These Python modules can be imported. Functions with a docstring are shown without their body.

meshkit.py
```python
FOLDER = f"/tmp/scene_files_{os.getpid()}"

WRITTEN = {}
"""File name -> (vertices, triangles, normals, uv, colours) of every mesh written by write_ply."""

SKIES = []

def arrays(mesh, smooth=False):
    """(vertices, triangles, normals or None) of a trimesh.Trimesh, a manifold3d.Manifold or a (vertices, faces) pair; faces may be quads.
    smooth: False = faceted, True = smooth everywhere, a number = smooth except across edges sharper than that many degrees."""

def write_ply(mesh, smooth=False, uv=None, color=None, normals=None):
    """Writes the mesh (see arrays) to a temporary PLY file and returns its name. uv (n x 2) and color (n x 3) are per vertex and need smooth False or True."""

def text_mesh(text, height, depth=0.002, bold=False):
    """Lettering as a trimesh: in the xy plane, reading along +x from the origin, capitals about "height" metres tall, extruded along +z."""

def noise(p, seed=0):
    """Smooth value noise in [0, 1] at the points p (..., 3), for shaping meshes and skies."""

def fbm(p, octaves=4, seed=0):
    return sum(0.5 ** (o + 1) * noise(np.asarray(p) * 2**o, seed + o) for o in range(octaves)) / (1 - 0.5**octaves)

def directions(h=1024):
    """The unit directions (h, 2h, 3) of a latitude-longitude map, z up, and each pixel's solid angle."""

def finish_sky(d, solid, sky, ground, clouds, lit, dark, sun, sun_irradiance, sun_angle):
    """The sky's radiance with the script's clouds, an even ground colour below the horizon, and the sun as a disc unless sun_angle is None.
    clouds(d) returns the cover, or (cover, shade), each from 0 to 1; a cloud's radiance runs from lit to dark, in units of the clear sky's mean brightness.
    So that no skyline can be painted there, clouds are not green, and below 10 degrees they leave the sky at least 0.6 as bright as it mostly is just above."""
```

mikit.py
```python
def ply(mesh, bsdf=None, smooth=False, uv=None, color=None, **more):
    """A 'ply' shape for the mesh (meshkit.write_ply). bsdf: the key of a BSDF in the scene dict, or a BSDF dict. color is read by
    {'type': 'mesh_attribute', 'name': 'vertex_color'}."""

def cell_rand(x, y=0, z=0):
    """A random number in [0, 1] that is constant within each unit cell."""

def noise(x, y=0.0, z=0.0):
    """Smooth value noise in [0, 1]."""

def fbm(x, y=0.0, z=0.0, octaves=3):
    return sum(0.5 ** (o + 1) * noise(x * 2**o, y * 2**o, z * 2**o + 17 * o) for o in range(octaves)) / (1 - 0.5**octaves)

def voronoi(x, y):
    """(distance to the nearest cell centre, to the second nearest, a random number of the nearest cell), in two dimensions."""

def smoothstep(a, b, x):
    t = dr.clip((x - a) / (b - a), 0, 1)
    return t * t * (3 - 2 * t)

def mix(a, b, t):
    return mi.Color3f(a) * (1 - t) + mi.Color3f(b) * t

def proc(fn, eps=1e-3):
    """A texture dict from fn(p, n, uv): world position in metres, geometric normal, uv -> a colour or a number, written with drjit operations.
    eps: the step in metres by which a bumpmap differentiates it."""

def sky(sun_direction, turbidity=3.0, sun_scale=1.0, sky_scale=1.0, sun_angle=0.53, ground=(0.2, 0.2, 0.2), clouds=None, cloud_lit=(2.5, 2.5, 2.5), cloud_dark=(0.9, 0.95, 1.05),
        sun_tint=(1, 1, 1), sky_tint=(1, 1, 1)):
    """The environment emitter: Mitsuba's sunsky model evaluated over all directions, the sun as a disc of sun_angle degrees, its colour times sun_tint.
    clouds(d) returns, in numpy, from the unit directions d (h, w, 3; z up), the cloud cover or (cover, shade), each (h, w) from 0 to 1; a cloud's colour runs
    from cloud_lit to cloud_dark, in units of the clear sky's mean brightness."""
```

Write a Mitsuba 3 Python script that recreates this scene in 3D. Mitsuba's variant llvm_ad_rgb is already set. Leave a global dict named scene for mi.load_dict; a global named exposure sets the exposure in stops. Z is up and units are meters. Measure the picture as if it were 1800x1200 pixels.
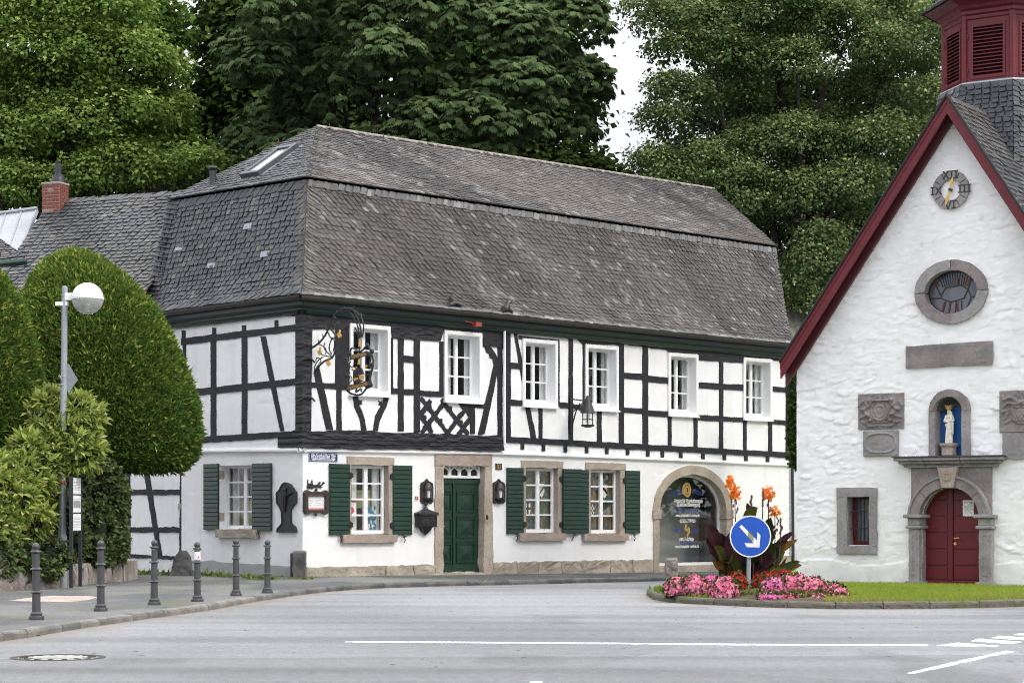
import math, random
import numpy as np
import trimesh, shapely
from shapely.geometry import Polygon, Point, box as sbox, LineString
from shapely.ops import unary_union
from shapely import affinity
import mitsuba as mi, drjit as dr, mikit, meshkit
from mikit import noise as pn, fbm as pf, cell_rand, voronoi, smoothstep, mix

T = mi.ScalarTransform4f
scene, labels = {}, {}

# ------------------------------------------------------------------ camera, sky, exposure
F, CX, CY, CAMZ = 3700.0, 900.0, 905.0, 1.39      # focal length and horizon of the 1800 x 1200 photograph
CAM = np.array([0, 0, CAMZ])
scene['camera'] = {'type': 'perspective', 'fov': math.degrees(2 * math.atan(900 / F)), 'fov_axis': 'x',
                   'to_world': T().look_at(origin=[0, 0, CAMZ], target=[0, 10, CAMZ], up=[0, 0, 1]),
                   'principal_point_offset_y': -(CY - 600) / 1200.0, 'near_clip': 0.5, 'far_clip': 4000.0}


def cloud_cover(d):
    z = np.maximum(d[..., 2], 0.05)
    q = np.stack([d[..., 0] / z * 0.8, d[..., 1] / z * 0.8, 0 * z], -1)
    # an overcast sky is about three times as bright overhead as at the horizon
    return np.ones(z.shape), np.clip(1 - d[..., 2] + 0.5 * (meshkit.fbm(q, 4, 5) - 0.5), 0, 1)


scene['sky'] = mikit.sky((0.74, -0.50, 0.85), turbidity=3.5, sun_scale=0.13, sun_angle=15, sun_tint=(0.86, 0.96, 1.10), clouds=cloud_cover,
                         cloud_lit=(2.50, 2.56, 2.68), cloud_dark=(0.90, 0.93, 0.99), ground=(0.18, 0.18, 0.18))
exposure = 3.52

# ------------------------------------------------------------------ bookkeeping helpers
COUNT = {}


def numbered(name):
    n = COUNT.get(name, 0)
    COUNT[name] = n + 1
    return name if n == 0 else f'{name}_{n:03d}'


def tag(key, label=None, cat=None, group=None, kind=None):
    d = labels.setdefault(key, {})
    for k, v in (('label', label), ('category', cat), ('group', group), ('kind', kind)):
        if v:
            d[k] = v
    return key


def thing(name, label, cat, group=None):
    return tag(numbered(name), label, cat, group)


def put(name, mesh, mat, parent=None, smooth=False, color=None, label=None, cat=None, group=None, kind=None):
    key = numbered((parent + '__' if parent else '') + name)
    if isinstance(mesh, (list,)):
        mesh = trimesh.util.concatenate(mesh)
        if name == 'roof':
            mesh.merge_vertices()
    scene[key] = mikit.ply(mesh, mat, smooth=smooth, color=color)
    if label or cat or group or kind:
        tag(key, label, cat, group, kind)
    return key


def cat_(ms):
    return trimesh.util.concatenate([m for m in ms if m is not None])


# ------------------------------------------------------------------ geometry helpers
class Wall:
    """An upright plane: origin o, horizontal direction d (to the right as seen from outside), outward normal n. Local axes x=d, y=up, z=n."""

    def __init__(self, o, ang):
        self.o = np.array([o[0], o[1], 0.0])
        self.d = np.array([math.cos(ang), math.sin(ang), 0.0])
        self.n = np.array([self.d[1], -self.d[0], 0.0])
        self.M = np.eye(4)
        self.M[:3, 0], self.M[:3, 1], self.M[:3, 2], self.M[:3, 3] = self.d, [0, 0, 1], self.n, self.o

    def px(self, x, y, off=0.0):
        r = np.array([(x - CX) / F, 1.0, (CY - y) / F])
        k = (self.o + off * self.n - CAM) @ self.n / (r @ self.n)
        p = CAM + k * r - self.o
        return np.array([p @ self.d, p[2]])

    def poly(self, pts, off=0.0):
        return Polygon([self.px(x, y, off) for x, y in pts])

    def rect(self, x0, y0, x1, y1, off=0.0):
        """Upright rectangle (s0, z0, s1, z1) from two opposite corners in the photograph."""
        xm, ym = (x0 + x1) / 2, (y0 + y1) / 2
        a, b, c, d = self.px(x0, ym, off)[0], self.px(x1, ym, off)[0], self.px(xm, y1, off)[1], self.px(xm, y0, off)[1]
        return a, c, b, d

    def w(self, s, z, off=0.0):
        return self.o + self.d * s + np.array([0, 0, z]) + self.n * off

    def place(self, mesh):
        mesh = mesh.copy()
        mesh.apply_transform(self.M)
        return mesh

    def ex(self, poly, o0, o1):
        return self.place(extrude(poly, o0, o1))

    def bx(self, s0, z0, s1, z1, o0, o1):
        return self.place(box((s0, z0, o0), (s1, z1, o1)))


def extrude(poly, z0, z1):
    geoms = getattr(poly, 'geoms', [poly])
    out = []
    for g in geoms:
        if g.area < 1e-6:
            continue
        m = trimesh.creation.extrude_polygon(shapely.geometry.polygon.orient(g), z1 - z0, engine='earcut')
        m.apply_translation([0, 0, z0])
        out.append(m)
    return trimesh.util.concatenate(out)


def box(lo, hi):
    lo, hi = np.minimum(lo, hi), np.maximum(lo, hi)
    return trimesh.creation.box(extents=hi - lo, transform=trimesh.transformations.translation_matrix((np.array(lo) + hi) / 2))


def chamfer_box(lo, hi, c):
    lo, hi = np.array(np.minimum(lo, hi), float), np.array(np.maximum(lo, hi), float)
    pts = []
    for k in range(3):
        for sx in (0, 1):
            for sy in (0, 1):
                for sz in (0, 1):
                    p = np.where([sx, sy, sz], hi, lo).astype(float)
                    for j in range(3):
                        if j != k:
                            p[j] += c if (sx, sy, sz)[j] == 0 else -c
                    pts.append(p)
    return trimesh.convex.convex_hull(np.array(pts))


def rot(axis, deg, point=None):
    return trimesh.transformations.rotation_matrix(math.radians(deg), axis, point)


def moved(m, t):
    m = m.copy()
    m.apply_translation(t)
    return m


def tfm(m, M):
    m = m.copy()
    m.apply_transform(M)
    return m


def tube(pts, r, sides=6, closed_ends=True):
    pts = np.array(pts, float)
    n = len(pts)
    rr = np.full(n, r) if np.isscalar(r) else np.array(r, float)
    tang = np.gradient(pts, axis=0)
    tang /= np.linalg.norm(tang, axis=1, keepdims=True) + 1e-12
    ref = np.array([0, 0, 1.0]) if abs(tang[0][2]) < 0.9 else np.array([1.0, 0, 0])
    V, Fc = [], []
    a = np.linspace(0, 2 * np.pi, sides, endpoint=False)
    nrm = np.cross(tang[0], ref)
    nrm /= np.linalg.norm(nrm)
    for i in range(n):
        nrm = nrm - tang[i] * (nrm @ tang[i])
        nrm /= np.linalg.norm(nrm) + 1e-12
        b = np.cross(tang[i], nrm)
        V.append(pts[i] + rr[i] * (np.cos(a)[:, None] * nrm + np.sin(a)[:, None] * b))
    V = np.vstack(V)
    for i in range(n - 1):
        for k in range(sides):
            p, q = i * sides + k, i * sides + (k + 1) % sides
            Fc += [[p, q, q + sides], [p, q + sides, p + sides]]
    if closed_ends:
        V = np.vstack([V, pts[0], pts[-1]])
        c0, c1 = len(V) - 2, len(V) - 1
        for k in range(sides):
            Fc += [[c0, (k + 1) % sides, k], [c1, (n - 1) * sides + k, (n - 1) * sides + (k + 1) % sides]]
    return trimesh.Trimesh(V, np.array(Fc), process=False)


def lathe(profile, n=24):
    m = trimesh.creation.revolve(np.array(profile, float), sections=n)
    return m


def spline(pts, n=24):
    from scipy.interpolate import CubicSpline
    pts = np.array(pts, float)
    t = np.concatenate([[0], np.cumsum(np.linalg.norm(np.diff(pts, axis=0), axis=1))])
    return CubicSpline(t, pts)(np.linspace(0, t[-1], n))


def wobble(poly, amp=0.006, step=0.12, seed=0):
    """The outline subdivided and moved a little, as hand-cut timber and stone are."""
    rng = np.random.default_rng(seed)
    out = []
    for g in getattr(poly, 'geoms', [poly]):
        def ring(r):
            r = shapely.segmentize(LineString(r.coords), step)
            c = np.array(r.coords)[:-1]
            c = c + rng.normal(0, amp, c.shape)
            return c
        out.append(Polygon(ring(g.exterior), [ring(i) for i in g.interiors]).buffer(0))
    return unary_union(out)


def bar(p, q, w):
    """A straight bar of width w between two local points, as a polygon."""
    return LineString([p, q]).buffer(w / 2, cap_style='flat')


def stripw(pts, w):
    return LineString(pts).buffer(w / 2, cap_style='flat', join_style='round')


def text(wall, s, z, txt, h, off, width=None, depth=0.004, bold=False, center=True, tilt=0.0):
    m = meshkit.text_mesh(txt, h, depth, bold)
    b = m.bounds
    if width:
        m.apply_scale([width / (b[1][0] - b[0][0]), 1, 1])
        b = m.bounds
    m.apply_translation([-(b[0][0] + b[1][0]) / 2 if center else 0, -h / 2, 0])
    if tilt:
        m.apply_transform(rot([0, 0, 1], tilt))
    m.apply_translation([s, z, off])
    return wall.place(m)


def ground_px(x, y, z=0.0):
    k = (CAMZ - z) * F / (y - CY)
    return np.array([(x - CX) / F * k, k, z])


def at(x, y, Y):
    return np.array([(x - CX) / F * Y, Y, CAMZ + (CY - y) / F * Y])


# the two street walls of the house, its corner, and the chapel's front
A0 = math.radians(45)
C = np.array([(532 - CX) / F * 44.5, 44.5])
FR = Wall(C, A0)                      # front, s runs from the corner to the right
LE = Wall(C, A0 - math.pi / 2)        # left side, s is negative, 0 at the corner
CH = Wall([(1400 - CX) / F * 42.0, 42.0], math.radians(-33))
PAVE = 0.09


def gz(x, y):
    """Height of the ground: the street falls a little along the front of the house."""
    s = (np.asarray(x) - C[0]) * FR.d[0] + (np.asarray(y) - C[1]) * FR.d[1]
    t = np.clip(s / 16.8, 0, 1)
    return -0.19 * t


# ------------------------------------------------------------------ materials
def rgb(*c):
    return {'type': 'rgb', 'value': list(c)}


def srgb(r, g, b):
    return [((v / 255) / 12.92 if v / 255 < 0.04045 else ((v / 255 + 0.055) / 1.055) ** 2.4) for v in (r, g, b)]


def mat(name, color, rough=0.6, bump=None, bscale=0.01, eps=1e-3, two=True, **more):
    col = color if isinstance(color, dict) else (mikit.proc(color) if callable(color) else rgb(*color))
    b = {'type': 'principled', 'base_color': col, 'roughness': rough, **more}
    if bump:
        b = {'type': 'bumpmap', 'arbitrary': mikit.proc(bump, eps), 'scale': bscale, 'nested': b}
    scene[name] = {'type': 'twosided', 'nested': b} if two else b
    return name


def plaster_bump(p, n, uv):
    h = p.x - p.y
    q = p.x + p.y
    return pf(q * 5 + h * 2, p.z * 9 - q * 2, h * 5, octaves=3)


def plaster_col(p, n, uv):
    t = pf((p.x + p.y) * 0.7, p.z * 1.1, (p.x - p.y) * 0.7, octaves=3)
    g = pf((p.x + p.y) * 6, p.z * 7, (p.x - p.y) * 6, octaves=2)
    low = smoothstep(0.9, 0.15, p.z + 0.5 * t)
    c = mix((0.83, 0.83, 0.84), (0.74, 0.74, 0.75), smoothstep(0.45, 0.8, t) * 0.5 + 0.25 * g)
    run = pf((p.x + p.y) * 3.5, p.z * 0.4, (p.x - p.y) * 3.5, octaves=3)
    c = c * (1 - 0.06 * smoothstep(0.50, 0.75, run))
    return mix(c, (0.50, 0.48, 0.44), low * 0.30)


mat('white_plaster', plaster_col, 0.9, plaster_bump, 0.022, 4e-3, specular=0.2)


def rubble_col(p, n, uv):
    t = pf((p.x + p.y) * 0.8, p.z * 0.5, (p.x - p.y) * 0.8, octaves=3)
    s = pf((p.x - p.y) * 3.0, p.z * 7, 3.0, octaves=3)
    c = mix((0.80, 0.795, 0.80), (0.66, 0.65, 0.66), smoothstep(0.5, 0.75, t) * 0.45)
    c = mix(c, (0.52, 0.48, 0.42), smoothstep(0.70, 0.82, s) * 0.35)
    g2 = pf((p.x - p.y) * 9, p.z * 16, 5.0, octaves=2)
    c = c * (0.95 + 0.10 * g2)
    foot = smoothstep(0.75, 0.05, p.z + 0.7 * (pf((p.x - p.y) * 2.5, p.z * 3, 6.0, octaves=3) - 0.4))
    return mix(c, (0.40, 0.385, 0.36), 0.38 * foot)


def rubble_bump(p, n, uv):
    h = (p.x - p.y) * 1.0
    return pf(h * 7, p.z * 12, 0.0, octaves=3)


mat('rubble_plaster', rubble_col, 0.9, rubble_bump, 0.016, 4e-3, specular=0.2)
mat('grey_plaster', lambda p, n, uv: mix((0.30, 0.31, 0.31), (0.40, 0.41, 0.40), pf(p.x * 2, p.z * 3, p.y * 2)), 0.9, plaster_bump, 0.04, 4e-3)


def timber_col(p, n, uv):
    g = pf((p.x + p.y) * 9, p.z * 9, (p.x - p.y) * 9, octaves=3)
    return mix((0.009, 0.009, 0.012), (0.023, 0.023, 0.029), g)


def timber_bump(p, n, uv):
    return pf((p.x + p.y) * 8, p.z * 22, (p.x - p.y) * 8, octaves=3)


mat('black_timber', timber_col, 0.55, timber_bump, 0.014, 3e-3, specular=0.35)
mat('carved_timber', timber_col, 0.5, lambda p, n, uv: pf((p.x + p.y) * 4, p.z * 16, 2.0, octaves=4), 0.05, 3e-3, specular=0.4)
mat('white_paint', (0.80, 0.80, 0.81), 0.45, specular=0.4)
mat('green_paint', lambda p, n, uv: mix((0.007, 0.027, 0.019), (0.012, 0.040, 0.028), pf((p.x + p.y) * 4, p.z * 14, 1.0)), 0.38, specular=0.5)
mat('dark_green_paint', (0.008, 0.024, 0.022), 0.45)
mat('red_line_paint', (0.10, 0.012, 0.014), 0.5)
mat('fire_red', (0.33, 0.045, 0.04), 0.5)


def red_wood(p, n, uv):
    t = pf((p.x + p.y) * 2, p.z * 12, (p.x - p.y) * 2, octaves=3)
    return mix((0.095, 0.007, 0.012), (0.140, 0.013, 0.020), t)


mat('red_paint', red_wood, 0.42, specular=0.4)
mat('dark_red_paint', (0.07, 0.008, 0.013), 0.55)


def sandstone(a, b, s):
    def f(p, n, uv):
        t = pf(p.x * 3 + s, p.z * 3, p.y * 3, octaves=3)
        g = pf(p.x * 28, p.z * 28 + s, p.y * 28, octaves=2)
        c = mix(a, b, smoothstep(0.3, 0.7, t))
        return c * (0.72 + 0.56 * g)
    return f


def stone_bump(p, n, uv):
    return pf(p.x * 16, p.z * 16, p.y * 16, octaves=3)


mat('tan_stone', sandstone((0.33, 0.275, 0.225), (0.40, 0.345, 0.29), 0), 0.9, stone_bump, 0.02, 3e-3)
mat('tan_stone_b', sandstone((0.30, 0.255, 0.215), (0.35, 0.30, 0.26), 5), 0.9, stone_bump, 0.02, 3e-3)
mat('pink_stone', sandstone((0.30, 0.24, 0.205), (0.35, 0.285, 0.245), 9), 0.9, stone_bump, 0.02, 3e-3)
mat('plinth_stone', sandstone((0.30, 0.265, 0.215), (0.40, 0.355, 0.29), 3), 0.95, stone_bump, 0.05, 3e-3)
mat('grey_stone', sandstone((0.22, 0.205, 0.205), (0.285, 0.265, 0.265), 2), 0.9, stone_bump, 0.02, 3e-3)
mat('mauve_stone', sandstone((0.185, 0.160, 0.157), (0.245, 0.213, 0.208), 7), 0.9, stone_bump, 0.025, 3e-3)
mat('dark_stone', sandstone((0.075, 0.073, 0.075), (0.13, 0.125, 0.12), 4), 0.9, stone_bump, 0.03, 3e-3)
mat('basalt', sandstone((0.055, 0.055, 0.058), (0.11, 0.11, 0.11), 6), 0.85, stone_bump, 0.04, 3e-3)


def mossy(p, n, uv):
    t = pf(p.x * 3, p.z * 8, p.y * 3, octaves=3)
    g = pf(p.x * 30, p.z * 30, p.y * 30, octaves=2)
    c = mix((0.075, 0.068, 0.056), (0.145, 0.135, 0.115), g)
    return mix(c, (0.07, 0.085, 0.025), smoothstep(0.52, 0.68, t) * 0.6)


mat('mossy_kerb', mossy, 0.95, stone_bump, 0.04, 3e-3)
mat('kerb_stone', sandstone((0.135, 0.125, 0.113), (0.185, 0.172, 0.158), 8), 0.9, stone_bump, 0.02, 3e-3)
mat('kerb_stone_b', sandstone((0.11, 0.105, 0.097), (0.155, 0.146, 0.137), 12), 0.9, stone_bump, 0.02, 3e-3)
mat('wall_stone', sandstone((0.15, 0.13, 0.115), (0.27, 0.24, 0.22), 14), 0.95, lambda p, n, uv: pf(p.x * 9, p.z * 9, p.y * 9, octaves=3), 0.1, 4e-3)
mat('soil', sandstone((0.045, 0.033, 0.022), (0.09, 0.065, 0.045), 1), 1.0, stone_bump, 0.05, 3e-3)


def road_col(p, n, uv):
    big = pf(p.x * 0.22, p.y * 0.12, 1.0, octaves=3)
    lane = pf(p.x * 0.06 + p.y * 0.02, p.y * 0.9, 5.0, octaves=3)
    g = pn(p.x * 55, p.y * 55, 0.0)
    g2 = pn(p.x * 17, p.y * 9, 3.0)
    # a long repair seam with a slightly darker strip on the near side
    seam_y = 20.6 + 0.05 * (p.x - 1) + 0.25 * pn(p.x * 0.4, 0.0, 2.0)
    near = smoothstep(seam_y + 0.02, seam_y - 0.02, p.y)
    c = mix((0.142, 0.143, 0.149), (0.222, 0.223, 0.231), smoothstep(0.30, 0.70, 0.6 * big + 0.4 * lane))
    c = c * (0.80 + 0.26 * g + 0.14 * g2) * (1 - 0.15 * near)
    crack = dr.abs(p.y - seam_y) < 0.025
    crack &= pn(p.x * 3.0, 1.0, 4.0) > 0.30
    c = dr.select(crack, c * 0.78, c)
    v = pf(p.x * 0.5, p.y * 0.5, 9.0, octaves=4)
    big2 = voronoi(p.x * 0.16 + 3.0, p.y * 0.22 + 1.0)[2]
    c = c * (0.93 + 0.14 * big2)
    thin = dr.abs(v - 0.5) < 0.003
    c = dr.select(thin & (pn(p.x * 0.3, p.y * 0.3, 4.0) > 0.62), c * 0.74, c)
    dd = mi.Float(9.0)
    for (ax, ay, bx, by) in KERB_SEGS:
        ux, uy = bx - ax, by - ay
        t = dr.clip(((p.x - ax) * ux + (p.y - ay) * uy) / (ux * ux + uy * uy), 0, 1)
        dd = dr.minimum(dd, dr.sqrt(dr.square(p.x - ax - t * ux) + dr.square(p.y - ay - t * uy)))
    dirt = smoothstep(0.55, 0.02, dd + 0.5 * (pf(p.x * 2.2, p.y * 2.2, 3.0, octaves=3) - 0.5))
    c = mix(c, (0.185, 0.160, 0.130), 0.65 * dirt)
    tr = dr.abs(dr.sin(p.y * 1.9 + 0.10 * p.x + 1.2 * pn(p.x * 0.12, 1.0, 8.0)))
    c = c * (1 - 0.07 * smoothstep(0.75, 1.0, tr))
    oil = smoothstep(0.70, 0.80, pf(p.x * 0.8, p.y * 0.35, 21.0, octaves=3))
    c = c * (1 - 0.16 * oil)
    spots = cell_rand(dr.floor(p.x * 22), dr.floor(p.y * 9), 1) > 0.9988
    return dr.select(spots, c * 0.45, c)


mat('asphalt', road_col, 0.9, lambda p, n, uv: pn(p.x * 60, p.y * 60, 0.0), 0.010, 3e-3, specular=0.25)


def pave_col(p, n, uv):
    big = pf(p.x * 0.9, p.y * 0.5, 1.0, octaves=3)
    g = pn(p.x * 40, p.y * 40, 0.0)
    c = mix((0.068, 0.069, 0.072), (0.118, 0.116, 0.114), smoothstep(0.3, 0.7, big)) * (0.8 + 0.4 * g)
    moss = smoothstep(0.60, 0.72, pf(p.x * 1.6, p.y * 1.2, 7.0, octaves=3))
    c = mix(c, (0.105, 0.115, 0.055), moss * 0.45)
    # the footway gets darker asphalt in front of the house
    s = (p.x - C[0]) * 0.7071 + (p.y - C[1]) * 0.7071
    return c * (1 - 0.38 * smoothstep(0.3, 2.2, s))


mat('paving', pave_col, 0.95, lambda p, n, uv: pn(p.x * 30, p.y * 30, 0.0), 0.012, 3e-3)
mat('sand_patch', sandstone((0.21, 0.175, 0.15), (0.26, 0.225, 0.20), 0), 1.0)


def marking(p, n, uv):
    w = pf(p.x * 9, p.y * 5, 0.0, octaves=3)
    return mix((0.52, 0.52, 0.51), (0.29, 0.29, 0.29), smoothstep(0.48, 0.68, w))


mat('road_paint', marking, 0.7)
VC = {'type': 'mesh_attribute', 'name': 'vertex_color'}
mat('slate', VC, 0.55, lambda p, n, uv: pf(p.x * 14, p.z * 14, p.y * 14, octaves=2), 0.015, 3e-3, specular=0.45)
mat('roof_underlay', (0.025, 0.025, 0.027), 0.9)
mat('roof_tile', sandstone((0.10, 0.098, 0.10), (0.16, 0.15, 0.12), 3), 0.7)
mat('zinc', (0.27, 0.29, 0.32), 0.45, metallic=0.35, specular=0.5)
mat('seam_metal', (0.34, 0.36, 0.385), 0.5, metallic=0.1, specular=0.5)
mat('gutter_brown', lambda p, n, uv: mix((0.040, 0.036, 0.034), (0.065, 0.058, 0.052), pf((p.x + p.y) * 5, p.z * 9, 1.0)), 0.5, metallic=0.3)
mat('iron_black', (0.018, 0.018, 0.021), 0.42, specular=0.5)
mat('iron_brown', (0.055, 0.045, 0.040), 0.5, metallic=0.4)
mat('gold_leaf', (0.62, 0.38, 0.11), 0.35, metallic=0.5)
mat('bollard_grey', lambda p, n, uv: mix((0.050, 0.050, 0.056), (0.078, 0.078, 0.084), pf(p.x * 12, p.z * 8, p.y * 12)), 0.42, metallic=0.25)
mat('galvanised', lambda p, n, uv: mix((0.26, 0.29, 0.32), (0.36, 0.39, 0.42), pf(p.x * 20, p.z * 6, p.y * 20)), 0.5, metallic=0.4)
mat('dark_post', (0.025, 0.028, 0.035), 0.45)
mat('panel_white', (0.72, 0.72, 0.73), 0.35)
mat('ink_grey', (0.25, 0.25, 0.26), 0.6)
mat('ink_red', (0.55, 0.03, 0.03), 0.6)
mat('ink_blue', (0.02, 0.045, 0.24), 0.6)
mat('sign_blue', (0.006, 0.075, 0.43), 0.35, specular=0.5)
mat('street_blue', (0.012, 0.018, 0.13), 0.35, specular=0.5)
mat('niche_blue', (0.015, 0.105, 0.36), 0.6)
mat('sign_back', (0.20, 0.23, 0.25), 0.5, metallic=0.3)
mat('sticker_grey', (0.25, 0.25, 0.17), 0.6)
mat('statue_stone', sandstone((0.70, 0.66, 0.58), (0.78, 0.74, 0.67), 0), 0.7)
mat('curtain', lambda p, n, uv: mix((0.62, 0.64, 0.64), (0.75, 0.76, 0.75), pn((p.x + p.y) * 40, 1.0, 0.0)), 0.9)
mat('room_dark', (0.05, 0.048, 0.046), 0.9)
mat('shop_grey', lambda p, n, uv: mix((0.11, 0.13, 0.12), (0.27, 0.29, 0.28), smoothstep(0.35, 0.65, pf(p.x * 0.9, p.z * 0.5, p.y * 0.9))), 0.7)
mat('brick_red', sandstone((0.13, 0.040, 0.030), (0.20, 0.065, 0.048), 0), 0.9)
mat('brick_dark', sandstone((0.12, 0.038, 0.032), (0.18, 0.06, 0.05), 4), 0.9)
mat('brick_pale', sandstone((0.26, 0.20, 0.18), (0.30, 0.15, 0.12), 4), 0.9)
mat('mortar', (0.28, 0.25, 0.23), 0.95)
mat('lamp_white', (0.70, 0.70, 0.70), 0.25, clearcoat=0.3)
mat('sash_yellow', (0.60, 0.48, 0.06), 0.6)
mat('bark', sandstone((0.022, 0.019, 0.016), (0.045, 0.04, 0.034), 0), 0.95, stone_bump, 0.08, 4e-3)
scene['glass'] = {'type': 'thindielectric', 'int_ior': 1.5}


def stained(p, n, uv):
    a = (p.x + p.y) * 0.7071 / 0.075
    r = cell_rand(dr.floor(a), dr.floor(p.z / 0.28 + cell_rand(dr.floor(a), 3, 0) * 0.5), 2)
    c = mix((0.16, 0.115, 0.04), (0.035, 0.10, 0.10), smoothstep(0.25, 0.45, r))
    c = mix(c, (0.07, 0.09, 0.03), smoothstep(0.5, 0.6, r))
    c = mix(c, (0.05, 0.06, 0.075), smoothstep(0.72, 0.8, r))
    f = a - dr.floor(a)
    return c * dr.select((f < 0.10), 0.25, 1.0)


mat('stained_glass', stained, 0.25, specular=0.5)


def leaded(p, n, uv):
    d1, d2, r = voronoi((p.x - p.y) * 2.0, p.z * 2.4)
    c = mix((0.075, 0.082, 0.10), (0.15, 0.155, 0.18), r)
    c = mix(c, (0.055, 0.095, 0.16), smoothstep(0.80, 0.86, r))
    return c


mat('oval_glass', leaded, 0.2, specular=0.6)


def leafmat(name, trans=0.35, rough=0.55, spec=0.35):
    scene[name] = {'type': 'principledthin', 'base_color': VC, 'roughness': rough, 'diff_trans': trans, 'spec_trans': 0.0, 'eta': 1.4}


leafmat('leaf', 0.55)
leafmat('leaf_dark', 0.35, 0.5)
leafmat('petal', 0.6, 0.7)
leafmat('needle', 0.3, 0.6)
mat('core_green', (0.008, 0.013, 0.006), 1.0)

# ------------------------------------------------------------------ the ground
def gpx(x, y, h=0.0):
    z = h
    for _ in range(6):
        p = ground_px(x, y, z)
        z = h + float(gz(p[0], p[1]))
    return np.array([p[0], p[1]])


def axis(lo, hi, near, step):
    return np.unique(np.concatenate([np.linspace(lo, near[0], 6), np.arange(near[0], near[1] + 1e-6, step), np.linspace(near[1], hi, 6)]))


def sheet(xs, ys, fz):
    X, Y = np.meshgrid(xs, ys)
    V = np.stack([X, Y, fz(X, Y)], -1).reshape(-1, 3)
    n, m = len(xs), len(ys)
    i = (np.arange(m - 1)[:, None] * n + np.arange(n - 1)).ravel()
    Fc = np.vstack([np.stack([i, i + 1, i + n + 1], 1), np.stack([i, i + n + 1, i + n], 1)])
    return trimesh.Trimesh(V, Fc, process=False)


put('ground', sheet(np.linspace(-1500, 1500, 3), np.linspace(-1500, 1500, 3), lambda x, y: -0.6 + 0 * x), 'soil', kind='structure')
put('road', sheet(axis(-80, 80, (-12, 16), 1.0), axis(-60, 160, (10, 70), 1.0), lambda x, y: gz(x, y)), 'asphalt', kind='structure')

S_of = lambda x, y: (np.asarray(x) - C[0]) * FR.d[0] + (np.asarray(y) - C[1]) * FR.d[1]


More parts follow.
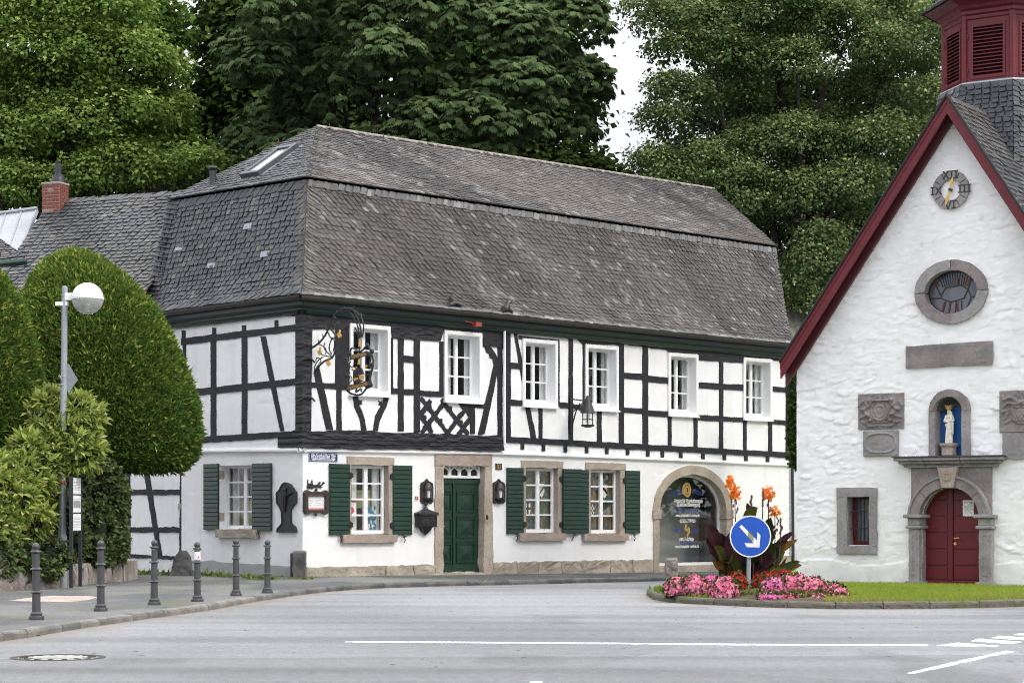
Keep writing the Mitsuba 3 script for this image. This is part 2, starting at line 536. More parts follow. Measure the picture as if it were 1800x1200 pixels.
def raised(poly, h, low=-0.3, zf=None):
    """A slab whose top lies h above the ground, cut where the ground's slope changes."""
    out = []
    for s0, s1 in ((-300, 0), (0, 16.8), (16.8, 300)):
        d, q = FR.d[:2], np.array([-FR.d[1], FR.d[0]])
        band = Polygon([C + d * s0 - q * 300, C + d * s1 - q * 300, C + d * s1 + q * 300, C + d * s0 + q * 300])
        part = poly.intersection(band)
        if part.is_empty or part.area < 1e-4:
            continue
        m = extrude(part, low, h)
        m.vertices[:, 2] += gz(m.vertices[:, 0], m.vertices[:, 1])
        out.append(m)
    return cat_(out)


KERB_H = 0.09
kerb_px = [(-160, 1153), (0, 1127), (53, 1120), (113, 1109), (168, 1100.5), (220, 1093), (268, 1086), (310, 1080.5), (353, 1075), (387, 1069), (423, 1062),
           (470, 1054), (520, 1046.5), (570, 1040.5), (625, 1036), (690, 1032.5), (770, 1030.5), (860, 1028.5), (930, 1027), (1005, 1025), (1085, 1023), (1170, 1021), (1290, 1018.5), (1400, 1016)]
kerb_xy = np.array([gpx(x, y) for x, y in kerb_px])
kline = LineString(np.vstack([kerb_xy[0] + (kerb_xy[0] - kerb_xy[1]) * 6, kerb_xy, kerb_xy[-1] + (kerb_xy[-1] - kerb_xy[-2]) * 8]))
KERB_SEGS = [(*a, *b) for a, b in zip(np.array(kline.coords)[:-3:2], np.array(kline.coords)[2:-1:2])]
back = kline.parallel_offset(0.13, 'left')
bc = np.array(back.coords)
pave_poly = Polygon(np.vstack([bc, [[40, 110], [-60, 110], [-60, bc[0][1]]]])).buffer(0)
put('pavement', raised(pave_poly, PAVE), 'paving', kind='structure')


def kerb_stones(line, lengths, h, w, holder, mats, seed, low=-0.2, inset=0.03, side=1):
    """One stone after the other along the line (its foot on the road), each a little out of true."""
    rng = np.random.default_rng(seed)
    at_, k = 0.0, 0
    while at_ < line.length - 0.05:
        L = lengths(at_) * rng.uniform(0.9, 1.1)
        e = min(at_ + L, line.length)
        p, q = np.array(line.interpolate(at_ + 0.006).coords[0]), np.array(line.interpolate(e - 0.006).coords[0])
        t = (q - p) / np.linalg.norm(q - p)
        nn = np.array([-t[1], t[0]]) * side
        hh = h + rng.normal(0, 0.004)
        pts = []
        for a, end in ((p, 0.008), (q, -0.008)):
            g = float(gz(*a))
            for off, z in ((0.0, low), (0.0, hh * 0.55), (inset * 0.35, hh * 0.86), (inset, hh), (w, hh), (w, low)):
                b = a + nn * (off + rng.normal(0, 0.003)) + t * (end if z > hh * 0.8 else 0)
                pts.append([b[0], b[1], g + z + rng.normal(0, 0.002)])
        put('stone', trimesh.convex.convex_hull(np.array(pts)), mats[int(rng.integers(len(mats)))], holder)
        at_ = e
        k += 1


tag('kerb', kind='structure')
put('kerb', tube([np.append(c, gz(*c) - 0.12) for c in np.array(kline.coords)], 0.06, 5), 'kerb_stone', kind='structure')
kerb_stones(LineString(kerb_xy[:12]), lambda a: 0.62, KERB_H, 0.14, 'kerb', ['kerb_stone', 'kerb_stone', 'kerb_stone_b'], 3)
kerb_stones(LineString(kerb_xy[11:]), lambda a: 1.15, KERB_H, 0.14, 'kerb', ['basalt', 'dark_stone'], 4)

# sandy repair patch on the pavement
patch = Polygon([gpx(x, y, PAVE) for x, y in [(12, 1056), (40, 1052), (90, 1047), (150, 1047.5), (176, 1050), (150, 1055), (118, 1058), (70, 1057)]])
put('patch', raised(wobble(patch, 0.03, 0.2, 1), PAVE + 0.004, PAVE - 0.05), 'sand_patch', 'pavement', label='sandy repair patch in the grey pavement')

# the traffic island: kerb, lawn, flower bed
isl_px = [(1139, 1047), (1150, 1055), (1200, 1060.5), (1290, 1065), (1350, 1067.5), (1400, 1069), (1500, 1070.5), (1600, 1070), (1700, 1069), (1800, 1066), (1900, 1062)]
isl = [gpx(x, y) for x, y in isl_px]
isl_line = LineString([(2.62, 37.6), (2.36, 36.9)] + [tuple(p) for p in isl] + [(12.5, 35.2), (16, 36.5)])
KERB_SEGS += [(*a, *b) for a, b in zip(list(isl_line.coords)[:-2], list(isl_line.coords)[1:-1])]
isl_back = [(18, 44), (8, 60), (5.2, 43.2), (4.5, 41.2), (3.3, 39.0)]
isl_poly = Polygon(list(isl_line.coords) + isl_back)
inner = isl_poly.buffer(-0.11)


def lz(x, y):
    d = (np.asarray(x) - CH.o[0]) * CH.n[0] + (np.asarray(y) - CH.o[1]) * CH.n[1]
    t = np.clip(d / 4.5, 0, 1)
    t = t * t * (3 - 2 * t)
    return 0.015 + 0.092 * t + 0.02 * (meshkit.noise(np.stack([x * 1.3, y * 1.3, 0 * x], -1), 3) - 0.5) * t


def draped(poly, step, fz, seed=0):
    """A sheet over the polygon with heights from fz."""
    x0, y0, x1, y1 = poly.bounds
    g = np.stack(np.meshgrid(np.arange(x0, x1, step), np.arange(y0, y1, step)), -1).reshape(-1, 2)
    g = g[shapely.contains_xy(poly.buffer(-step * 0.3), g[:, 0], g[:, 1])]
    b = np.array(shapely.segmentize(poly.exterior, step).coords)[:-1]
    P = np.vstack([g, b])
    from scipy.spatial import Delaunay
    tri = Delaunay(P).simplices
    cen = P[tri].mean(1)
    tri = tri[shapely.contains_xy(poly, cen[:, 0], cen[:, 1])]
    V = np.column_stack([P, fz(P[:, 0], P[:, 1])])
    n = np.cross(V[tri[:, 1]] - V[tri[:, 0]], V[tri[:, 2]] - V[tri[:, 0]])
    tri[n[:, 2] < 0] = tri[n[:, 2] < 0][:, ::-1]
    return trimesh.Trimesh(V, tri, process=False)


bed_right = gpx(1486, 1056, 0.1)[0]
bed = inner.intersection(Polygon([(0, 30), (bed_right - .45, 30), (bed_right - .25, 32.3), (bed_right - 0.2, 34.5), (4.4, 36.5), (4.0, 40), (4.0, 44), (0, 44)]))
lawn = inner.difference(bed.buffer(0.001))


def bedz(x, y):
    d = shapely.distance(shapely.points(np.asarray(x), np.asarray(y)), inner.exterior)
    return 0.085 + 0.13 * np.clip(d / 1.2, 0, 1) + 0.03 * (meshkit.noise(np.stack([x * 6, y * 6, 0 * x], -1), 3) - 0.5)


put('flower_bed', draped(bed, 0.15, bedz), 'soil', kind='structure')
mat('lawn_green', lambda p, n, uv: mix((0.11, 0.16, 0.03), (0.19, 0.25, 0.055), pf(p.x * 1.5, p.y * 1.5, 0.0)) * (0.7 + 0.6 * pn(p.x * 30, p.y * 30, 0.0)), 1.0)
put('lawn', draped(lawn, 0.25, lambda x, y: lz(x, y) - 0.01), 'lawn_green', kind='structure')
put('island_kerb', tube([np.array([x, y, -0.1]) for x, y in isl_line.coords], 0.05, 5), 'mossy_kerb', kind='structure')
kerb_stones(isl_line, lambda a: 0.78, 0.105, 0.13, 'island_kerb', ['mossy_kerb'], 7, inset=0.035)
# stones on the far side
put('back_kerb', tube([np.array([x, y, 0.03]) for x, y in [(2.62, 37.6), (3.3, 39.0), (4.5, 41.2), (5.2, 43.2)]], 0.075, 5), 'mossy_kerb', 'island_kerb')

# grass blades on the lawn
def blades(poly, n, h, fz, seed, wd=0.006, dry_edge=None):
    rng = np.random.default_rng(seed)
    x0, y0, x1, y1 = poly.bounds
    P = np.column_stack([rng.uniform(x0, x1, n), rng.uniform(y0, y1, n)])
    P = P[shapely.contains_xy(poly, P[:, 0], P[:, 1])]
    k = len(P)
    z = fz(P[:, 0], P[:, 1])
    a, lean = rng.uniform(0, 6.28, k), rng.uniform(0.1, 0.6, k)
    clump = meshkit.fbm(np.column_stack([P * 1.1, np.zeros(k)]), 3, seed)
    hh = h * rng.uniform(0.5, 1.2, k) * (0.6 + 0.9 * clump)
    b = rng.uniform(0, 6.28, k)
    side = np.column_stack([np.cos(a), np.sin(a), np.zeros(k)]) * wd
    base = np.column_stack([P, z - 0.01])
    tip = base + np.column_stack([np.cos(b) * lean * hh, np.sin(b) * lean * hh, hh + 0.01])
    V = np.stack([base - side, base + side, tip], 1).reshape(-1, 3)
    Fc = np.arange(3 * k).reshape(-1, 3)
    t = (rng.uniform(0, 1, k) * 0.5 + 0.5 * clump)[:, None]
    col = np.array([0.15, 0.22, 0.03]) * (1 - t) + np.array([0.36, 0.42, 0.08]) * t
    if dry_edge is not None:
        e = np.exp(-shapely.distance(shapely.points(P[:, 0], P[:, 1]), dry_edge) / 0.35)[:, None] * rng.uniform(0, 1.1, (k, 1))
        col = col * (1 - e) + np.array([0.33, 0.25, 0.13]) * e
    return trimesh.Trimesh(V, Fc, process=False), np.repeat(col, 3, 0)


view = Polygon([(0, 28), (12, 28), (12, 42), (5.0, 42), (0, 38)])
chapel_line = LineString([CH.o[:2] - CH.d[:2] * 3, CH.o[:2] + CH.d[:2] * 12])
front_side = Polygon([tuple(CH.o[:2] - CH.d[:2] * 8), tuple(CH.o[:2] + CH.d[:2] * 12), (20, 20), (-5, 20)])
gp = lawn.intersection(view).intersection(front_side)
m, col = blades(gp, 130000, 0.075, lz, 11, 0.0075, LineString(list(isl_line.coords)))
put('grass', m, 'leaf', color=col, label='short bright green grass of the lawn in front of the chapel', cat='grass', kind='stuff')
gp2 = bed.intersection(Polygon([(0, 30), (3.1, 30), (3.1, 40), (0, 40)]))
m, col = blades(gp2, 9000, 0.05, bedz, 12, 0.007)
put('grass_tuft', m, 'leaf', color=col, label='sparse low grass at the left tip of the flower bed', cat='grass', kind='stuff')

# painted markings (sheets 4 mm above the asphalt)
marks = [[(606, 1126.6), (1000, 1129), (1300, 1131.6), (1632, 1132.8), (1632, 1134.9), (1300, 1133.9), (1000, 1131.2), (700, 1129.4), (606, 1128.9)],
         [(1634.7, 1135), (1681, 1128.8), (1764.4, 1135), (1746.7, 1137.2)],
         [(1697.8, 1126.6), (1720, 1121.6), (1804, 1128.2), (1780, 1132.3)],
         [(1734, 1121), (1754.7, 1116.8), (1840, 1123), (1816, 1127)],
         [(1771.6, 1115.8), (1790, 1112), (1860, 1117), (1845, 1120.5)],
         [(1583.6, 1183), (1609.4, 1184.8), (1788.4, 1145), (1768, 1142.4)],
         [(923, 1197), (959, 1197), (963, 1222), (922, 1222)]]
mlab = ['long thin white line across the asphalt', 'first white hatching bar', 'second white hatching bar', 'third white hatching bar', 'fourth white hatching bar', 'slanting white dash', None]
for mk, lb in zip(marks, mlab):
    poly = wobble(Polygon([gpx(x, y) for x, y in mk]).buffer(0).buffer(-0.03 if len(mk) == 4 else 0), 0.006, 0.5, 3)
    m = extrude(poly, 0, 0.004)
    m.vertices[:, 2] += gz(m.vertices[:, 0], m.vertices[:, 1])
    put('marking', m, 'road_paint', 'road', label=lb)

# manhole
mh = gpx(102, 1155.5)
mat('lid_metal', sandstone((0.17, 0.165, 0.15), (0.25, 0.245, 0.23), 3), 0.7)
t = thing('manhole_cover', 'round dirty metal manhole cover sunk in the grey road', 'manhole cover')
put('frame', moved(lathe([(0.40, -0.02), (0.40, 0.006), (0.46, 0.006), (0.47, -0.02), (0.40, -0.02)], 40), [mh[0], mh[1], 0]), 'iron_brown', t)
put('lid', moved(lathe([(0.0, 0.004), (0.27, 0.005), (0.38, 0.003), (0.385, -0.02)], 40), [mh[0], mh[1], 0]), 'lid_metal', t)
rr = []
for k in range(16):
    a = k * math.pi / 8
    rr.append(tfm(box((0.29, -0.02, 0.003), (0.37, 0.02, 0.010)), trimesh.transformations.translation_matrix([mh[0], mh[1], 0]) @ rot([0, 0, 1], math.degrees(a))))
put('ribs', cat_(rr), 'iron_brown', t)

# a few dry leaves along the kerbs
rng = np.random.default_rng(5)
lv = []
for k in range(90):
    u = rng.uniform(0, 1)
    ln = LineString(kerb_xy) if k < 60 else isl_line
    p = np.array(ln.interpolate(u, normalized=True).coords[0]) - np.array([0.0, abs(rng.normal(0, 0.25)) + 0.03])
    s = rng.uniform(0.02, 0.045)
    q = np.array([[-1, 0, 0], [0, -0.5, 0.2], [1, 0, 0.1], [0, 0.5, 0.25]]) * s
    m = trimesh.Trimesh(q, [[0, 1, 2], [0, 2, 3]], process=False)
    m.apply_transform(rot([0, 0, 1], rng.uniform(0, 360)))
    lv.append(moved(m, [p[0], p[1], float(gz(*p)) + 0.008]))
mat('dry_leaf', (0.30, 0.17, 0.06), 0.9)
put('fallen_leaves', cat_(lv), 'dry_leaf', label='scattered dry brown leaves along the road edges', cat='leaves', kind='stuff')

# ------------------------------------------------------------------ slate roofs
class Surf:
    """A roof face between a left and a right edge, both 3-D curves from the eave (b=0) upward; x is metres along dirn."""

    def __init__(self, left, right, dirn):
        self.L, self.R, self.dir = np.array(left, float), np.array(right, float), np.array(dirn, float)
        mid = (self.L + self.R) / 2
        seg = np.linalg.norm(np.diff(mid, axis=0), axis=1)
        self.b = np.concatenate([[0], np.cumsum(seg)])
        self.len = self.b[-1]

    def ed(self, b, E):
        return np.stack([np.interp(b, self.b, E[:, k]) for k in range(3)], -1)

    def pt(self, x, b, lift=0.0, clampx=True):
        b = np.clip(b, 0, self.len)
        L, R = self.ed(b, self.L), self.ed(b, self.R)
        aL, aR = L @ self.dir, R @ self.dir
        x = np.clip(x, aL, aR)
        f = ((x - aL) / np.maximum(aR - aL, 1e-6))[..., None]
        p = L + (R - L) * f
        up = self.ed(np.clip(b + 0.03, 0, self.len), self.L) - self.ed(np.clip(b - 0.03, 0, self.len), self.L)
        n = np.cross(np.broadcast_to(self.dir, up.shape), up)
        n /= np.linalg.norm(n, axis=-1, keepdims=True) + 1e-9
        return p + n * np.asarray(lift)[..., None]

    def base(self, lift=-0.01):
        nb = len(self.b)
        V = np.vstack([self.L, self.R])
        V = V + 0.0
        Fc = []
        for i in range(nb - 1):
            Fc += [[i, nb + i, nb + i + 1], [i, nb + i + 1, i + 1]]
        return trimesh.Trimesh(V, Fc, process=False)


def slates(surf, w, e, skew, colf, seed, lift=0.014, jitter=0.012, b0=0.0, b1=None, skewrow=0.0, over=0.45, rough=1.0):
    """(vertices (n,12,3), colours (n,3), centres): each slate a tilted plate with a rounded lower corner, overlapping the one below."""
    rng = np.random.default_rng(seed)
    rows = np.arange(b0, (b1 if b1 else surf.len) - e * 0.3, e)
    X, B = [], []
    for j, b in enumerate(rows):
        aL, aR = surf.ed(np.array(b), surf.L) @ surf.dir, surf.ed(np.array(b), surf.R) @ surf.dir
        ww = w * rng.uniform(0.94, 1.06)
        xs = np.arange(aL - ww, aR + ww, ww) + (j * skewrow) % ww + rng.uniform(-0.2, 0.2) * ww * 0.3
        xs = xs + rng.normal(0, jitter, len(xs))
        keep = (xs + ww * 0.9 > aL) & (xs + ww * 0.1 < aR)
        X.append(xs[keep])
        B.append(np.full(keep.sum(), b) + rng.normal(0, jitter * 0.5, keep.sum()) * rough)
    X, B = np.concatenate(X), np.concatenate(B)
    k = len(X)
    W = w * rng.uniform(0.80, 0.89, k)
    h = e * (1 + over)
    s = np.sign(skew) if skew else 1.0
    # outline (x, b, lift): lower edge with one rounded corner, slanting sides
    if skew >= 0:
        ox = np.array([0.0, 0.72, 0.96, 1.0, 1.0, 0.0])
        ob = np.array([0.0, 0.0, 0.16, 0.42, 1.0, 1.0])
    else:
        ox = np.array([0.28, 1.0, 1.0, 0.0, 0.0, 0.04])
        ob = np.array([0.0, 0.0, 1.0, 1.0, 0.42, 0.16])
    li = 1.9 * lift * (1 - ob) + 0.003 * ob
    th = rng.uniform(0.8, 1.3, (k, 1))
    x = X[:, None] + W[:, None] * ox - skew * e * ob * (1 + over)
    b = B[:, None] + h * ob
    top = surf.pt(x, b, li * th + rng.normal(0, 0.0022, (k, 1)) * rough)
    bot = surf.pt(x, b, np.broadcast_to(-0.004 * np.ones(6), x.shape))
    V = np.concatenate([top, bot], 1)
    xc, bc_ = X + W / 2 - skew * e * 0.5, B + e * 0.5
    col = colf(xc, bc_, rng)
    return V, col, V[:, :6].mean(1)


SLATE_F = np.array([[0, 1, 2], [0, 2, 3], [0, 3, 4], [0, 4, 5]] + [f for i in range(6) for f in ([i, i + 6, (i + 1) % 6], [(i + 1) % 6, i + 6, (i + 1) % 6 + 6])])


def slate_mesh(V, col):
    n = len(V)
    Fc = (SLATE_F[None] + (np.arange(n) * 12)[:, None, None]).reshape(-1, 3)
    return trimesh.Trimesh(V.reshape(-1, 3), Fc, process=False), np.repeat(col, 12, 0)


def lay_roof(holder, batches, n_single):
    """The n slates that show largest (nearest the camera, most face-on) are parts, the rest one part."""
    V, col, cen = (np.concatenate([b[k] for b in batches]) for k in range(3))
    d = cen - CAM
    px = 900 + F * d[:, 0] / d[:, 1]
    py = CY - F * d[:, 2] / d[:, 1]
    a = np.cross(V[:, 1] - V[:, 0], V[:, 4] - V[:, 0])
    size = np.abs((a * d).sum(1)) / np.linalg.norm(d, axis=1) ** 3
    size = np.where((px > 5) & (px < 1795) & (py > 5), size, 0)
    order = np.argsort(-size)
    for i in order[:n_single]:
        m, c = slate_mesh(V[i:i + 1], col[i:i + 1])
        put('slate', m, 'slate', holder, color=c)
    m, c = slate_mesh(V[order[n_single:]], col[order[n_single:]])
    put('slates', m, 'slate', holder, color=c, kind='stuff')


def tone(base_dark, base_light, lichen, streak, seed, lich=0.06, warm=None):
    bd, bl, li = map(np.array, (base_dark, base_light, lichen))

    def f(x, b, rng):
        k = len(x)
        s = meshkit.fbm(np.column_stack([(x + 0.75 * b) * streak, b * 0.22, np.full(k, seed)]), 4, seed)
        s = np.clip((s - 0.32) / 0.36, 0, 1)
        t = np.clip(0.68 * s + 0.32 * rng.uniform(0, 1, k) ** 1.3, 0, 1)[:, None]
        c = bd * (1 - t) + bl * t
        sp = (rng.uniform(0, 1, k) < lich * (0.3 + 1.4 * s))[:, None]
        c = np.where(sp, li * rng.uniform(0.75, 1.15, (k, 1)), c)
        if warm is not None:
            wv = meshkit.fbm(np.column_stack([x * 0.5, b * 0.7, np.full(k, 7.0)]), 3, seed + 3)
            q = (np.clip((wv - 0.45) / 0.25, 0, 1) * rng.uniform(0.3, 1, k))[:, None]
            c = c * (1 - q) + np.array(warm) * q
        return c * rng.uniform(0.88, 1.12, (k, 1))
    return f


# ------------------------------------------------------------------ the timbered house
HOUSE = thing('timbered_house', 'long black and white timber framed inn with slate mansard roof and green shutters', 'house')
OV, IN = 0.30, 0.65
sE = 16.75
zE0 = FR.px(536, 519, OV)[1]
zE1 = FR.px(1402, 607, OV)[1]
zB0, zB1 = FR.px(545, 317, -IN)[1], FR.px(1368, 437, -IN)[1]
RD = IN + 2.62
sR0, zR0 = FR.px(557, 223, -RD)
sR1, zR1 = FR.px(1255, 333, -RD)
sB1, zLB = LE.px(297, 352, -IN)
sLE, zLE = LE.px(232, 556, OV)
zEl = lambda s: zE0 + (zE1 - zE0) * s / 16.7
prof_h = np.array([0, .16, .30, .40, .48, .54, .62, .74, .88, 1.0])
prof_z = np.array([0, .06, .13, .20, .28, .36, .48, .64, .83, 1.0])


def edge(p, q):
    p, q = np.array(p), np.array(q)
    return np.column_stack([p[0] + (q[0] - p[0]) * prof_h, p[1] + (q[1] - p[1]) * prof_h, p[2] + (q[2] - p[2]) * prof_z])


E0 = FR.w(-OV, zE0, OV)
E1 = FR.w(16.72, zE1, OV)
B0 = FR.w(IN, zB0, -IN)
B1 = FR.w(17.0, zB1, -IN)
R0, R1 = FR.w(sR0, zR0, -RD), FR.w(sR1, zR1, -RD)
EL = LE.w(sLE, zLE, OV)
BL = LE.w(sB1, (zLB + zB0) / 2, -IN)
front_low = Surf(edge(E0, B0), edge(E1, B1), FR.d)
lip = 0.07                                                   # the upper slope projects a little over the lower one
up = lambda p, f, g: p + FR.n * f + np.array([0, 0, g])
FU0, FU1 = B0 + FR.n * lip + LE.n * lip + [0, 0, 0.05], B1 + FR.n * lip + [0, 0, 0.05]
line = lambda a, b, n=6: np.array([a + (b - a) * t for t in np.linspace(0, 1, n)])
front_up = Surf(line(FU0, R0), line(FU1, R1), FR.d)
left_low = Surf(edge(EL, BL), edge(E0, B0), LE.d)
LU0 = BL + LE.n * lip + [0, 0, 0.05]
left_up = Surf(line(LU0, R0 - FR.d * 0.001), line(FU0, R0), LE.d)
back0 = BL + FR.d * 17.0
right_up = Surf(line(FU1, R1), line(back0 * [1, 1, 0] + [0, 0, B1[2]], R1 + FR.d * 0.001), -LE.d)
back_up = Surf(line(back0 * [1, 1, 0] + [0, 0, B1[2]], R1), line(LU0, R0), -FR.d)
faces = [front_low, front_up, left_low, left_up, right_up, back_up]
low_back = trimesh.Trimesh(np.array([BL, back0, back0 + [0, 0, -3.2], BL + [0, 0, -3.2]]), [[0, 1, 2], [0, 2, 3]], process=False)
gable = trimesh.Trimesh(np.vstack([edge(E1, B1), [back0, back0 + [0, 0, -3]]]), [[i, i + 1, 10] for i in range(9)] + [[0, 10, 11]], process=False)
roof = put('roof', [f.base() for f in faces] + [low_back, gable], 'roof_underlay', HOUSE)

c_front = tone((0.021, 0.0185, 0.018), (0.104, 0.094, 0.090), (0.16, 0.148, 0.142), 1.1, 3, 0.08, (0.062, 0.053, 0.050))
c_frontu = tone((0.038, 0.035, 0.034), (0.135, 0.124, 0.119), (0.20, 0.19, 0.18), 0.9, 5, 0.10, (0.11, 0.092, 0.078))
c_left = tone((0.032, 0.034, 0.039), (0.075, 0.079, 0.088), (0.105, 0.103, 0.085), 0.6, 9, 0.05)
c_leftu = tone((0.045, 0.047, 0.051), (0.105, 0.108, 0.115), (0.15, 0.15, 0.15), 0.6, 12, 0.05)
c_hip = tone((0.055, 0.052, 0.048), (0.125, 0.117, 0.106), (0.16, 0.15, 0.13), 1.0, 15, 0.08)
c_pale = tone((0.085, 0.082, 0.083), (0.145, 0.14, 0.143), (0.19, 0.188, 0.192), 2.0, 16, 0.2)

batches = [slates(front_low, 0.155, 0.112, 0.85, c_front, 1, 0.013, jitter=0.006, b0=0.12),
           slates(front_up, 0.165, 0.120, 0.8, c_frontu, 2, 0.013, jitter=0.007, b0=0.02),
           slates(left_low, 0.165, 0.125, -0.12, c_left, 3, 0.018, b0=0.22),
           slates(left_up, 0.19, 0.135, -0.1, c_leftu, 4, 0.018),
           slates(right_up, 0.19, 0.14, 0.4, c_frontu, 5, 0.014)]


def hip_strip(surf, side, wd, e, rise, colf, seed, b0=0.0, b1=None, lift=0.03):
    """Long narrow slates climbing towards a hip: at x from the hip inward wd, the outer end higher by rise."""
    rng = np.random.default_rng(seed)
    B = np.arange(b0, (b1 or surf.len) - 0.02, e) + 0.0
    k = len(B)
    E = surf.L if side == 'L' else surf.R
    xe = surf.ed(B, E) @ surf.dir
    sg = 1.0 if side == 'L' else -1.0
    fx = np.array([0.0, 0.35, 0.75, 1.0, 0.75, 0.35, 0.0])[None] * wd * rng.uniform(0.85, 1.15, (k, 1))
    ob = np.array([1.0, 0.55, 0.16, 0.0, 0.55, 1.0, 1.6])[None] * rise
    # six-cornered plate: three along the lower edge, three along the upper
    ix = [0, 1, 3, 4, 5, 6]
    x = xe[:, None] + sg * fx[:, ix]
    b = B[:, None] + ob[:, ix] + rng.normal(0, 0.006, (k, 1))
    li = np.array([1, 1, 0.8, 0.4, 0.3, 0.3])[None] * lift * rng.uniform(0.7, 1.2, (k, 1))
    top, bot = surf.pt(x, b, li), surf.pt(x, b, -0.004 + 0 * x)
    if side == 'R':
        top, bot = top[:, ::-1], bot[:, ::-1]
    V = np.concatenate([top, bot], 1)
    return V, colf(xe, B, rng), V[:, :6].mean(1)


def top_strip(surf, w, hgt, skew, colf, seed, at_b=None, lift=0.03):
    """The course of slanting slates along the upper edge of a face."""
    rng = np.random.default_rng(seed)
    bb = surf.len - hgt if at_b is None else at_b
    aL, aR = surf.ed(np.array(bb), surf.L) @ surf.dir, surf.ed(np.array(bb), surf.R) @ surf.dir
    X = np.arange(aL, aR - w * 0.5, w) + rng.normal(0, 0.008, len(np.arange(aL, aR - w * 0.5, w)))
    k = len(X)
    ox, ob = np.array([0.0, 0.9, 1.0, 1.0, 0.7, 0.0]), np.array([0.0, 0.0, 0.12, 0.5, 1.0, 1.0])
    x = X[:, None] + ox * w * 1.15 + skew * hgt * ob
    b = bb + rng.normal(0, 0.01, (k, 1)) + hgt * ob
    li = (0.8 + 0.2 * (1 - ob)) * lift * rng.uniform(0.8, 1.2, (k, 1)) + 0.012 * (X[:, None] % (2 * w) > w)
    top, bot = surf.pt(x, b, li), surf.pt(x, b, 0 * x)
    V = np.concatenate([top, bot], 1)
    return V, colf(X, np.full(k, bb), rng), V[:, :6].mean(1)


batches += [hip_strip(front_low, 'L', 0.42, 0.085, 0.20, c_hip, 21), hip_strip(left_low, 'R', 0.40, 0.085, 0.22, c_hip, 22),
            hip_strip(front_up, 'L', 0.55, 0.09, 0.14, c_hip, 23), hip_strip(left_up, 'R', 0.30, 0.09, 0.14, c_hip, 24),
            hip_strip(left_low, 'L', 0.50, 0.115, 0.10, c_left, 25, lift=0.075), hip_strip(front_low, 'R', 0.22, 0.10, 0.06, c_pale, 26),
            hip_strip(front_up, 'R', 0.25, 0.12, 0.06, c_hip, 27),
            top_strip(front_low, 0.105, 0.17, 0.5, c_pale, 28), top_strip(left_low, 0.115, 0.21, 0.9, c_left, 29),
            top_strip(front_up, 0.16, 0.14, 0.3, c_hip, 30, lift=0.035), top_strip(left_up, 0.13, 0.10, 0.6, c_leftu, 31, at_b=0.0, lift=0.02),
            top_strip(left_low, 0.13, 0.20, 0.9, c_left, 32, at_b=0.02, lift=0.03),
            top_strip(front_low, 0.17, 0.12, 0.6, c_pale, 33, at_b=0.0, lift=0.03)]
lay_roof(roof, batches, 290)
# replaced pale slates on the left face
for (x, y) in ((434, 398), (464, 445), (315, 435), (371, 467), (249, 480)):
    best = None
    for s in np.linspace(sLE, 0, 160):
        for b in np.linspace(0.2, left_low.len, 60):
            p = left_low.pt(np.array(LE.o @ LE.d + s), np.array(b), np.array(0.03))
            d = p - CAM
            e = (900 + F * d[0] / d[1] - x) ** 2 + (CY - F * d[2] / d[1] - y) ** 2
            if best is None or e < best[0]:
                best = (e, s, b)
    x0, b0_ = LE.o @ LE.d + best[1], best[2]
    xs, bs = x0 + np.array([-0.14, 0.14, 0.14, -0.14]), b0_ + np.array([-0.07, -0.07, 0.07, 0.07])
    V = np.vstack([left_low.pt(xs, bs, np.array([0.034, 0.034, 0.022, 0.022])), left_low.pt(xs, bs, np.zeros(4))])
    put('replaced_slate', trimesh.convex.convex_hull(V), 'zinc', roof)
put('ridge', tube([R0 + (R1 - R0) * t + [0, 0, 0.0] for t in np.linspace(0, 1, 12)], 0.05, 6), 'tan_stone_b', roof)

# gutter and cornice
def along(wall, pts, poly):
    """Sweep: poly is a list of (off, dz); pts are (s, z) pairs on the wall."""
    V = np.array([[wall.w(s, z + dz, off) for off, dz in poly] for s, z in pts]).reshape(-1, 3)
    n, k = len(pts), len(poly)
    Fc = []
    for i in range(n - 1):
        for j in range(k):
            a, b = i * k + j, i * k + (j + 1) % k
            Fc += [[a, b, b + k], [a, b + k, a + k]]
    return trimesh.Trimesh(V, Fc, process=True)


eF = [(s, zEl(s)) for s in np.linspace(0, 16.7, 14)]
eL = [(s, zE0 + (zLE - zE0) * s / sLE) for s in np.linspace(-9.0, 0, 9)]
gut = [(0.235, -0.005), (0.235, -0.05), (0.26, -0.085), (0.30, -0.10), (0.345, -0.085), (0.37, -0.05), (0.375, 0.0), (0.36, 0.0), (0.35, -0.04), (0.30, -0.08), (0.255, -0.04)]
put('gutter', [along(FR, [(-0.33, zE0 - .01)] + eF[1:], gut), along(LE, eL[:-1] + [(0.33, zE0 - .01)], gut)], 'gutter_brown', HOUSE, smooth=50)
jt = [along(FR, [(s, zEl(s) - 0.004), (s + 0.025, zEl(s) - 0.004)], [(0.23, 0.0), (0.23, -0.055), (0.26, -0.095), (0.30, -0.108), (0.348, -0.09), (0.376, -0.05), (0.38, 0.0)]) for s in np.arange(0.6, 16.5, 0.92)]
for m in jt:
    put('gutter_joint', m, 'iron_black', HOUSE)
cor1 = [(0.02, -0.10), (0.24, -0.10), (0.24, -0.19), (0.215, -0.235), (0.02, -0.235)]
cor2 = [(0.02, -0.245), (0.16, -0.245), (0.16, -0.285), (0.10, -0.345), (0.07, -0.36), (0.02, -0.36)]
redl = [(0.02, -0.235), (0.19, -0.235), (0.19, -0.245), (0.02, -0.245)]
for nm, pr, mt in (('cornice', cor1, 'dark_green_paint'), ('cornice', cor2, 'green_paint'), ('red_line', redl, 'red_line_paint')):
    w0 = max(o for o, _ in pr)
    put(nm, [along(FR, [(-w0, zE0)] + eF[1:], pr), along(LE, eL[:-1] + [(w0, zE0)], pr)], mt, HOUSE)

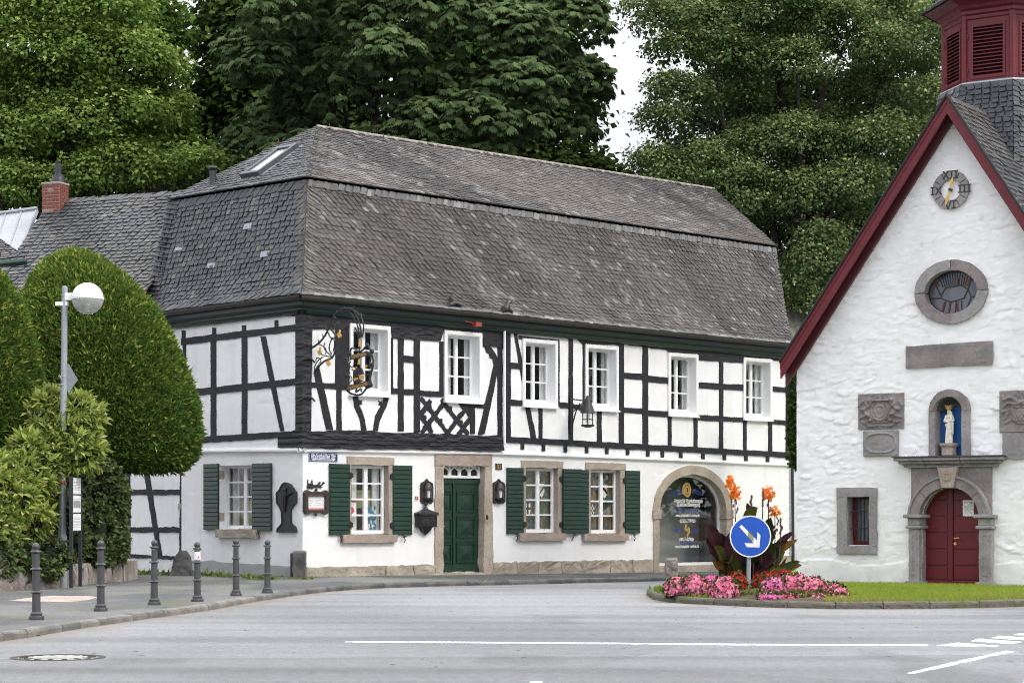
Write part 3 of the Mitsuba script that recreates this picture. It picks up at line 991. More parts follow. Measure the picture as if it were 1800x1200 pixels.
# skylight, vent pipe, roof hooks, eave figures
def on_surf(surf, wall, x, y, lift=0.0):
    """Point of the face seen at that place of the photograph, by search: (x metres, b metres)."""
    xs = np.linspace(surf.L[:, :] @ surf.dir, surf.R @ surf.dir, 240)[:, 0] if False else None
    aL, aR = min((surf.L @ surf.dir).min(), (surf.R @ surf.dir).min()), max((surf.L @ surf.dir).max(), (surf.R @ surf.dir).max())
    X, B = np.meshgrid(np.linspace(aL, aR, 500), np.linspace(0, surf.len, 160))
    P = surf.pt(X.ravel(), B.ravel(), np.full(X.size, lift)) - CAM
    e = (900 + F * P[:, 0] / P[:, 1] - x) ** 2 + (CY - F * P[:, 2] / P[:, 1] - y) ** 2
    i = np.argmin(e)
    return X.ravel()[i], B.ravel()[i]


def plate(surf, pts, l0, l1):
    x, b = np.array([p[0] for p in pts]), np.array([p[1] for p in pts])
    return trimesh.convex.convex_hull(np.vstack([surf.pt(x, b, np.full(len(x), l0)), surf.pt(x, b, np.full(len(x), l1))]))


sk = thing('skylight', 'roof window with pale reflecting pane in the upper left slate slope', 'skylight')
q = [on_surf(left_up, LE, *p) for p in ((438, 311), (468, 309), (513, 266), (484, 269))]
cx_, cb_ = np.mean([p[0] for p in q]), np.mean([p[1] for p in q])
hw, hb = 0.28, (np.mean([q[2][1], q[3][1]]) - np.mean([q[0][1], q[1][1]])) / 2
qq = lambda a, b0, b1: [(cx_ - a, cb_ + b0), (cx_ + a, cb_ + b0), (cx_ + a, cb_ + b1), (cx_ - a, cb_ + b1)]
mat('skylight_frame', (0.07, 0.07, 0.078), 0.4, metallic=0.3)
put('frame', [plate(left_up, [(cx_ + s * hw - 0.05, cb_ - hb), (cx_ + s * hw + 0.05, cb_ - hb), (cx_ + s * hw + 0.05, cb_ + hb), (cx_ + s * hw - 0.05, cb_ + hb)], 0, 0.13) for s in (-1, 1)]
    + [plate(left_up, qq(hw + 0.06, b0, b1), 0, 0.135) for b0, b1 in ((-hb - 0.06, -hb + 0.05), (hb - 0.07, hb + 0.06))], 'skylight_frame', sk)
scene['sky_pane'] = {'type': 'principled', 'base_color': rgb(0.30, 0.32, 0.34), 'roughness': 0.2, 'specular': 0.9}
put('pane', plate(left_up, qq(hw - 0.04, -hb + 0.05, hb - 0.07), 0.02, 0.09), 'sky_pane', sk)
put('flashing', plate(left_up, qq(hw + 0.14, -hb - 0.14, hb + 0.10), 0.0, 0.026), 'zinc', sk)

vx, vb = on_surf(left_up, LE, 374, 323)
vp = left_up.pt(np.array(vx), np.array(vb), np.array(0.0))
vt = thing('vent_pipe', 'dark grey vent pipe with a flat cap on the upper slate slope', 'vent pipe')
put('pipe', moved(lathe([(0.10, -0.15), (0.085, 0.05), (0.075, 0.10), (0.075, 0.30), (0.0, 0.30)], 16), vp), 'dark_post', vt, smooth=40)
put('cap', moved(lathe([(0.0, 0.40), (0.09, 0.395), (0.125, 0.37), (0.125, 0.345), (0.07, 0.30), (0.07, 0.28)], 16), vp), 'dark_post', vt, smooth=40)

for (sf, x, y) in ((front_up, 578, 228), (front_up, 672, 246), (front_up, 855, 277), (front_up, 948, 294), (left_up, 490, 256), (left_up, 530, 250)):
    hx, hb_ = on_surf(sf, None, x, y)
    p = sf.pt(np.array(hx), np.array(hb_), np.array(0.03))
    put('roof_hook', tube([p + [0, 0, 0.12], p + [0.02, -0.03, 0.03], p + [0.03, -0.06, -0.02], p + [0.02, -0.10, 0.03]], 0.010, 4), 'red_line_paint', roof)


def bird(x, y, hs, spread):
    """A black iron bird perched on the gutter edge."""
    s, z = FR.px(x, y, OV)
    o = lambda a, b, c=0.0: FR.w(s + a, z + b, OV - 0.05 + c)
    pieces = []
    if spread:
        pieces.append(tube([o(-0.20, -0.02), o(-0.12, 0.06), o(-0.02, 0.10), o(0.06, 0.11)], [0.02, 0.06, 0.065, 0.035], 8))
        pieces.append(tube([o(-0.10, 0.08), o(-0.09, 0.20), o(-0.04, 0.30), o(0.02, 0.36)], [0.045, 0.05, 0.03, 0.008], 6))
        pieces.append(tube([o(0.02, 0.12), o(0.16, 0.09), o(0.26, 0.04, 0.05)], [0.035, 0.05, 0.008], 6))
        pieces.append(tube([o(-0.14, 0.0), o(-0.15, -0.14)], 0.018, 5))
    else:
        pieces.append(tube([o(-0.12, -0.02), o(-0.06, 0.06), o(0.02, 0.13), o(0.05, 0.20)], [0.04, 0.09, 0.08, 0.05], 8))
        pieces.append(tube([o(0.02, 0.19), o(0.10, 0.25), o(0.18, 0.22)], [0.05, 0.05, 0.012], 6))
        pieces.append(tube([o(0.02, 0.10), o(0.14, 0.02), o(0.22, -0.10)], [0.05, 0.05, 0.015], 6))
        pieces.append(tube([o(-0.06, 0.0), o(-0.09, -0.13)], 0.016, 5))
        pieces.append(tube([o(0.05, 0.02), o(0.05, -0.13)], 0.016, 5))
    return cat_(pieces)


put('iron_bird', bird(800, 541, 1, True), 'iron_black', label='black iron bird with raised wing perched on the gutter, left one', cat='roof ornament')
put('iron_bird', bird(893, 548, 1, False), 'iron_black', label='black iron bird perched on the gutter with folded wings, right one', cat='roof ornament')
s_, z_ = FR.px(842, 570, 0.30)
put('siren_box', [FR.bx(s_ - 0.09, z_ - 0.045, s_ + 0.09, z_ + 0.045, 0.12, 0.30), FR.place(tube([(s_ - 0.08, z_ + 0.01, 0.26), (s_ - 0.55, z_ + 0.08, 0.2)], 0.012, 5))], 'fire_red',
    label='small red box under the eaves beside the middle of the front', cat='box')

# ------------------------------------------------------------------ walls, windows and timbers of the house
zg = lambda s: PAVE - 0.19 * min(max(s / 16.8, 0), 1)
wallF = Polygon([(0, -0.4), (16.75, -0.6), (16.75, zE1 - 0.1), (0, zE0 - 0.1)])
sW = LE.px(319, 900)[0]
wallL = Polygon([(sW, -0.4), (0.0, -0.4), (0.0, zE0 - 0.1), (-9.2, zLE - 0.1 if zLE > 5 else 5.6), (-9.2, 3.05), (sW, 3.05)])
holesF, holesL = [], []
TH = 0.32


def muntin_sash(wall, par, s0, z0, s1, z1, off, rows, leaves=2, fw=0.05, mw=0.028, mid=0.075, pane_mat='glass', depth=0.05):
    """Sash frame with glazing bars, each pane on its own."""
    op, bars = [], [wall.bx(s0, z0, s1, z0 + fw * 1.3, off, off + depth), wall.bx(s0, z1 - fw, s1, z1, off, off + depth),
                    wall.bx(s0, z0 + fw * 1.3, s0 + fw, z1 - fw, off, off + depth), wall.bx(s1 - fw, z0 + fw * 1.3, s1, z1 - fw, off, off + depth)]
    x0, x1, y0, y1 = s0 + fw, s1 - fw, z0 + fw * 1.3, z1 - fw
    lw = (x1 - x0 - mid * (leaves - 1)) / leaves
    for k in range(leaves):
        a = x0 + k * (lw + mid)
        if k < leaves - 1:
            bars.append(wall.bx(a + lw, y0, a + lw + mid, y1, off, off + depth + 0.012))
        h = (y1 - y0 - mw * (rows - 1)) / rows
        for r in range(rows):
            b = y0 + r * (h + mw)
            if r < rows - 1:
                bars.append(wall.bx(a, b + h, a + lw, b + h + mw, off + 0.006, off + depth - 0.006))
            op.append((a, b, a + lw, b + h))
    put('sash', bars, 'white_paint', par)
    for a, b, c, d in op:
        m = trimesh.Trimesh([(a - .004, b - .004, off + 0.02), (c + .004, b - .004, off + 0.02), (c + .004, d + .004, off + 0.02), (a - .004, d + .004, off + 0.02)], [[0, 1, 2], [0, 2, 3]], process=False)
        put('pane', wall.place(m), pane_mat, par)
    return op


def curtain(wall, s0, z0, s1, z1, off, seed=0, amp=0.02, folds=9):
    rng = np.random.default_rng(seed)
    n = max(int((s1 - s0) / 0.012), 8)
    s = np.linspace(s0, s1, n)
    ph = np.cumsum(rng.uniform(0.5, 1.5, n)) * 2 * math.pi * folds / n
    o = off + amp * np.sin(ph)
    V = np.concatenate([np.column_stack([s, np.full(n, z0), o]), np.column_stack([s, np.full(n, z1), o])])
    Fc = np.vstack([[[i, i + 1, n + i + 1], [i, n + i + 1, n + i]] for i in range(n - 1)])
    return wall.place(trimesh.Trimesh(V, Fc, process=False))


UP = [(616, 571, 687, 695), (782, 583, 848, 707), (920, 597, 981, 715), (1030, 607, 1088, 721), (1176, 621.5, 1228, 731), (1308, 630, 1358, 738)]
upr = []
wlab = ['upper window behind the hanging inn sign', 'upper window above the lattice timbers', 'upper window right of the white downpipe', 'upper window above the wall lantern', 'fifth upper window', 'upper window at the right end']
for i, r in enumerate(UP):
    s0, z0, s1, z1 = FR.rect(*r, off=0.06)
    upr.append((s0, z0, s1, z1))
    w = put('window', FR.ex(sbox(s0, z0, s1, z1).difference(sbox(s0 + .085, z0 + .10, s1 - .085, z1 - .085)), 0.002, 0.06), 'white_paint', HOUSE, label=wlab[i])
    put('sill', FR.bx(s0 - 0.01, z0 - 0.03, s1 + 0.01, z0 + 0.012, 0.0, 0.10), 'white_paint', w)
    a, b, c, d = s0 + .085, z0 + .10, s1 - .085, z1 - .085
    holesF.append(sbox(a, b, c, d))
    dep = -0.24
    put('reveal', [FR.bx(a - .02, b - .02, a, d + .02, dep - .02, 0.045), FR.bx(c, b - .02, c + .02, d + .02, dep - .02, 0.045),
                   FR.bx(a, d, c, d + .02, dep - .02, 0.045), FR.bx(a, b - .02, c, b, dep - .02, 0.045)], 'white_paint', w)
    muntin_sash(FR, w, a, b, c, d, dep, 3, fw=0.06, mid=0.085, mw=0.035)
    mid = (a + c) / 2
    if i in (1, 2, 3, 4, 5):
        put('curtain', curtain(FR, a, b, mid - 0.10 + 0.04 * (i % 2), d, dep - 0.10, i), 'curtain', w)
        put('curtain', curtain(FR, c - 0.10 - 0.03 * (i % 3), b, c, d, dep - 0.10, i + 9), 'curtain', w)
    else:
        put('curtain', curtain(FR, c - 0.16, b, c, d, dep - 0.10, i + 9), 'curtain', w)

# timbers: (photo outline) on the front; each beam its own part
def beam(wall, pts, off=0.022, mt='black_timber', amp=0.0045, seed=None, back=0.0):
    poly = wobble(wall.poly(pts, off), amp, 0.18, seed if seed is not None else len(scene))
    poly = poly.difference(unary_union([h for h in (holesF if wall is FR else holesL)])) if (holesF if wall is FR else holesL) else poly
    return put('beam', wall.ex(poly, back - 0.004, off), mt, HOUSE)


def vb_(x0, x1, y0, y1, wall=FR, **k):
    return beam(wall, [(x0, y0), (x1, y0), (x1, y1), (x0, y1)], off=0.019 + 0.0013 * (len(scene) % 5), **k)


def hb(x0, x1, yl0, yl1, yr0, yr1, wall=FR, off=0.026, **k):
    return beam(wall, [(x0, yl0), (x1, yr0), (x1, yr1), (x0, yl1)], off=off, **k)


def fascia_y(x):
    return 549 + (x - 549) * (632 - 551) / (1395 - 549)


# dark top plates
beam(FR, [(531, 546), (560, 548), (700, 562), (887, 580), (887, 612), (851, 607), (848, 590), (780, 583), (775, 600), (738, 598), (691, 595), (687, 575), (616, 571), (612, 580), (549, 578), (531, 576)], off=0.034, mt='carved_timber')
beam(FR, [(887, 581), (905, 582), (980, 589), (1030, 594), (1097, 601), (1097, 606), (1090, 612), (1088, 607), (1030, 606), (1025, 605), (1010, 592), (980, 590), (915, 585), (887, 583)], off=0.03)
beam(FR, [(1095, 598), (1230, 611), (1308, 620), (1382, 628), (1382, 636), (1358, 633), (1357, 630), (1308, 630), (1306, 638), (1229, 633), (1228, 622), (1176, 621), (1174, 615.5), (1139, 611), (1096, 605)], off=0.03)
beam(FR, [(912, 590), (981, 597), (981, 601), (912, 596)], off=0.02)
# the lower edge of the upper storey: carved sill on the left, plain sill on the right
sill = wobble(FR.poly([(531, 750), (548, 758), (620, 757), (700, 760), (800, 763), (884, 767), (887, 793), (800, 790.5), (531, 786.5)], 0.12), 0.01, 0.2, 9)
put('sill_beam', FR.ex(sill, -0.002, 0.12), 'carved_timber', HOUSE, label='massive carved black sill beam')
crn = [FR.place(tube([(a, FR.px(*p, 0.12)[1] , 0.118), (b, FR.px(*q, 0.12)[1], 0.118)], 0.022, 6)) for p, q, a, b in
       [((540, 770), (884, 778), FR.px(540, 770, .12)[0], FR.px(884, 778, .12)[0]), ((540, 778), (884, 785), FR.px(540, 778, .12)[0], FR.px(884, 785, .12)[0])]]
put('sill_moulding', crn, 'carved_timber', HOUSE)
hb(888, 1387, 767, 777.5, 795, 804.5, off=0.035)
# posts
post = FR.poly([(531, 546), (549.5, 546), (547, 757), (531, 752)], 0.05)
put('corner_post', [FR.ex(wobble(post, 0.004, 0.3, 2), -0.004, 0.05), LE.bx(-0.20, LE.px(530, 768)[1], 0.049, zE0 - 0.37, -0.05, 0.04)], 'carved_timber', HOUSE, label='carved black corner post')
pr = []
for y in (632, 700):
    s, z = FR.px(540, y, 0.05)
    pr.append(FR.place(tube([(s - 0.22, z - 0.05, 0.055), (s - 0.1, z + 0.01, 0.075), (s, z + 0.025, 0.08), (s + 0.1, z + 0.01, 0.075), (s + 0.2, z - 0.05, 0.055)], 0.022, 6)))
put('post_ring', pr, 'carved_timber', HOUSE)
vb_(590, 614, 580, 682)
vb_(592, 601, 682, 757)
hb(547, 617, 672, 681, 675, 686)
beam(FR, [(552, 655), (560, 640), (586, 755), (574, 755)], off=0.021)
for pts in ([(621, 697), (630, 697), (632, 712), (639, 728), (645, 757), (636, 757), (632, 735), (624, 715)], [(684, 697), (675, 697), (673, 708), (660, 730), (656, 757), (665, 757), (668, 738), (680, 715)]):
    beam(FR, pts, off=0.02)
for x, y in ((632, 708), (671, 710), (637, 742), (665, 738)):
    s, z = FR.px(x, y, 0.02)
    sg = -1 if x > 655 else 1
    put('timber_leaf', FR.ex(Polygon([(s - .02 * sg, z - .06), (s + .09 * sg, z - .02), (s + .06 * sg, z + .02), (s + .10 * sg, z + .07), (s + .03 * sg, z + .05), (s - .02 * sg, z + .07)]).buffer(0), -0.003, 0.018), 'black_timber', HOUSE)
vb_(700, 710, 592, 758)
vb_(728, 738.5, 595, 760)
vb_(687, 691, 594, 690)
hb(709, 729, 625, 636, 627, 638)
hb(687, 729, 682, 692, 684, 694)
hb(738, 783, 686, 696, 688, 698)
vb_(773, 782, 600, 690)
vb_(827, 835, 706, 763)
hb(835, 856, 707, 716, 709, 718)
beam(FR, [(870, 634), (878, 640), (852, 764), (841, 764)], off=0.021)
vb_(875, 884, 608, 767)
beam(FR, [(848, 600), (858, 604), (872, 622), (877, 640), (871, 636), (868, 640), (866, 630), (862, 630), (860, 621), (856, 620), (852, 610), (848, 609)], off=0.02)
# lattice of crossing timbers under the second window
lat = []
for p, q in (((740, 699), (788, 762)), ((776, 703), (824, 764)), ((785, 703), (741, 761)), ((828, 707), (785, 764)), ((739, 727), (760, 762)), ((739, 730), (758, 704)), ((808, 706), (828, 732)), ((806, 764), (828, 735))):
    pp, qq_ = FR.px(*p, 0.02), FR.px(*q, 0.02)
    bm = wobble(bar(pp, qq_, 0.115), 0.008, 0.08, len(scene))
    L = math.hypot(*(qq_ - pp))
    cusp = []
    for t in (0.3, 0.7):
        c0 = pp + (qq_ - pp) * t
        cusp.append(Point(*(c0 + np.array([0.03, 0.05]))).buffer(0.055, 2))
    bm = unary_union([bm] + cusp)
    put('lattice_timber', FR.ex(bm, -0.003, 0.016 + 0.0015 * len(lat)), 'black_timber', HOUSE)
    lat.append(1)
vb_(888, 898, 583, 769)
beam(FR, [(904, 585), (909, 585), (921, 655), (921, 690)], off=0.021)
hb(896, 918, 637, 647, 639, 649)
hb(896, 921, 702, 712, 704, 714)
beam(FR, [(924, 715), (932, 716), (943, 771), (934, 770)], off=0.021)
vb_(947, 954, 715, 772)
vb_(981, 984, 597, 716)
vb_(1000, 1007.5, 591, 776)
vb_(1025, 1031, 596, 720)
hb(981, 1001, 707, 717, 708, 718)
hb(1007, 1031, 710, 719, 712, 721)
vb_(1050, 1058, 721, 778)
vb_(1088.5, 1097, 601, 783)
vb_(1130, 1139.5, 606, 787)
hb(1097, 1130, 655, 665, 657, 668)
hb(1139, 1176, 660, 671, 664, 675)
hb(1097, 1130, 716, 725, 718, 727.5)
hb(1139, 1176, 721, 731, 723, 733)
vb_(1175, 1181, 731, 789)
vb_(1220, 1226.5, 731, 792)
hb(1229, 1265, 672, 682, 674, 684.5)
hb(1271, 1308, 675, 684.5, 676, 686)
hb(1228, 1266, 729, 738.5, 731, 741)
hb(1271, 1309, 732, 740, 734, 742)
vb_(1265, 1271.5, 636, 796)
vb_(1307, 1313, 738, 799)
vb_(1351, 1357.6, 738, 802)
hb(1358, 1382, 679, 688, 681, 690)
hb(1357, 1382, 737, 745, 739, 747)
vb_(1382, 1391, 634, 808)
for x, y0, y1 in ((919, 776, 790), (956, 779, 793), (994.6, 781, 795), (1032, 783, 796.5), (1067.5, 786, 798), (1104, 789, 800), (1139.5, 790, 803.5), (1165, 792, 805), (1197.4, 794, 806.5), (1236.4, 797, 808), (1274, 799, 809), (1312, 800, 811.5), (1350, 803, 813.5)):
    put('joist_end', FR.ex(FR.poly([(x - 2.7, y0), (x + 2.7, y0), (x + 2.7, y1), (x - 2.7, y1)], 0.03), -0.003, 0.030), 'black_timber', HOUSE)

# white string course under the upper storey, downpipe
yb = lambda x: np.interp(x, [531, 866, 1160, 1392], [787.5, 793, 804, 814.5])
bandp = [(x, yb(x)) for x in np.linspace(531, 1392, 14)]
bs = [tuple(FR.px(x, y, 0.07)) for x, y in bandp]
put('string_course', [along(FR, [(s - (0.07 if k == 0 else 0), z) for k, (s, z) in enumerate(bs)], [(0.0, 0.0), (0.055, 0.0), (0.075, -0.03), (0.075, -0.062), (0.045, -0.085), (0.0, -0.10)]),
                      along(LE, [(LE.px(x, y, 0.07)[0] + (0.07 if x > 530 else 0), LE.px(x, y, 0.07)[1]) for x, y in ((318, 790), (420, 788.5), (531, 787.5))], [(0.0, 0.0), (0.055, 0.0), (0.075, -0.03), (0.075, -0.062), (0.045, -0.085), (0.0, -0.10)])], 'white_plaster', HOUSE)
s_, z_ = FR.px(887, 690, 0.09)
put('downpipe', FR.place(tube([(s_, FR.px(887, 575, 0.09)[1], 0.09), (s_, FR.px(887, 782, 0.09)[1], 0.09)], 0.032, 8)), 'white_paint', HOUSE, smooth=40, label='thin white downpipe')
s_ = 16.80
put('downpipe', FR.place(tube([(s_, zE1 - 0.3, 0.10), (s_, 3.5, 0.06), (s_ + 0.05, 0.0, 0.06)], 0.04, 8)), 'dark_post', HOUSE, smooth=40)

# ground floor windows with stone surrounds and shutters
def shutter(wall, x0, y0, x1, y1, off=0.05, open_deg=0.0, n=15, label=None):
    s0, z0, s1, z1 = wall.rect(x0, y0, x1, y1, off)
    th = 0.035
    w = s1 - s0
    fr = [wall.bx(s0, z0, s1, z1, off - th, off - th + 0.012), wall.bx(s0, z0, s0 + 0.03, z1, off - th + 0.012, off - 0.006), wall.bx(s1 - 0.03, z0, s1, z1, off - th + 0.012, off - 0.006)]
    key = put('shutter', fr, 'green_paint', HOUSE, label=label)
    h = (z1 - z0) / n
    for k in range(n):
        a = z0 + k * h
        prof = [(off - th + 0.011, 0.0), (off + 0.006, 0.004), (off + 0.008, 0.012), (off - 0.004, h - 0.006), (off - th + 0.011, h)]
        V = np.array([[wall.w(s, a + dz, o) for o, dz in prof] for s in (s0 + 0.012, s1 - 0.012)]).reshape(-1, 3)
        put('slat', trimesh.convex.convex_hull(V), 'green_paint', key)
    hz = 0.17 * (z1 - z0)
    return key, (s0, z0, s1, z1)


def hinges(wall, s, z0, z1, off, sg):
    for t in (0.14, 0.84):
        z = z0 + (z1 - z0) * t
        put('hinge', [wall.bx(s - 0.06, z - 0.05, s + 0.06, z + 0.05, off - 0.02, off + 0.012), wall.place(tube([(s, z - 0.07, off), (s, z + 0.07, off)], 0.022, 6))], 'iron_black', HOUSE)


def holdback(wall, x, y, slant=0.0):
    s, z = wall.px(x, y, 0.05)
    put('shutter_hook', wall.place(tube([(s, z + 0.09, 0.02), (s, z + 0.05, 0.09), (s - 0.012 - slant, z - 0.05, 0.09), (s - 0.03 - slant, z - 0.10, 0.075)], 0.014, 5)), 'iron_black', HOUSE)
    put('shutter_hook', wall.place(tube([(s - 0.05, z + 0.02, 0.09), (s + 0.05, z + 0.05, 0.09)], 0.012, 5)), 'iron_black', HOUSE)


def stone_window(wall, outer, inner, sill, lab, mats=('tan_stone', 'tan_stone_b', 'pink_stone'), rows=4, glass='glass'):
    O, I = wall.rect(*outer, off=0.03), wall.rect(*inner, off=0.03)
    S = wall.rect(*sill, off=0.10)
    w = put('window', wall.ex(wobble(sbox(O[0], I[3], O[2], O[3]), 0.008, 0.25, 1), -0.26, 0.034), mats[0], HOUSE, label=lab)
    put('jamb', wall.ex(wobble(sbox(O[0], I[1], I[0], I[3] - 0.003), 0.006, 0.25, 2), -0.26, 0.03), mats[1], w)
    put('jamb', wall.ex(wobble(sbox(I[2], I[1], O[2], I[3] - 0.003), 0.006, 0.25, 3), -0.26, 0.03), mats[1], w)
    put('sill', wall.ex(wobble(sbox(S[0], S[1], S[2], S[3]), 0.006, 0.25, 4), -0.26, 0.10), mats[2], w)
    hole = sbox(I[0] - 0.02, I[1] - 0.02, I[2] + 0.02, I[3] + 0.02)
    (holesF if wall is FR else holesL).append(unary_union([hole, sbox(O[0] + .01, I[1], O[2] - .01, O[3] - .01)]))
    return w, I


# outer stone, inner opening (as its front edges show), sill, shutters
G = [((611, 803, 693, 940), (617.5, 817, 683, 939), (604, 940, 699, 953), (580, 815, 615.5, 940), (691, 818, 725, 940), 'ground floor window left of the green door, posters behind the panes'),
     ((917, 810, 990, 937), (924.5, 822, 981, 936.5), (915, 937, 995.5, 949.5), (892, 822, 921, 938), (990.5, 824, 1023, 937.5), 'ground floor window with coloured glass, right of the green door'),
     ((1030, 813.5, 1100, 938), (1038.5, 825, 1090.5, 937.5), (1028, 938, 1106, 950), None, (1099.6, 827, 1125.5, 937), 'ground floor window with coloured glass, left of the arch')]
for i, (o, inn, sl, sh0, sh1, lab) in enumerate(G):
    w, I = stone_window(FR, o, inn, sl, lab)
    dep = -0.17
    op = muntin_sash(FR, w, I[0], I[1] + 0.005, I[2], I[3] - 0.01, dep, 4, fw=0.065, mid=0.10, mw=0.035, pane_mat='glass' if i == 0 else 'glass')
    a, b, c, d = I
    if i == 0:
        put('curtain', curtain(FR, a + 0.28, b, a + 0.42, d, dep - 0.12, 3), 'curtain', w)
        put('curtain', curtain(FR, c - 0.20, b, c, d, dep - 0.12, 4), 'curtain', w)
        put('ledge', FR.bx(a, b - 0.02, c, b + 0.05, dep - 0.45, dep - 0.03), 'white_paint', w)
        mat('poster_blue', lambda p, n, uv: mix((0.03, 0.14, 0.25), (0.55, 0.55, 0.50), smoothstep(0.50, 0.58, pf((p.x + p.y) * 13, p.z * 13, 0.0, octaves=2))), 0.5)
        mat('blind_green', lambda p, n, uv: mix((0.22, 0.25, 0.10), (0.34, 0.36, 0.18), pn(0.0, p.z * 30, 0.0)), 0.8)
        hgt = d - b
        put('blind', FR.bx(a + .02, b + 0.38 * hgt, c - .02, b + 0.64 * hgt, dep - 0.20, dep - 0.19), 'blind_green', w)
        put('poster', FR.bx(a + 0.08, b + 0.24 * hgt, a + 0.34, b + 0.485 * hgt, dep - 0.045, dep - 0.035), 'panel_white', w, label='white notice with a red band and red round badge')
        put('poster_band', FR.bx(a + 0.08, b + 0.465 * hgt, a + 0.34, b + 0.49 * hgt, dep - 0.035, dep - 0.030), 'ink_red', w)
        put('poster_badge', FR.place(moved(lathe([(0, 0), (0.075, 0.0), (0.075, 0.004), (0, 0.004)], 20), [a + 0.20, b + 0.345 * hgt, dep - 0.034])), 'ink_red', w)
        put('poster', FR.bx(c - 0.47, b + 0.05 * hgt, c - 0.12, b + 0.40 * hgt, dep - 0.09, dep - 0.08), 'poster_blue', w, label='blue patterned poster')
        put('flower_pot', FR.place(moved(tfm(lathe([(0, 0), (0.09, 0), (0.12, 0.12), (0, 0.12)], 14), rot([1, 0, 0], -90)), [c - 0.28, b + 0.05, dep - 0.20])), 'sash_yellow', w)
        put('flower_pot', FR.place(moved(tfm(lathe([(0, 0), (0.08, 0), (0.10, 0.09), (0, 0.09)], 14), rot([1, 0, 0], -90)), [a + 0.22, b + 0.05, dep - 0.18])), 'sash_yellow', w)
    else:
        put('coloured_glass', FR.bx(a, b, c, d, dep - 0.060, dep - 0.045), 'stained_glass', w)
        tow = [(0.70, 0.66, 0), (0.27, 0.36, 1)] if i == 1 else [(0.70, 0.66, 2), (0.27, 0.36, 3)]
        for fx, fz, pat in tow:
            x, z = a + fx * (c - a), b + fz * (d - b)
            shape = Polygon([(-.10, .15), (.10, .15), (.10, -.03), (.06, -.12), (0, -.17), (-.06, -.12), (-.10, -.03)])
            put('shield', FR.place(moved(extrude(shape, 0, 0.004), [x, z, dep - 0.044])), 'panel_white', w)
            if pat == 0:
                g2 = shape.intersection(Polygon([(-.11, -.16), (.11, .06), (.11, .13), (-.11, -.09)]))
                put('shield_charge', FR.place(moved(extrude(g2, 0, 0.004), [x, z, dep - 0.039])), 'lawn_green', w)
            elif pat in (1, 2):
                g2 = shape.intersection(unary_union([sbox(-.028, -.3, .028, .3), sbox(-.3, -.005, .3, .05)])) if pat == 1 else shape.intersection(Polygon([(-.11, .10), (.11, -.10), (.11, -.02), (-.11, .17)]))
                put('shield_charge', FR.place(moved(extrude(g2, 0, 0.004), [x, z, dep - 0.039])), 'iron_black', w)
            else:
                g2 = unary_union([sbox(-.10 + .05 * r, -.16 + .062 * q, -.05 + .05 * r, -.098 + .062 * q) for r in range(4) for q in range(5) if (r + q) % 2]).intersection(shape)
                put('shield_charge', FR.place(moved(extrude(g2, 0, 0.004), [x, z, dep - 0.039])), 'iron_black', w)
    if sh0:
        k, R = shutter(FR, *sh0)
        hinges(FR, R[2] + 0.02, R[1], R[3], 0.05, 1)
        holdback(FR, (sh0[0] + sh0[2]) / 2 + 1, sh0[3] + 6)
    k, R = shutter(FR, *sh1, off=0.05 if i != 1 else 0.095)
    hinges(FR, R[0] - 0.02, R[1], R[3], 0.05, -1)
    if i != 1:
        holdback(FR, (sh1[0] + sh1[2]) / 2 + 1, sh1[3] + 6, -0.03)
# the shutter half hidden behind its neighbour
shutter(FR, 1011, 825.5, 1035.5, 937.2, off=0.05)
holdback(FR, 1008, 943, 0.06)

# door with transom light and heavy stone surround
lint = FR.poly([(765.5, 800), (865.5, 800.5), (865.5, 819), (765.5, 818.5)], 0.04)
D = put('door_surround', FR.ex(wobble(lint, 0.006, 0.25, 1), -0.30, 0.04), 'pink_stone', HOUSE)
put('jamb', FR.ex(wobble(FR.poly([(766, 819), (780, 819), (779.5, 1006), (765, 1006)], 0.035), 0.012, 0.2, 2), -0.30, 0.035), 'tan_stone', D)
put('jamb', FR.ex(wobble(FR.poly([(852, 819), (865.5, 819), (867, 1006), (851, 1006)], 0.035), 0.012, 0.2, 3), -0.30, 0.035), 'tan_stone', D)
DI = [FR.px(780, 930, 0.035)[0], FR.px(780, 1000, 0.035)[1], FR.px(852, 930, 0.035)[0], FR.px(815, 819, 0.035)[1]]
holesF.append(sbox(DI[0] - 0.04, -0.6, DI[2] + 0.04, DI[3] + 0.04))
gsd = zg((DI[0] + DI[2]) / 2)
put('threshold', FR.ex(wobble(FR.poly([(770, 1006.5), (864, 1005), (866, 1011), (760, 1014)], 0.10), 0.01, 0.2, 5), -0.32, 0.12), 'tan_stone', D)
zb, zt = gsd + 0.05, FR.px(810, 842, -0.16)[1]
dd = -0.16
door = put('door', FR.bx(DI[0], zb, DI[2], zt, dd - 0.06, dd), 'green_paint', HOUSE, label='dark green panelled double door')
W_ = DI[2] - DI[0]
lw = W_ * 0.37
put('head_rail', FR.bx(DI[0], zt - 0.10, DI[2], zt, dd, dd + 0.035), 'green_paint', door)
put('kick_board', FR.bx(DI[0], zb, DI[2], zb + 0.16, dd, dd + 0.03), 'green_paint', door)
put('cover_strip', FR.bx(DI[0] + lw - 0.03, zb + 0.16, DI[0] + lw + 0.03, zt - 0.10, dd, dd + 0.03), 'green_paint', door)
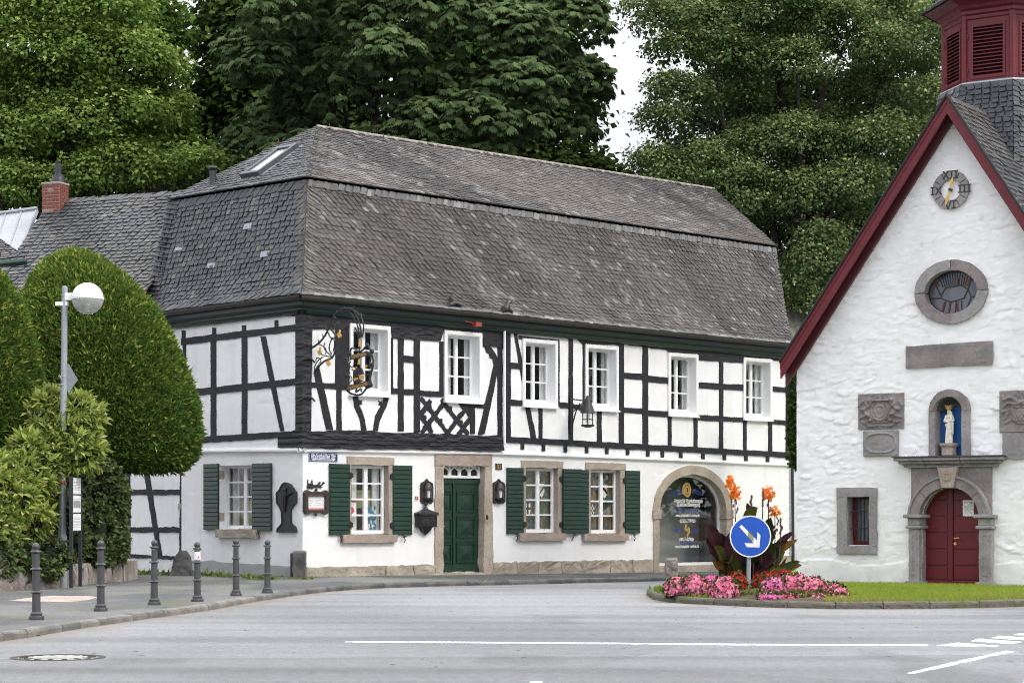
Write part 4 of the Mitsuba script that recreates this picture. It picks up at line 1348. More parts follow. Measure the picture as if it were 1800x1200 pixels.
for k, (a, b) in enumerate(((DI[0] + 0.05, DI[0] + lw - 0.06), (DI[0] + lw + 0.10, DI[2] - 0.14))):
    hh = (zt - 0.16 - zb - 0.24) / 3
    for r in range(3):
        z0, z1 = zb + 0.22 + r * hh, zb + 0.22 + (r + 1) * hh - 0.13
        put('panel', FR.ex(sbox(a, z0, b, z1).difference(sbox(a + .03, z0 + .03, b - .03, z1 - .03)), dd, dd + 0.028), 'green_paint', door)
        m = trimesh.convex.convex_hull(np.array([FR.w(x, z, dd + 0.001) for x in (a + .05, b - .05) for z in (z0 + .05, z1 - .05)] + [FR.w((a + b) / 2, (z0 + z1) / 2, dd + 0.03)]))
        put('panel', m, 'green_paint', door)
        put('moulding', FR.bx(a, z1 + 0.02, b, z1 + 0.05, dd, dd + 0.025), 'green_paint', door)
put('handle', FR.place(tube([(DI[0] + 0.07, zb + 1.05, dd + 0.01), (DI[0] + 0.07, zb + 1.05, dd + 0.06), (DI[0] + 0.15, zb + 1.05, dd + 0.06)], 0.012, 6)), 'galvanised', door)
# transom: white tracery with four pointed lights
tz0, tz1 = zt + 0.02, DI[3]
tr = sbox(DI[0], tz0, DI[2], tz1)
cuts = []
lwid = (W_ - 0.06) / 4
for k in range(4):
    c = DI[0] + 0.03 + lwid * (k + 0.5)
    hh = (tz1 - tz0)
    cuts.append(Polygon([(c - lwid * .36, tz0 + .06), (c + lwid * .36, tz0 + .06), (c + lwid * .36, tz0 + hh * .55), (c + lwid * .2, tz0 + hh * .72), (c, tz0 + hh * .82), (c - lwid * .2, tz0 + hh * .72), (c - lwid * .36, tz0 + hh * .55)]))
    for sg in (-1, 1):
        cuts.append(Polygon([(c + sg * lwid * .10, tz0 + hh * .92), (c + sg * lwid * .40, tz0 + hh * .92), (c + sg * lwid * .42, tz0 + hh * .72)]))
put('transom', FR.ex(tr.difference(unary_union(cuts)), dd + 0.005, dd + 0.04), 'white_paint', HOUSE, label='white tracery light over the door')
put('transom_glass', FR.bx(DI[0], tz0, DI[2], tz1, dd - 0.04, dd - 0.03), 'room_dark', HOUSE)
put('bell', [FR.bx(FR.px(856, 909, .04)[0] - .03, FR.px(856, 909, .04)[1] - .05, FR.px(856, 909, .04)[0] + .03, FR.px(856, 909, .04)[1] + .05, 0.03, 0.05)], 'iron_black', HOUSE)

# arched shop window
sA, zA = FR.px(1148, 897, 0.03)
sB, _ = FR.px(1288, 897, 0.03)
zT = FR.px(1215, 818, 0.03)[1]
cxA, aA, bA = (sA + sB) / 2, (sB - sA) / 2, zT - zA
tw = 0.24


def arch(a, b, zb_):
    th = np.linspace(0, math.pi, 33)
    return Polygon([(cxA + a * math.cos(t), zA + b * math.sin(t)) for t in th] + ([(cxA - a, zb_), (cxA + a, zb_)] if zb_ < zA - .01 else [])).buffer(0)


zfoot = zg(cxA) - 0.02
AR = thing_key = put('arch', FR.ex(wobble(arch(aA - .02, bA, zA + 0.001).difference(arch(aA - tw - .02, bA - tw * 0.95, zA - 1)), 0.006, 0.3, 4), -0.32, 0.035), 'tan_stone', HOUSE, label='round arched stone surround of the shop window')
for sg in (-1, 1):
    x = cxA + sg * (aA - tw / 2 - .02)
    put('impost', FR.ex(wobble(sbox(x - tw / 2 - .03, zA - .22, x + tw / 2 + .03, zA), .006, .2, 6), -0.32, 0.06), 'tan_stone_b', AR)
    put('jamb', FR.ex(wobble(sbox(x - tw / 2 + .01, zA - .58, x + tw / 2 - .01, zA - .225), .008, .2, 7), -0.32, 0.03), 'tan_stone', AR)
    put('jamb', FR.ex(wobble(sbox(x - tw / 2 + .01, zfoot, x + tw / 2 - .01, zA - .585), .008, .2, 8), -0.32, 0.03), 'tan_stone_b', AR)
ai, bi = aA - tw - .02, bA - tw * 0.95
zs = FR.px(1210, 993, -0.2)[1]
holesF.append(arch(aA - .05, bA - .03, -0.7))
SW = put('shop_window', FR.ex(arch(ai + .01, bi + .01, zs).difference(arch(ai - .07, bi - .07, zs + .07)), -0.24, -0.18), 'panel_white', HOUSE, label='arched shop window with white frame and lettering')
gl = arch(ai - .06, bi - .06, zs + .06)
mg = trimesh.creation.extrude_polygon(gl, 0.001, engine='earcut')
up_f = mg.face_normals[:, 2] > 0.5
mg = trimesh.Trimesh(mg.vertices, mg.faces[up_f], process=True)
mg.apply_translation([0, 0, -0.21])
put('pane', FR.place(mg), 'glass', SW)
put('sill', FR.bx(cxA - ai, zfoot - .05, cxA + ai, zs, -0.30, -0.10), 'tan_stone', SW)
put('backing', FR.bx(cxA - ai - .3, zfoot, cxA + ai + .3, zT, -1.2, -1.15), 'shop_grey', SW)
# lettering on the pane
mpx = lambda x, y: FR.px(x, y, -0.20)
L = [(1211, 880, 'Praxis für Physiotherapie', 0.095, 49, 'panel_white'), (1211, 886.5, '& aktive Bewegung', 0.095, 40, 'panel_white'), (1209, 896, 'Beate Lennartzhofer', 0.07, 36, 'ink_blue'),
     (1209, 905.5, 'www.physioaktiv-online.de', 0.07, 42, 'panel_white'), (1209, 915.5, '02224.779920', 0.085, 27, 'panel_white'),
     (1207.5, 947, 'med. Fußpflege', 0.085, 25, 'panel_white'), (1207.5, 954, 'Katrin Thomas', 0.07, 23, 'ink_blue'), (1208, 960, 'www.fussaktiv-online.de', 0.07, 42, 'panel_white'),
     (1192, 931, 'Füsse', 0.10, 14, 'ink_blue'), (1223, 931, 'aktiv', 0.10, 12, 'ink_blue')]
for x, y, tx, h, wpx, mt in L:
    s, z = mpx(x, y)
    put('lettering', text(FR, s, z, tx, h, -0.208, width=abs(mpx(x + wpx / 2, y)[0] - mpx(x - wpx / 2, y)[0]), depth=0.003, bold=True), mt, SW)
for x, tx, wpx, y0, tl in ((1186, 'physio', 24, 866, 14), (1226, 'aktiv', 18, 864.5, -14)):
    s, z = mpx(x, y0)
    put('lettering', text(FR, s, z, tx, 0.13, -0.208, width=abs(mpx(x + wpx / 2, y0)[0] - mpx(x - wpx / 2, y0)[0]), depth=0.003, tilt=tl), 'ink_blue', SW)
s, z = mpx(1208, 862)
th = np.linspace(0.3, 4.4 * math.pi, 60)
rr_ = 0.02 + 0.125 * (th / th[-1]) ** 0.9
put('spiral', FR.ex(LineString(np.column_stack([s + rr_ * 1.15 * np.cos(th + 2.2), z + rr_ * 1.4 * np.sin(th + 2.2)])).buffer(0.026), -0.208, -0.204), 'gold_leaf', SW, label='orange spiral emblem')
s, z = mpx(1208.5, 931)
put('emblem', FR.ex(unary_union([LineString([(s - .05, z + .13), (s - .08, z + .03), (s - .02, z - .02)]).buffer(.03), LineString([(s + .05, z + .05), (s + .08, z - .04), (s + .0, z - .15)]).buffer(.03), LineString([(s - .02, z), (s + .06, z + .03)]).buffer(.02)]), -0.208, -0.204), 'gold_leaf', SW)

# plinth stones along the front
def plinth(x0, x1, joints, ytop):
    xs = [x0] + joints + [x1]
    for a, b in zip(xs[:-1], xs[1:]):
        s0, s1 = FR.px(a, 1000, 0.04)[0] + 0.008, FR.px(b, 1000, 0.04)[0] - 0.008
        za, zc = FR.px(a, ytop(a), 0.04)[1], FR.px(b, ytop(b), 0.04)[1]
        poly = wobble(Polygon([(s0, zg(s0) - 0.1), (s1, zg(s1) - 0.1), (s1, zc), (s0, za)]), 0.012, 0.14, int(a))
        m = extrude(poly, -0.02, 0.045)
        m = m.subdivide_to_size(0.09) if False else m
        top = m.vertices[:, 2] > 0.03
        m.vertices[top, 2] += (meshkit.noise(m.vertices[top] * [6, 6, 1], 5) - 0.5) * 0.05
        put('plinth_stone', FR.place(m), 'plinth_stone', HOUSE)


plinth(536, 765, [583, 631, 677, 728], lambda x: 996 + (x - 560) * (992 - 996) / 200)
plinth(867, 1147, [909, 947, 987, 1023, 1073, 1112], lambda x: 988 + (x - 868) * (983 - 988) / 282)
plinth(1288, 1396, [1322, 1362], lambda x: 980 + (x - 1290) * (977 - 980) / 100)

# ------------------------------------------------------------------ left side of the house
hb(318, 531, 595, 606.5, 569, 580.5, wall=LE, off=0.03)
for x, y0, y1 in ((322, 581, 596), (375.7, 576, 590), (428, 572, 585), (485, 563, 578)):
    put('joist_end', LE.ex(LE.poly([(x - 2.9, y0), (x + 2.9, y0), (x + 2.9, y1), (x - 2.9, y1)], .026), -0.003, 0.026), 'black_timber', HOUSE)
hb(499, 530, 551, 556, 550, 555.5, wall=LE, off=0.024)
vb_(370, 379, 589, 772, wall=LE)
vb_(424.5, 434, 584, 768, wall=LE)
vb_(321, 326, 598, 780, wall=LE)
beam(LE, [(457, 592), (466.5, 591), (499, 757), (492, 758)], off=0.021)
hb(318, 528, 686, 698, 664, 676, wall=LE, off=0.027)
hb(318, 512, 770, 781, 757.5, 768, wall=LE, off=0.028)
put('sill_beam', LE.ex(LE.poly([(488, 768), (512, 767), (512, 758), (527, 752), (533, 750), (533, 786), (488, 786.5)], 0.07), -0.002, 0.07), 'carved_timber', HOUSE)

w, I = None, None
O = LE.rect(383, 812, 476, 932, off=0.0)
I = LE.rect(386, 818, 443, 930, off=0.0)
I2 = (I[0], I[1], I[2] + 0.22, I[3])
w = put('window', [LE.bx(I2[0] - .03, I2[1], I2[0], I2[3], -0.30, 0.005), LE.bx(I2[2], I2[1], I2[2] + .03, I2[3], -0.30, 0.005), LE.bx(I2[0] - .03, I2[3], I2[2] + .03, I2[3] + .03, -0.30, 0.005)], 'white_plaster', HOUSE, label='ground floor window on the left side wall')
holesL.append(sbox(I2[0] - .02, I2[1], I2[2] + .02, I2[3] + .02))
S = LE.rect(378, 933, 449, 945, off=0.10)
put('sill', LE.ex(wobble(sbox(S[0], S[1], S[2], I2[1] + 0.001), .006, .2, 3), -0.30, 0.11), 'plinth_stone', w)
muntin_sash(LE, w, I2[0], I2[1] + 0.005, I2[2], I2[3], -0.24, 4, fw=0.06, mid=0.10, mw=0.035)
put('curtain', curtain(LE, I2[0] + .05, I2[1], I2[0] + 0.28, I2[3], -0.34, 5), 'curtain', w)
put('curtain', curtain(LE, I2[2] - 0.32, I2[1], I2[2] - .1, I2[3], -0.34, 6), 'curtain', w)
put('blind', LE.bx(I2[0], I2[1], I2[2], I2[1] + 0.45 * (I2[3] - I2[1]), -0.42, -0.41), 'blind_green', w)
for y0, y1 in ((827, 842), (901, 916)):
    r = LE.rect(383, y0, 398, y1, off=0.0)
    put('hinge_stone', LE.bx(I2[0] - .035, r[1], I2[0] + 0.004, r[3], -0.13, 0.008), 'tan_stone', w)
shutter(LE, 357, 815, 383, 931, off=0.06, n=15)
shutter(LE, 442.5, 814, 476, 933, off=0.06, n=15)
holdback(LE, 456, 938, -0.05)
holdback(LE, 442, 937, 0.05)
gp = LE.poly([(318, 984), (400, 988), (535, 997), (535, 1060), (318, 1060)], 0.02)
put('grey_base', LE.ex(wobble(gp, .01, .3, 3), -0.01, 0.022), 'grey_plaster', HOUSE)
# iron hook with ring beside the yew
s, z = LE.px(346, 792, 0.1)
a = np.linspace(-0.6, 4.4, 14)
put('iron_hook', LE.place(tube(np.column_stack([s + .085 * np.cos(a), z + .13 * np.sin(a), 0 * a + .08]), .012, 5)), 'iron_black', HOUSE)

# the walls themselves with their openings
def cut_wall(wall, poly, holes, name, mt='white_plaster'):
    p = poly.difference(unary_union(holes))
    return put(name, wall.ex(p, -TH, 0.0), mt, HOUSE)


cut_wall(FR, wallF, holesF, 'wall')
cut_wall(LE, wallL.intersection(sbox(-20, -1, -0.0, 10)), holesL, 'wall')
P0, P1 = FR.w(16.75, 0, 0), FR.w(16.75, 0, -7.2)
RW = Wall(P0[:2], A0 + math.pi / 2)
put('wall', [RW.bx(0.0, -0.6, 7.2, zE1 + 0.0, -0.3, 0.0)], 'white_plaster', HOUSE)
BW = Wall(FR.w(16.75, 0, -7.2)[:2], A0 + math.pi)
put('wall', [BW.bx(0.3, -0.6, 16.5, zE0, -0.3, 0.0)], 'white_plaster', HOUSE)
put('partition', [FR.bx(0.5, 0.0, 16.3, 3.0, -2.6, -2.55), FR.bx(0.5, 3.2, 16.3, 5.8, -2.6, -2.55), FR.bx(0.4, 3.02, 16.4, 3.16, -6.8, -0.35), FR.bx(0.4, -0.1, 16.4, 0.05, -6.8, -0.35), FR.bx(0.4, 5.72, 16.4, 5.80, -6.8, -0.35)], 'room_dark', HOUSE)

# ------------------------------------------------------------------ things fixed to the house
def on(wall, key, mesh, mt, parent=None, **k):
    return put(key, wall.place(mesh) if isinstance(mesh, trimesh.Trimesh) else [wall.place(m) for m in mesh], mt, parent, **k)


# street name sign
R = FR.rect(544, 796, 594, 811, 0.03)
t = thing('street_sign', 'dark blue enamel street name sign with white blackletter above the left shutter', 'street sign')
put('plate', FR.bx(R[0], R[1], R[2], R[3], 0.005, 0.022), 'street_blue', t)
b = 0.012
put('border', FR.ex(sbox(R[0] + b, R[1] + b, R[2] - b, R[3] - b).difference(sbox(R[0] + b + .006, R[1] + b + .006, R[2] - b - .006, R[3] - b - .006)), 0.022, 0.024), 'panel_white', t)
put('lettering', text(FR, (R[0] + R[2]) / 2, R[1] + (R[3] - R[1]) * 0.60, 'Rhöndorfer Str', 0.10, 0.022, width=(R[2] - R[0]) * 0.86, bold=True), 'panel_white', t)
zc = R[1] + (R[3] - R[1]) * 0.22
ar = unary_union([sbox(R[0] + .12, zc - .008, R[2] - .12, zc + .008), Polygon([(R[0] + .07, zc), (R[0] + .14, zc - .028), (R[0] + .14, zc + .028)]), Polygon([(R[2] - .07, zc), (R[2] - .14, zc - .028), (R[2] - .14, zc + .028)])])
put('arrows', FR.ex(ar, 0.022, 0.025), 'panel_white', t)
# house number
R = FR.rect(872, 814.5, 883, 825.5, 0.03)
t = thing('house_number_sign', 'small dark enamel house number sign with gold figures', 'number sign')
put('plate', FR.bx(R[0], R[1], R[2], R[3], 0.005, 0.02), 'iron_brown', t)
put('number', text(FR, (R[0] + R[2]) / 2, (R[1] + R[3]) / 2, '37', 0.10, 0.02, width=(R[2] - R[0]) * 0.7, bold=True), 'gold_leaf', t)
# small coloured plaque
R = FR.rect(729, 871, 736, 881, 0.02)
t = thing('badge_plaque', 'tiny white plaque with green and red marks between the shutter and the wall lamp', 'plaque')
put('plate', FR.bx(R[0], R[1], R[2], R[3], 0.002, 0.012), 'panel_white', t)
w2, h2 = (R[2] - R[0]), (R[3] - R[1])
put('emblem', FR.ex(Polygon([(R[0] + .1 * w2, R[1] + .25 * h2), (R[0] + .45 * w2, R[1] + .25 * h2), (R[0] + .45 * w2, R[1] + .9 * h2), (R[0] + .1 * w2, R[1] + .9 * h2)]), 0.012, 0.015), 'lawn_green', t)
put('emblem', FR.ex(Polygon([(R[0] + .55 * w2, R[1] + .2 * h2), (R[0] + .9 * w2, R[1] + .2 * h2), (R[0] + .9 * w2, R[1] + .8 * h2), (R[0] + .55 * w2, R[1] + .9 * h2)]), 0.012, 0.015), 'ink_red', t)

# menu case with coach silhouette
R = FR.rect(535, 861, 577, 904, 0.06)
s0, z0, s1, z1 = R
cs, cz = (s0 + s1) / 2, (z0 + z1) / 2
t = thing('menu_case', 'dark framed menu display case with paper menus, left of the green shutters', 'display case')
outl = Polygon([(s0, z0 + .06), (s0 + .06, z0), (cs - .12, z0 + .05), (cs, z0 + .03), (cs + .12, z0 + .05), (s1 - .06, z0), (s1, z0 + .06), (s1, z1 - .06), (s1 - .06, z1), (cs + .12, z1 - .05), (cs, z1 - .02), (cs - .12, z1 - .05), (s0 + .06, z1), (s0, z1 - .06)])
win = sbox(s0 + .085, z0 + .10, s1 - .085, z1 - .11)
put('frame', FR.ex(outl.difference(win), 0.0, 0.09), 'iron_brown', t)
put('menu', FR.ex(win, 0.01, 0.03), 'panel_white', t)
put('menu_band', [FR.bx(s0 + .09, z0 + .105, s1 - .09, z0 + .135, 0.03, 0.033), FR.bx(s0 + .09, z1 - .135, s1 - .09, z1 - .12, 0.03, 0.033)], 'ink_red', t)
put('menu_text', [FR.bx(s0 + .12 + c * .2, z0 + .20 + k * .035, s0 + .12 + c * .2 + .10 + .03 * ((k * 7 + c) % 3), z0 + .207 + k * .035, 0.03, 0.032) for k in range(9) for c in range(2 + (k % 2 == 0))], 'ink_grey', t)
put('menu_mark', FR.bx(s0 + .10, z0 + .15, s0 + .14, z0 + .18, 0.03, 0.034), 'sign_blue', t)
put('finial', [FR.place(trimesh.creation.icosphere(2, 0.03).apply_translation([cs, z1 + .005, 0.05])), FR.place(trimesh.creation.icosphere(2, 0.03).apply_translation([cs, z0 - .005, 0.05]))], 'iron_brown', t)
R = FR.rect(540, 843, 567, 857, 0.03)
s0, z0, s1, z1 = R
W2, H2 = s1 - s0, z1 - z0
co = [sbox(s0, z0, s1, z0 + .02), sbox(s0 + .05 * W2, z0 + .2 * H2, s0 + .38 * W2, z0 + .55 * H2), sbox(s0 + .03 * W2, z0 + .5 * H2, s0 + .08 * W2, z0 + H2), sbox(s0 + .30 * W2, z0 + .5 * H2, s0 + .36 * W2, z0 + .95 * H2),
      Point(s0 + .12 * W2, z0 + .12 * H2).buffer(.05), Point(s0 + .32 * W2, z0 + .12 * H2).buffer(.05)]
for hx in (0.52, 0.78):
    x = s0 + hx * W2
    co += [Polygon([(x - .07, z0 + .30 * H2), (x + .07, z0 + .34 * H2), (x + .12, z0 + .72 * H2), (x + .15, z0 + .60 * H2), (x + .09, z0 + .40 * H2), (x + .06, z0 + .22 * H2), (x - .07, z0 + .20 * H2)]).buffer(0.008),
           sbox(x - .06, z0, x - .035, z0 + .3 * H2), sbox(x + .03, z0, x + .055, z0 + .3 * H2)]
co.append(sbox(s0 + .36 * W2, z0 + .33 * H2, s0 + .85 * W2, z0 + .37 * H2))
put('coach_silhouette', FR.ex(unary_union(co), 0.012, 0.03), 'iron_black', label='small black iron silhouette of a horse drawn coach above the menu case', cat='wall ornament')

# two wall lamps beside the door
for x, lab in ((751.5, 'oval iron wall lamp above the black letterbox'), (878, 'oval iron wall lamp under the house number')):
    R = FR.rect(x - 11.5, 841, x + 11, 886, 0.04)
    s0, z0, s1, z1 = R
    c, hh, ww = (s0 + s1) / 2, z1 - z0, (s1 - s0) / 2
    t = thing('wall_lamp', lab, 'wall lamp', None)
    shp = Polygon([(c, z1), (c + .35 * ww, z1 - .10 * hh), (c + .85 * ww, z1 - .16 * hh), (c + ww, z1 - .28 * hh), (c + ww, z0 + .10 * hh), (c + .7 * ww, z0 + .02 * hh), (c + .3 * ww, z0 + .05 * hh), (c, z0), (c - .3 * ww, z0 + .05 * hh), (c - .7 * ww, z0 + .02 * hh), (c - ww, z0 + .10 * hh), (c - ww, z1 - .28 * hh), (c - .85 * ww, z1 - .16 * hh), (c - .35 * ww, z1 - .10 * hh)])
    put('back_plate', FR.ex(shp, 0.002, 0.03), 'iron_brown', t)
    put('rim', FR.ex(shp.buffer(-.012).difference(shp.buffer(-.045)), 0.03, 0.045), 'iron_brown', t)
    cyl = lathe([(0.001, .32), (.05, .31), (.10, .24), (.115, .17), (.12, .16), (.12, .13), (.001, .13)], 20)
    put('hood', FR.place(moved(tfm(tfm(cyl, np.diag([1, .9, hh / .62, 1])), rot([1, 0, 0], -90)), [c, z0 + .33 * hh, 0.05])), 'iron_black', t, smooth=40)
    gls = lathe([(.105, 0), (.105, .26)], 20)
    put('glass_cylinder', FR.place(moved(tfm(tfm(gls, np.diag([1, .9, hh * .38 / .26, 1])), rot([1, 0, 0], -90)), [c, z0 + .20 * hh, 0.05])), 'glass', t)
    put('bulb', FR.place(moved(tfm(lathe([(0.001, 0), (.03, .01), (.035, .16), (.02, .2), (.001, .21)], 12), rot([1, 0, 0], -90)), [c, z0 + .24 * hh, 0.08])), 'lamp_white', t, smooth=40)
    put('base', FR.place(moved(tfm(lathe([(.001, 0), (.10, 0), (.12, .04), (.12, .07), (.001, .07)], 20), rot([1, 0, 0], -90)), [c, z0 + .12 * hh, 0.05])), 'iron_black', t, smooth=40)

# letterbox
R = FR.rect(738, 904, 771, 926, 0.20)
s0, z0, s1, z1 = R
c = (s0 + s1) / 2
t = thing('letterbox', 'black cast iron letterbox with pointed finial left of the green door', 'letterbox')
put('body', FR.place(chamfer_box((s0 + .02, z0, 0.0), (s1 - .02, z1 - .02, .18), .012)), 'iron_black', t)
put('lid', trimesh.convex.convex_hull(np.array([FR.w(s, z1 - .02, o) for s in (s0, s1) for o in (0, .21)] + [FR.w(s, z1 + .03, o) for s in (s0, s1) for o in (0, .21)] + [FR.w(c + q, z1 + .12, .08) for q in (-.08, .08)])), 'iron_black', t)
put('finial', FR.place(moved(tfm(lathe([(.001, .20), (.02, .18), (.045, .14), (.02, .10), (.05, .06), (.06, .0), (.001, .0)], 12), rot([1, 0, 0], -90)), [c, z1 + .09, .08])), 'iron_black', t, smooth=40)
put('foot', trimesh.convex.convex_hull(np.array([FR.w(c + q, z0, o) for q in (-.15, .15) for o in (0.01, .16)] + [FR.w(c + q, z0 - .08, o) for q in (-.10, .10) for o in (0.01, .13)] + [FR.w(c, z0 - .20, .06)])), 'iron_black', t)
rel = [FR.place(moved(trimesh.creation.icosphere(1, .022), [s0 + .07 + (s1 - s0 - .14) * u, z0 + .05 + (z1 - z0 - .12) * v, .18])) for u, v in np.random.default_rng(3).uniform(0, 1, (26, 2))]
put('relief', rel + [FR.ex(sbox(s0 + .05, z0 + .03, s1 - .05, z1 - .05).difference(sbox(s0 + .07, z0 + .05, s1 - .07, z1 - .07)), .178, .195)], 'iron_black', t)

# wayside cross silhouette on the left wall
pts = [(800, 335), (822, 342), (845, 355), (868, 385), (882, 408), (897, 425), (897, 522), (880, 530), (865, 555), (850, 580), (846, 600), (850, 690), (868, 712), (888, 728), (893, 745), (898, 778), (725, 778), (728, 748), (740, 732), (758, 712), (770, 695), (768, 600), (758, 575), (742, 545), (725, 522), (720, 440), (728, 420), (745, 408), (757, 380), (772, 352)]
pts = [(340 + x / 5, 780 + y / 5) for x, y in pts]
cr = LE.poly(pts, 0.06)
t = thing('crucifix_plaque', 'black cast iron wayside cross relief on the white side wall', 'crucifix')
put('slab', LE.ex(cr, 0.005, 0.045), 'iron_black', t)
put('rim', LE.ex(cr.difference(cr.buffer(-0.03)), 0.045, 0.06), 'iron_black', t)
f = lambda x, y, o: np.array([*LE.px(340 + x / 5, 780 + y / 5, 0.05), o])
fig = [tube([f(805, 410, .06), f(806, 470, .075), f(804, 520, .07), f(802, 600, .06)], [.035, .045, .04, .02], 8), tube([f(752, 430, .06), f(780, 448, .07), f(806, 455, .07)], .02, 6), tube([f(868, 430, .06), f(832, 448, .07), f(806, 455, .07)], .02, 6),
       moved(trimesh.creation.icosphere(2, .045), f(805, 402, .07))]
put('figure', [LE.place(m) for m in fig], 'iron_black', t, smooth=40)

# lantern on a bracket
s0, zt_ = FR.px(1003, 701, 0.05)
t = thing('wall_lantern', 'black iron lantern with conical hood hanging from a bracket on the timber wall', 'lantern')
LO = 0.62
def lp(x, y):
    s, z = FR.px(x, y, LO)
    return s, z
sl, zl = lp(1033, 705)
arm_end = np.array([sl, zl, LO])
put('arm', FR.place(tube([(s0, zt_, 0.03), (sl, zl, LO), (sl + .03, zl, LO + .1)], .017, 6)), 'iron_black', t)
sb, zb_ = FR.px(1004, 756, 0.04)
put('brace', [FR.place(tube([(sb, zb_, .03), (sb + (sl - sb) * .35, zb_ + .45, LO * .35), (sb + (sl - sb) * .55, zb_ + .62, LO * .55), (sb + (sl - sb) * .75, zl - 0.22, LO * .78), (sl, zl, LO)], .016, 6)),
              FR.place(tube([(s0 + .01, zt_ + .12, .035), (sb, zb_ - .10, .035)], .02, 6))], 'iron_black', t)
cz_ = zb_ + .52
put('star', [FR.place(tube([(sb + (sl - sb) * .32 + dx * .11, cz_ + dz * .14, LO * .40 + dx * .1), (sb + (sl - sb) * .40, cz_, LO * .42)], .014, 5)) for dx, dz in ((-1, 1), (1, 1), (-1, -1), (1, -1))], 'iron_black', t)
q = lambda r, n=16: tfm(lathe(r, n), rot([1, 0, 0], -90))
zc0 = lp(1033, 748)[1]
zc1 = lp(1033, 726)[1]
hl = zc1 - zc0
put('hood', FR.place(moved(q([(0.001, .42), (.03, .40), (.06, .33), (.17, .03), (.175, 0), (.001, .0)]), [sl, zc1, LO])), 'iron_black', t, smooth=40)
put('glass_cylinder', FR.place(moved(q([(.115, 0), (.115, hl)]), [sl, zc0, LO])), 'glass', t)
put('lamp_tube', FR.place(moved(q([(0.001, 0.04), (.045, .05), (.045, hl - .04), (.001, hl - .03)]), [sl, zc0, LO])), 'lamp_white', t)
put('cage', [FR.place(tube([(sl + .135 * math.cos(a), zc0, LO + .135 * math.sin(a)), (sl + .135 * math.cos(a), zc1, LO + .135 * math.sin(a))], .012, 5)) for a in np.arange(6) * math.pi / 3 + .3]
    + [FR.place(tube([(sl + .135 * math.cos(a), zc0 + hl / 2, LO + .135 * math.sin(a)) for a in np.linspace(0, 6.283, 17)], .009, 4))], 'iron_black', t)
put('base', FR.place(moved(q([(0.001, 0), (.05, -.05), (.15, -.02), (.16, 0.02), (.001, .02)]), [sl, zc0, LO])), 'iron_black', t, smooth=40)

# wrought iron inn sign on its bracket: it hangs from the corner post, square to the front
HS = thing('inn_sign', 'ornate wrought iron hanging inn sign with gilded lettering, leaves and a little chapel', 'inn sign')
sx, _ = FR.px(549, 600, 0.05)
# bracket plane: leaves the post outward, slightly along the wall
bdir = (FR.n * 0.93 + FR.d * 0.37)
bdir /= np.linalg.norm(bdir)
BR = Wall(FR.w(sx - 0.05, 0, 0.06)[:2], math.atan2(bdir[1], bdir[0]))
bp = lambda x, y, o=0.0: np.array([*BR.px(x, y), o])
J = lambda X, Y, o=0.0: bp(540 + X / 6.667, 530 + Y / 6.667, o)
iron, gold = [], []
def cv(ptsXY, r=.016, n=20, o=0.0):
    iron.append(tube(spline([J(*p) + [0, 0, o] for p in ptsXY], n), r, 6))
cv([(0, 560), (120, 500), (220, 380), (270, 260), (350, 130), (450, 85), (520, 90)], .024, 30)
cv([(80, 850), (130, 770), (220, 690), (290, 660), (330, 560), (330, 400), (280, 330)], .022, 30)
cv([(520, 80), (570, 150), (610, 250), (630, 350), (625, 420)], .02, 20)
cv([(490, 110), (540, 180), (590, 290), (600, 400)], .016, 20)
cv([(560, 110), (620, 170), (650, 230), (660, 330), (640, 420)], .016, 20)
cv([(330, 160), (420, 110), (500, 105), (560, 60)], .014, 16)
cv([(460, 75), (520, 95), (545, 55)], .012, 10)
cv([(310, 280), (330, 240), (370, 260), (340, 290), (320, 270)], .014, 16)
cv([(240, 340), (260, 400), (300, 440), (330, 400)], .016, 14)
cv([(210, 480), (200, 550), (250, 610), (290, 650)], .014, 14)
cv([(300, 420), (270, 480), (260, 560), (290, 620)], .016, 14)
cv([(310, 430), (320, 500), (300, 590)], .014, 12)
cv([(120, 500), (180, 520), (220, 560), (210, 620)], .012, 12)
cv([(100, 700), (130, 660), (160, 690), (140, 720)], .012, 12)
cv([(90, 830), (90, 760), (130, 690), (190, 650)], .012, 14)
cv([(140, 560), (170, 620), (230, 640), (280, 650)], .012, 12)
for x, y in ((350, 140), (450, 95), (330, 200), (600, 160), (640, 170), (650, 230), (230, 340), (190, 420), (140, 480), (610, 330), (560, 200)):
    iron.append(tube([J(x, y), J(x - 14, y - 34), J(x - 2, y - 44)], [.016, .010, .003], 5))
put('bracket', [BR.place(m) for m in iron], 'iron_black', HS, smooth=40)
for (x, y) in ((375, 375), (148, 570), (250, 700)):
    m = [moved(tfm(trimesh.creation.icosphere(1, .05), np.diag([.55, .75, .4, 1])), J(x + dx, y + dy)) for dx, dy in ((0, 0), (14, 28), (-16, 18), (6, -24), (-4, 40))]
    put('gilded_leaf', [BR.place(q_) for q_ in m], 'gold_leaf', HS)
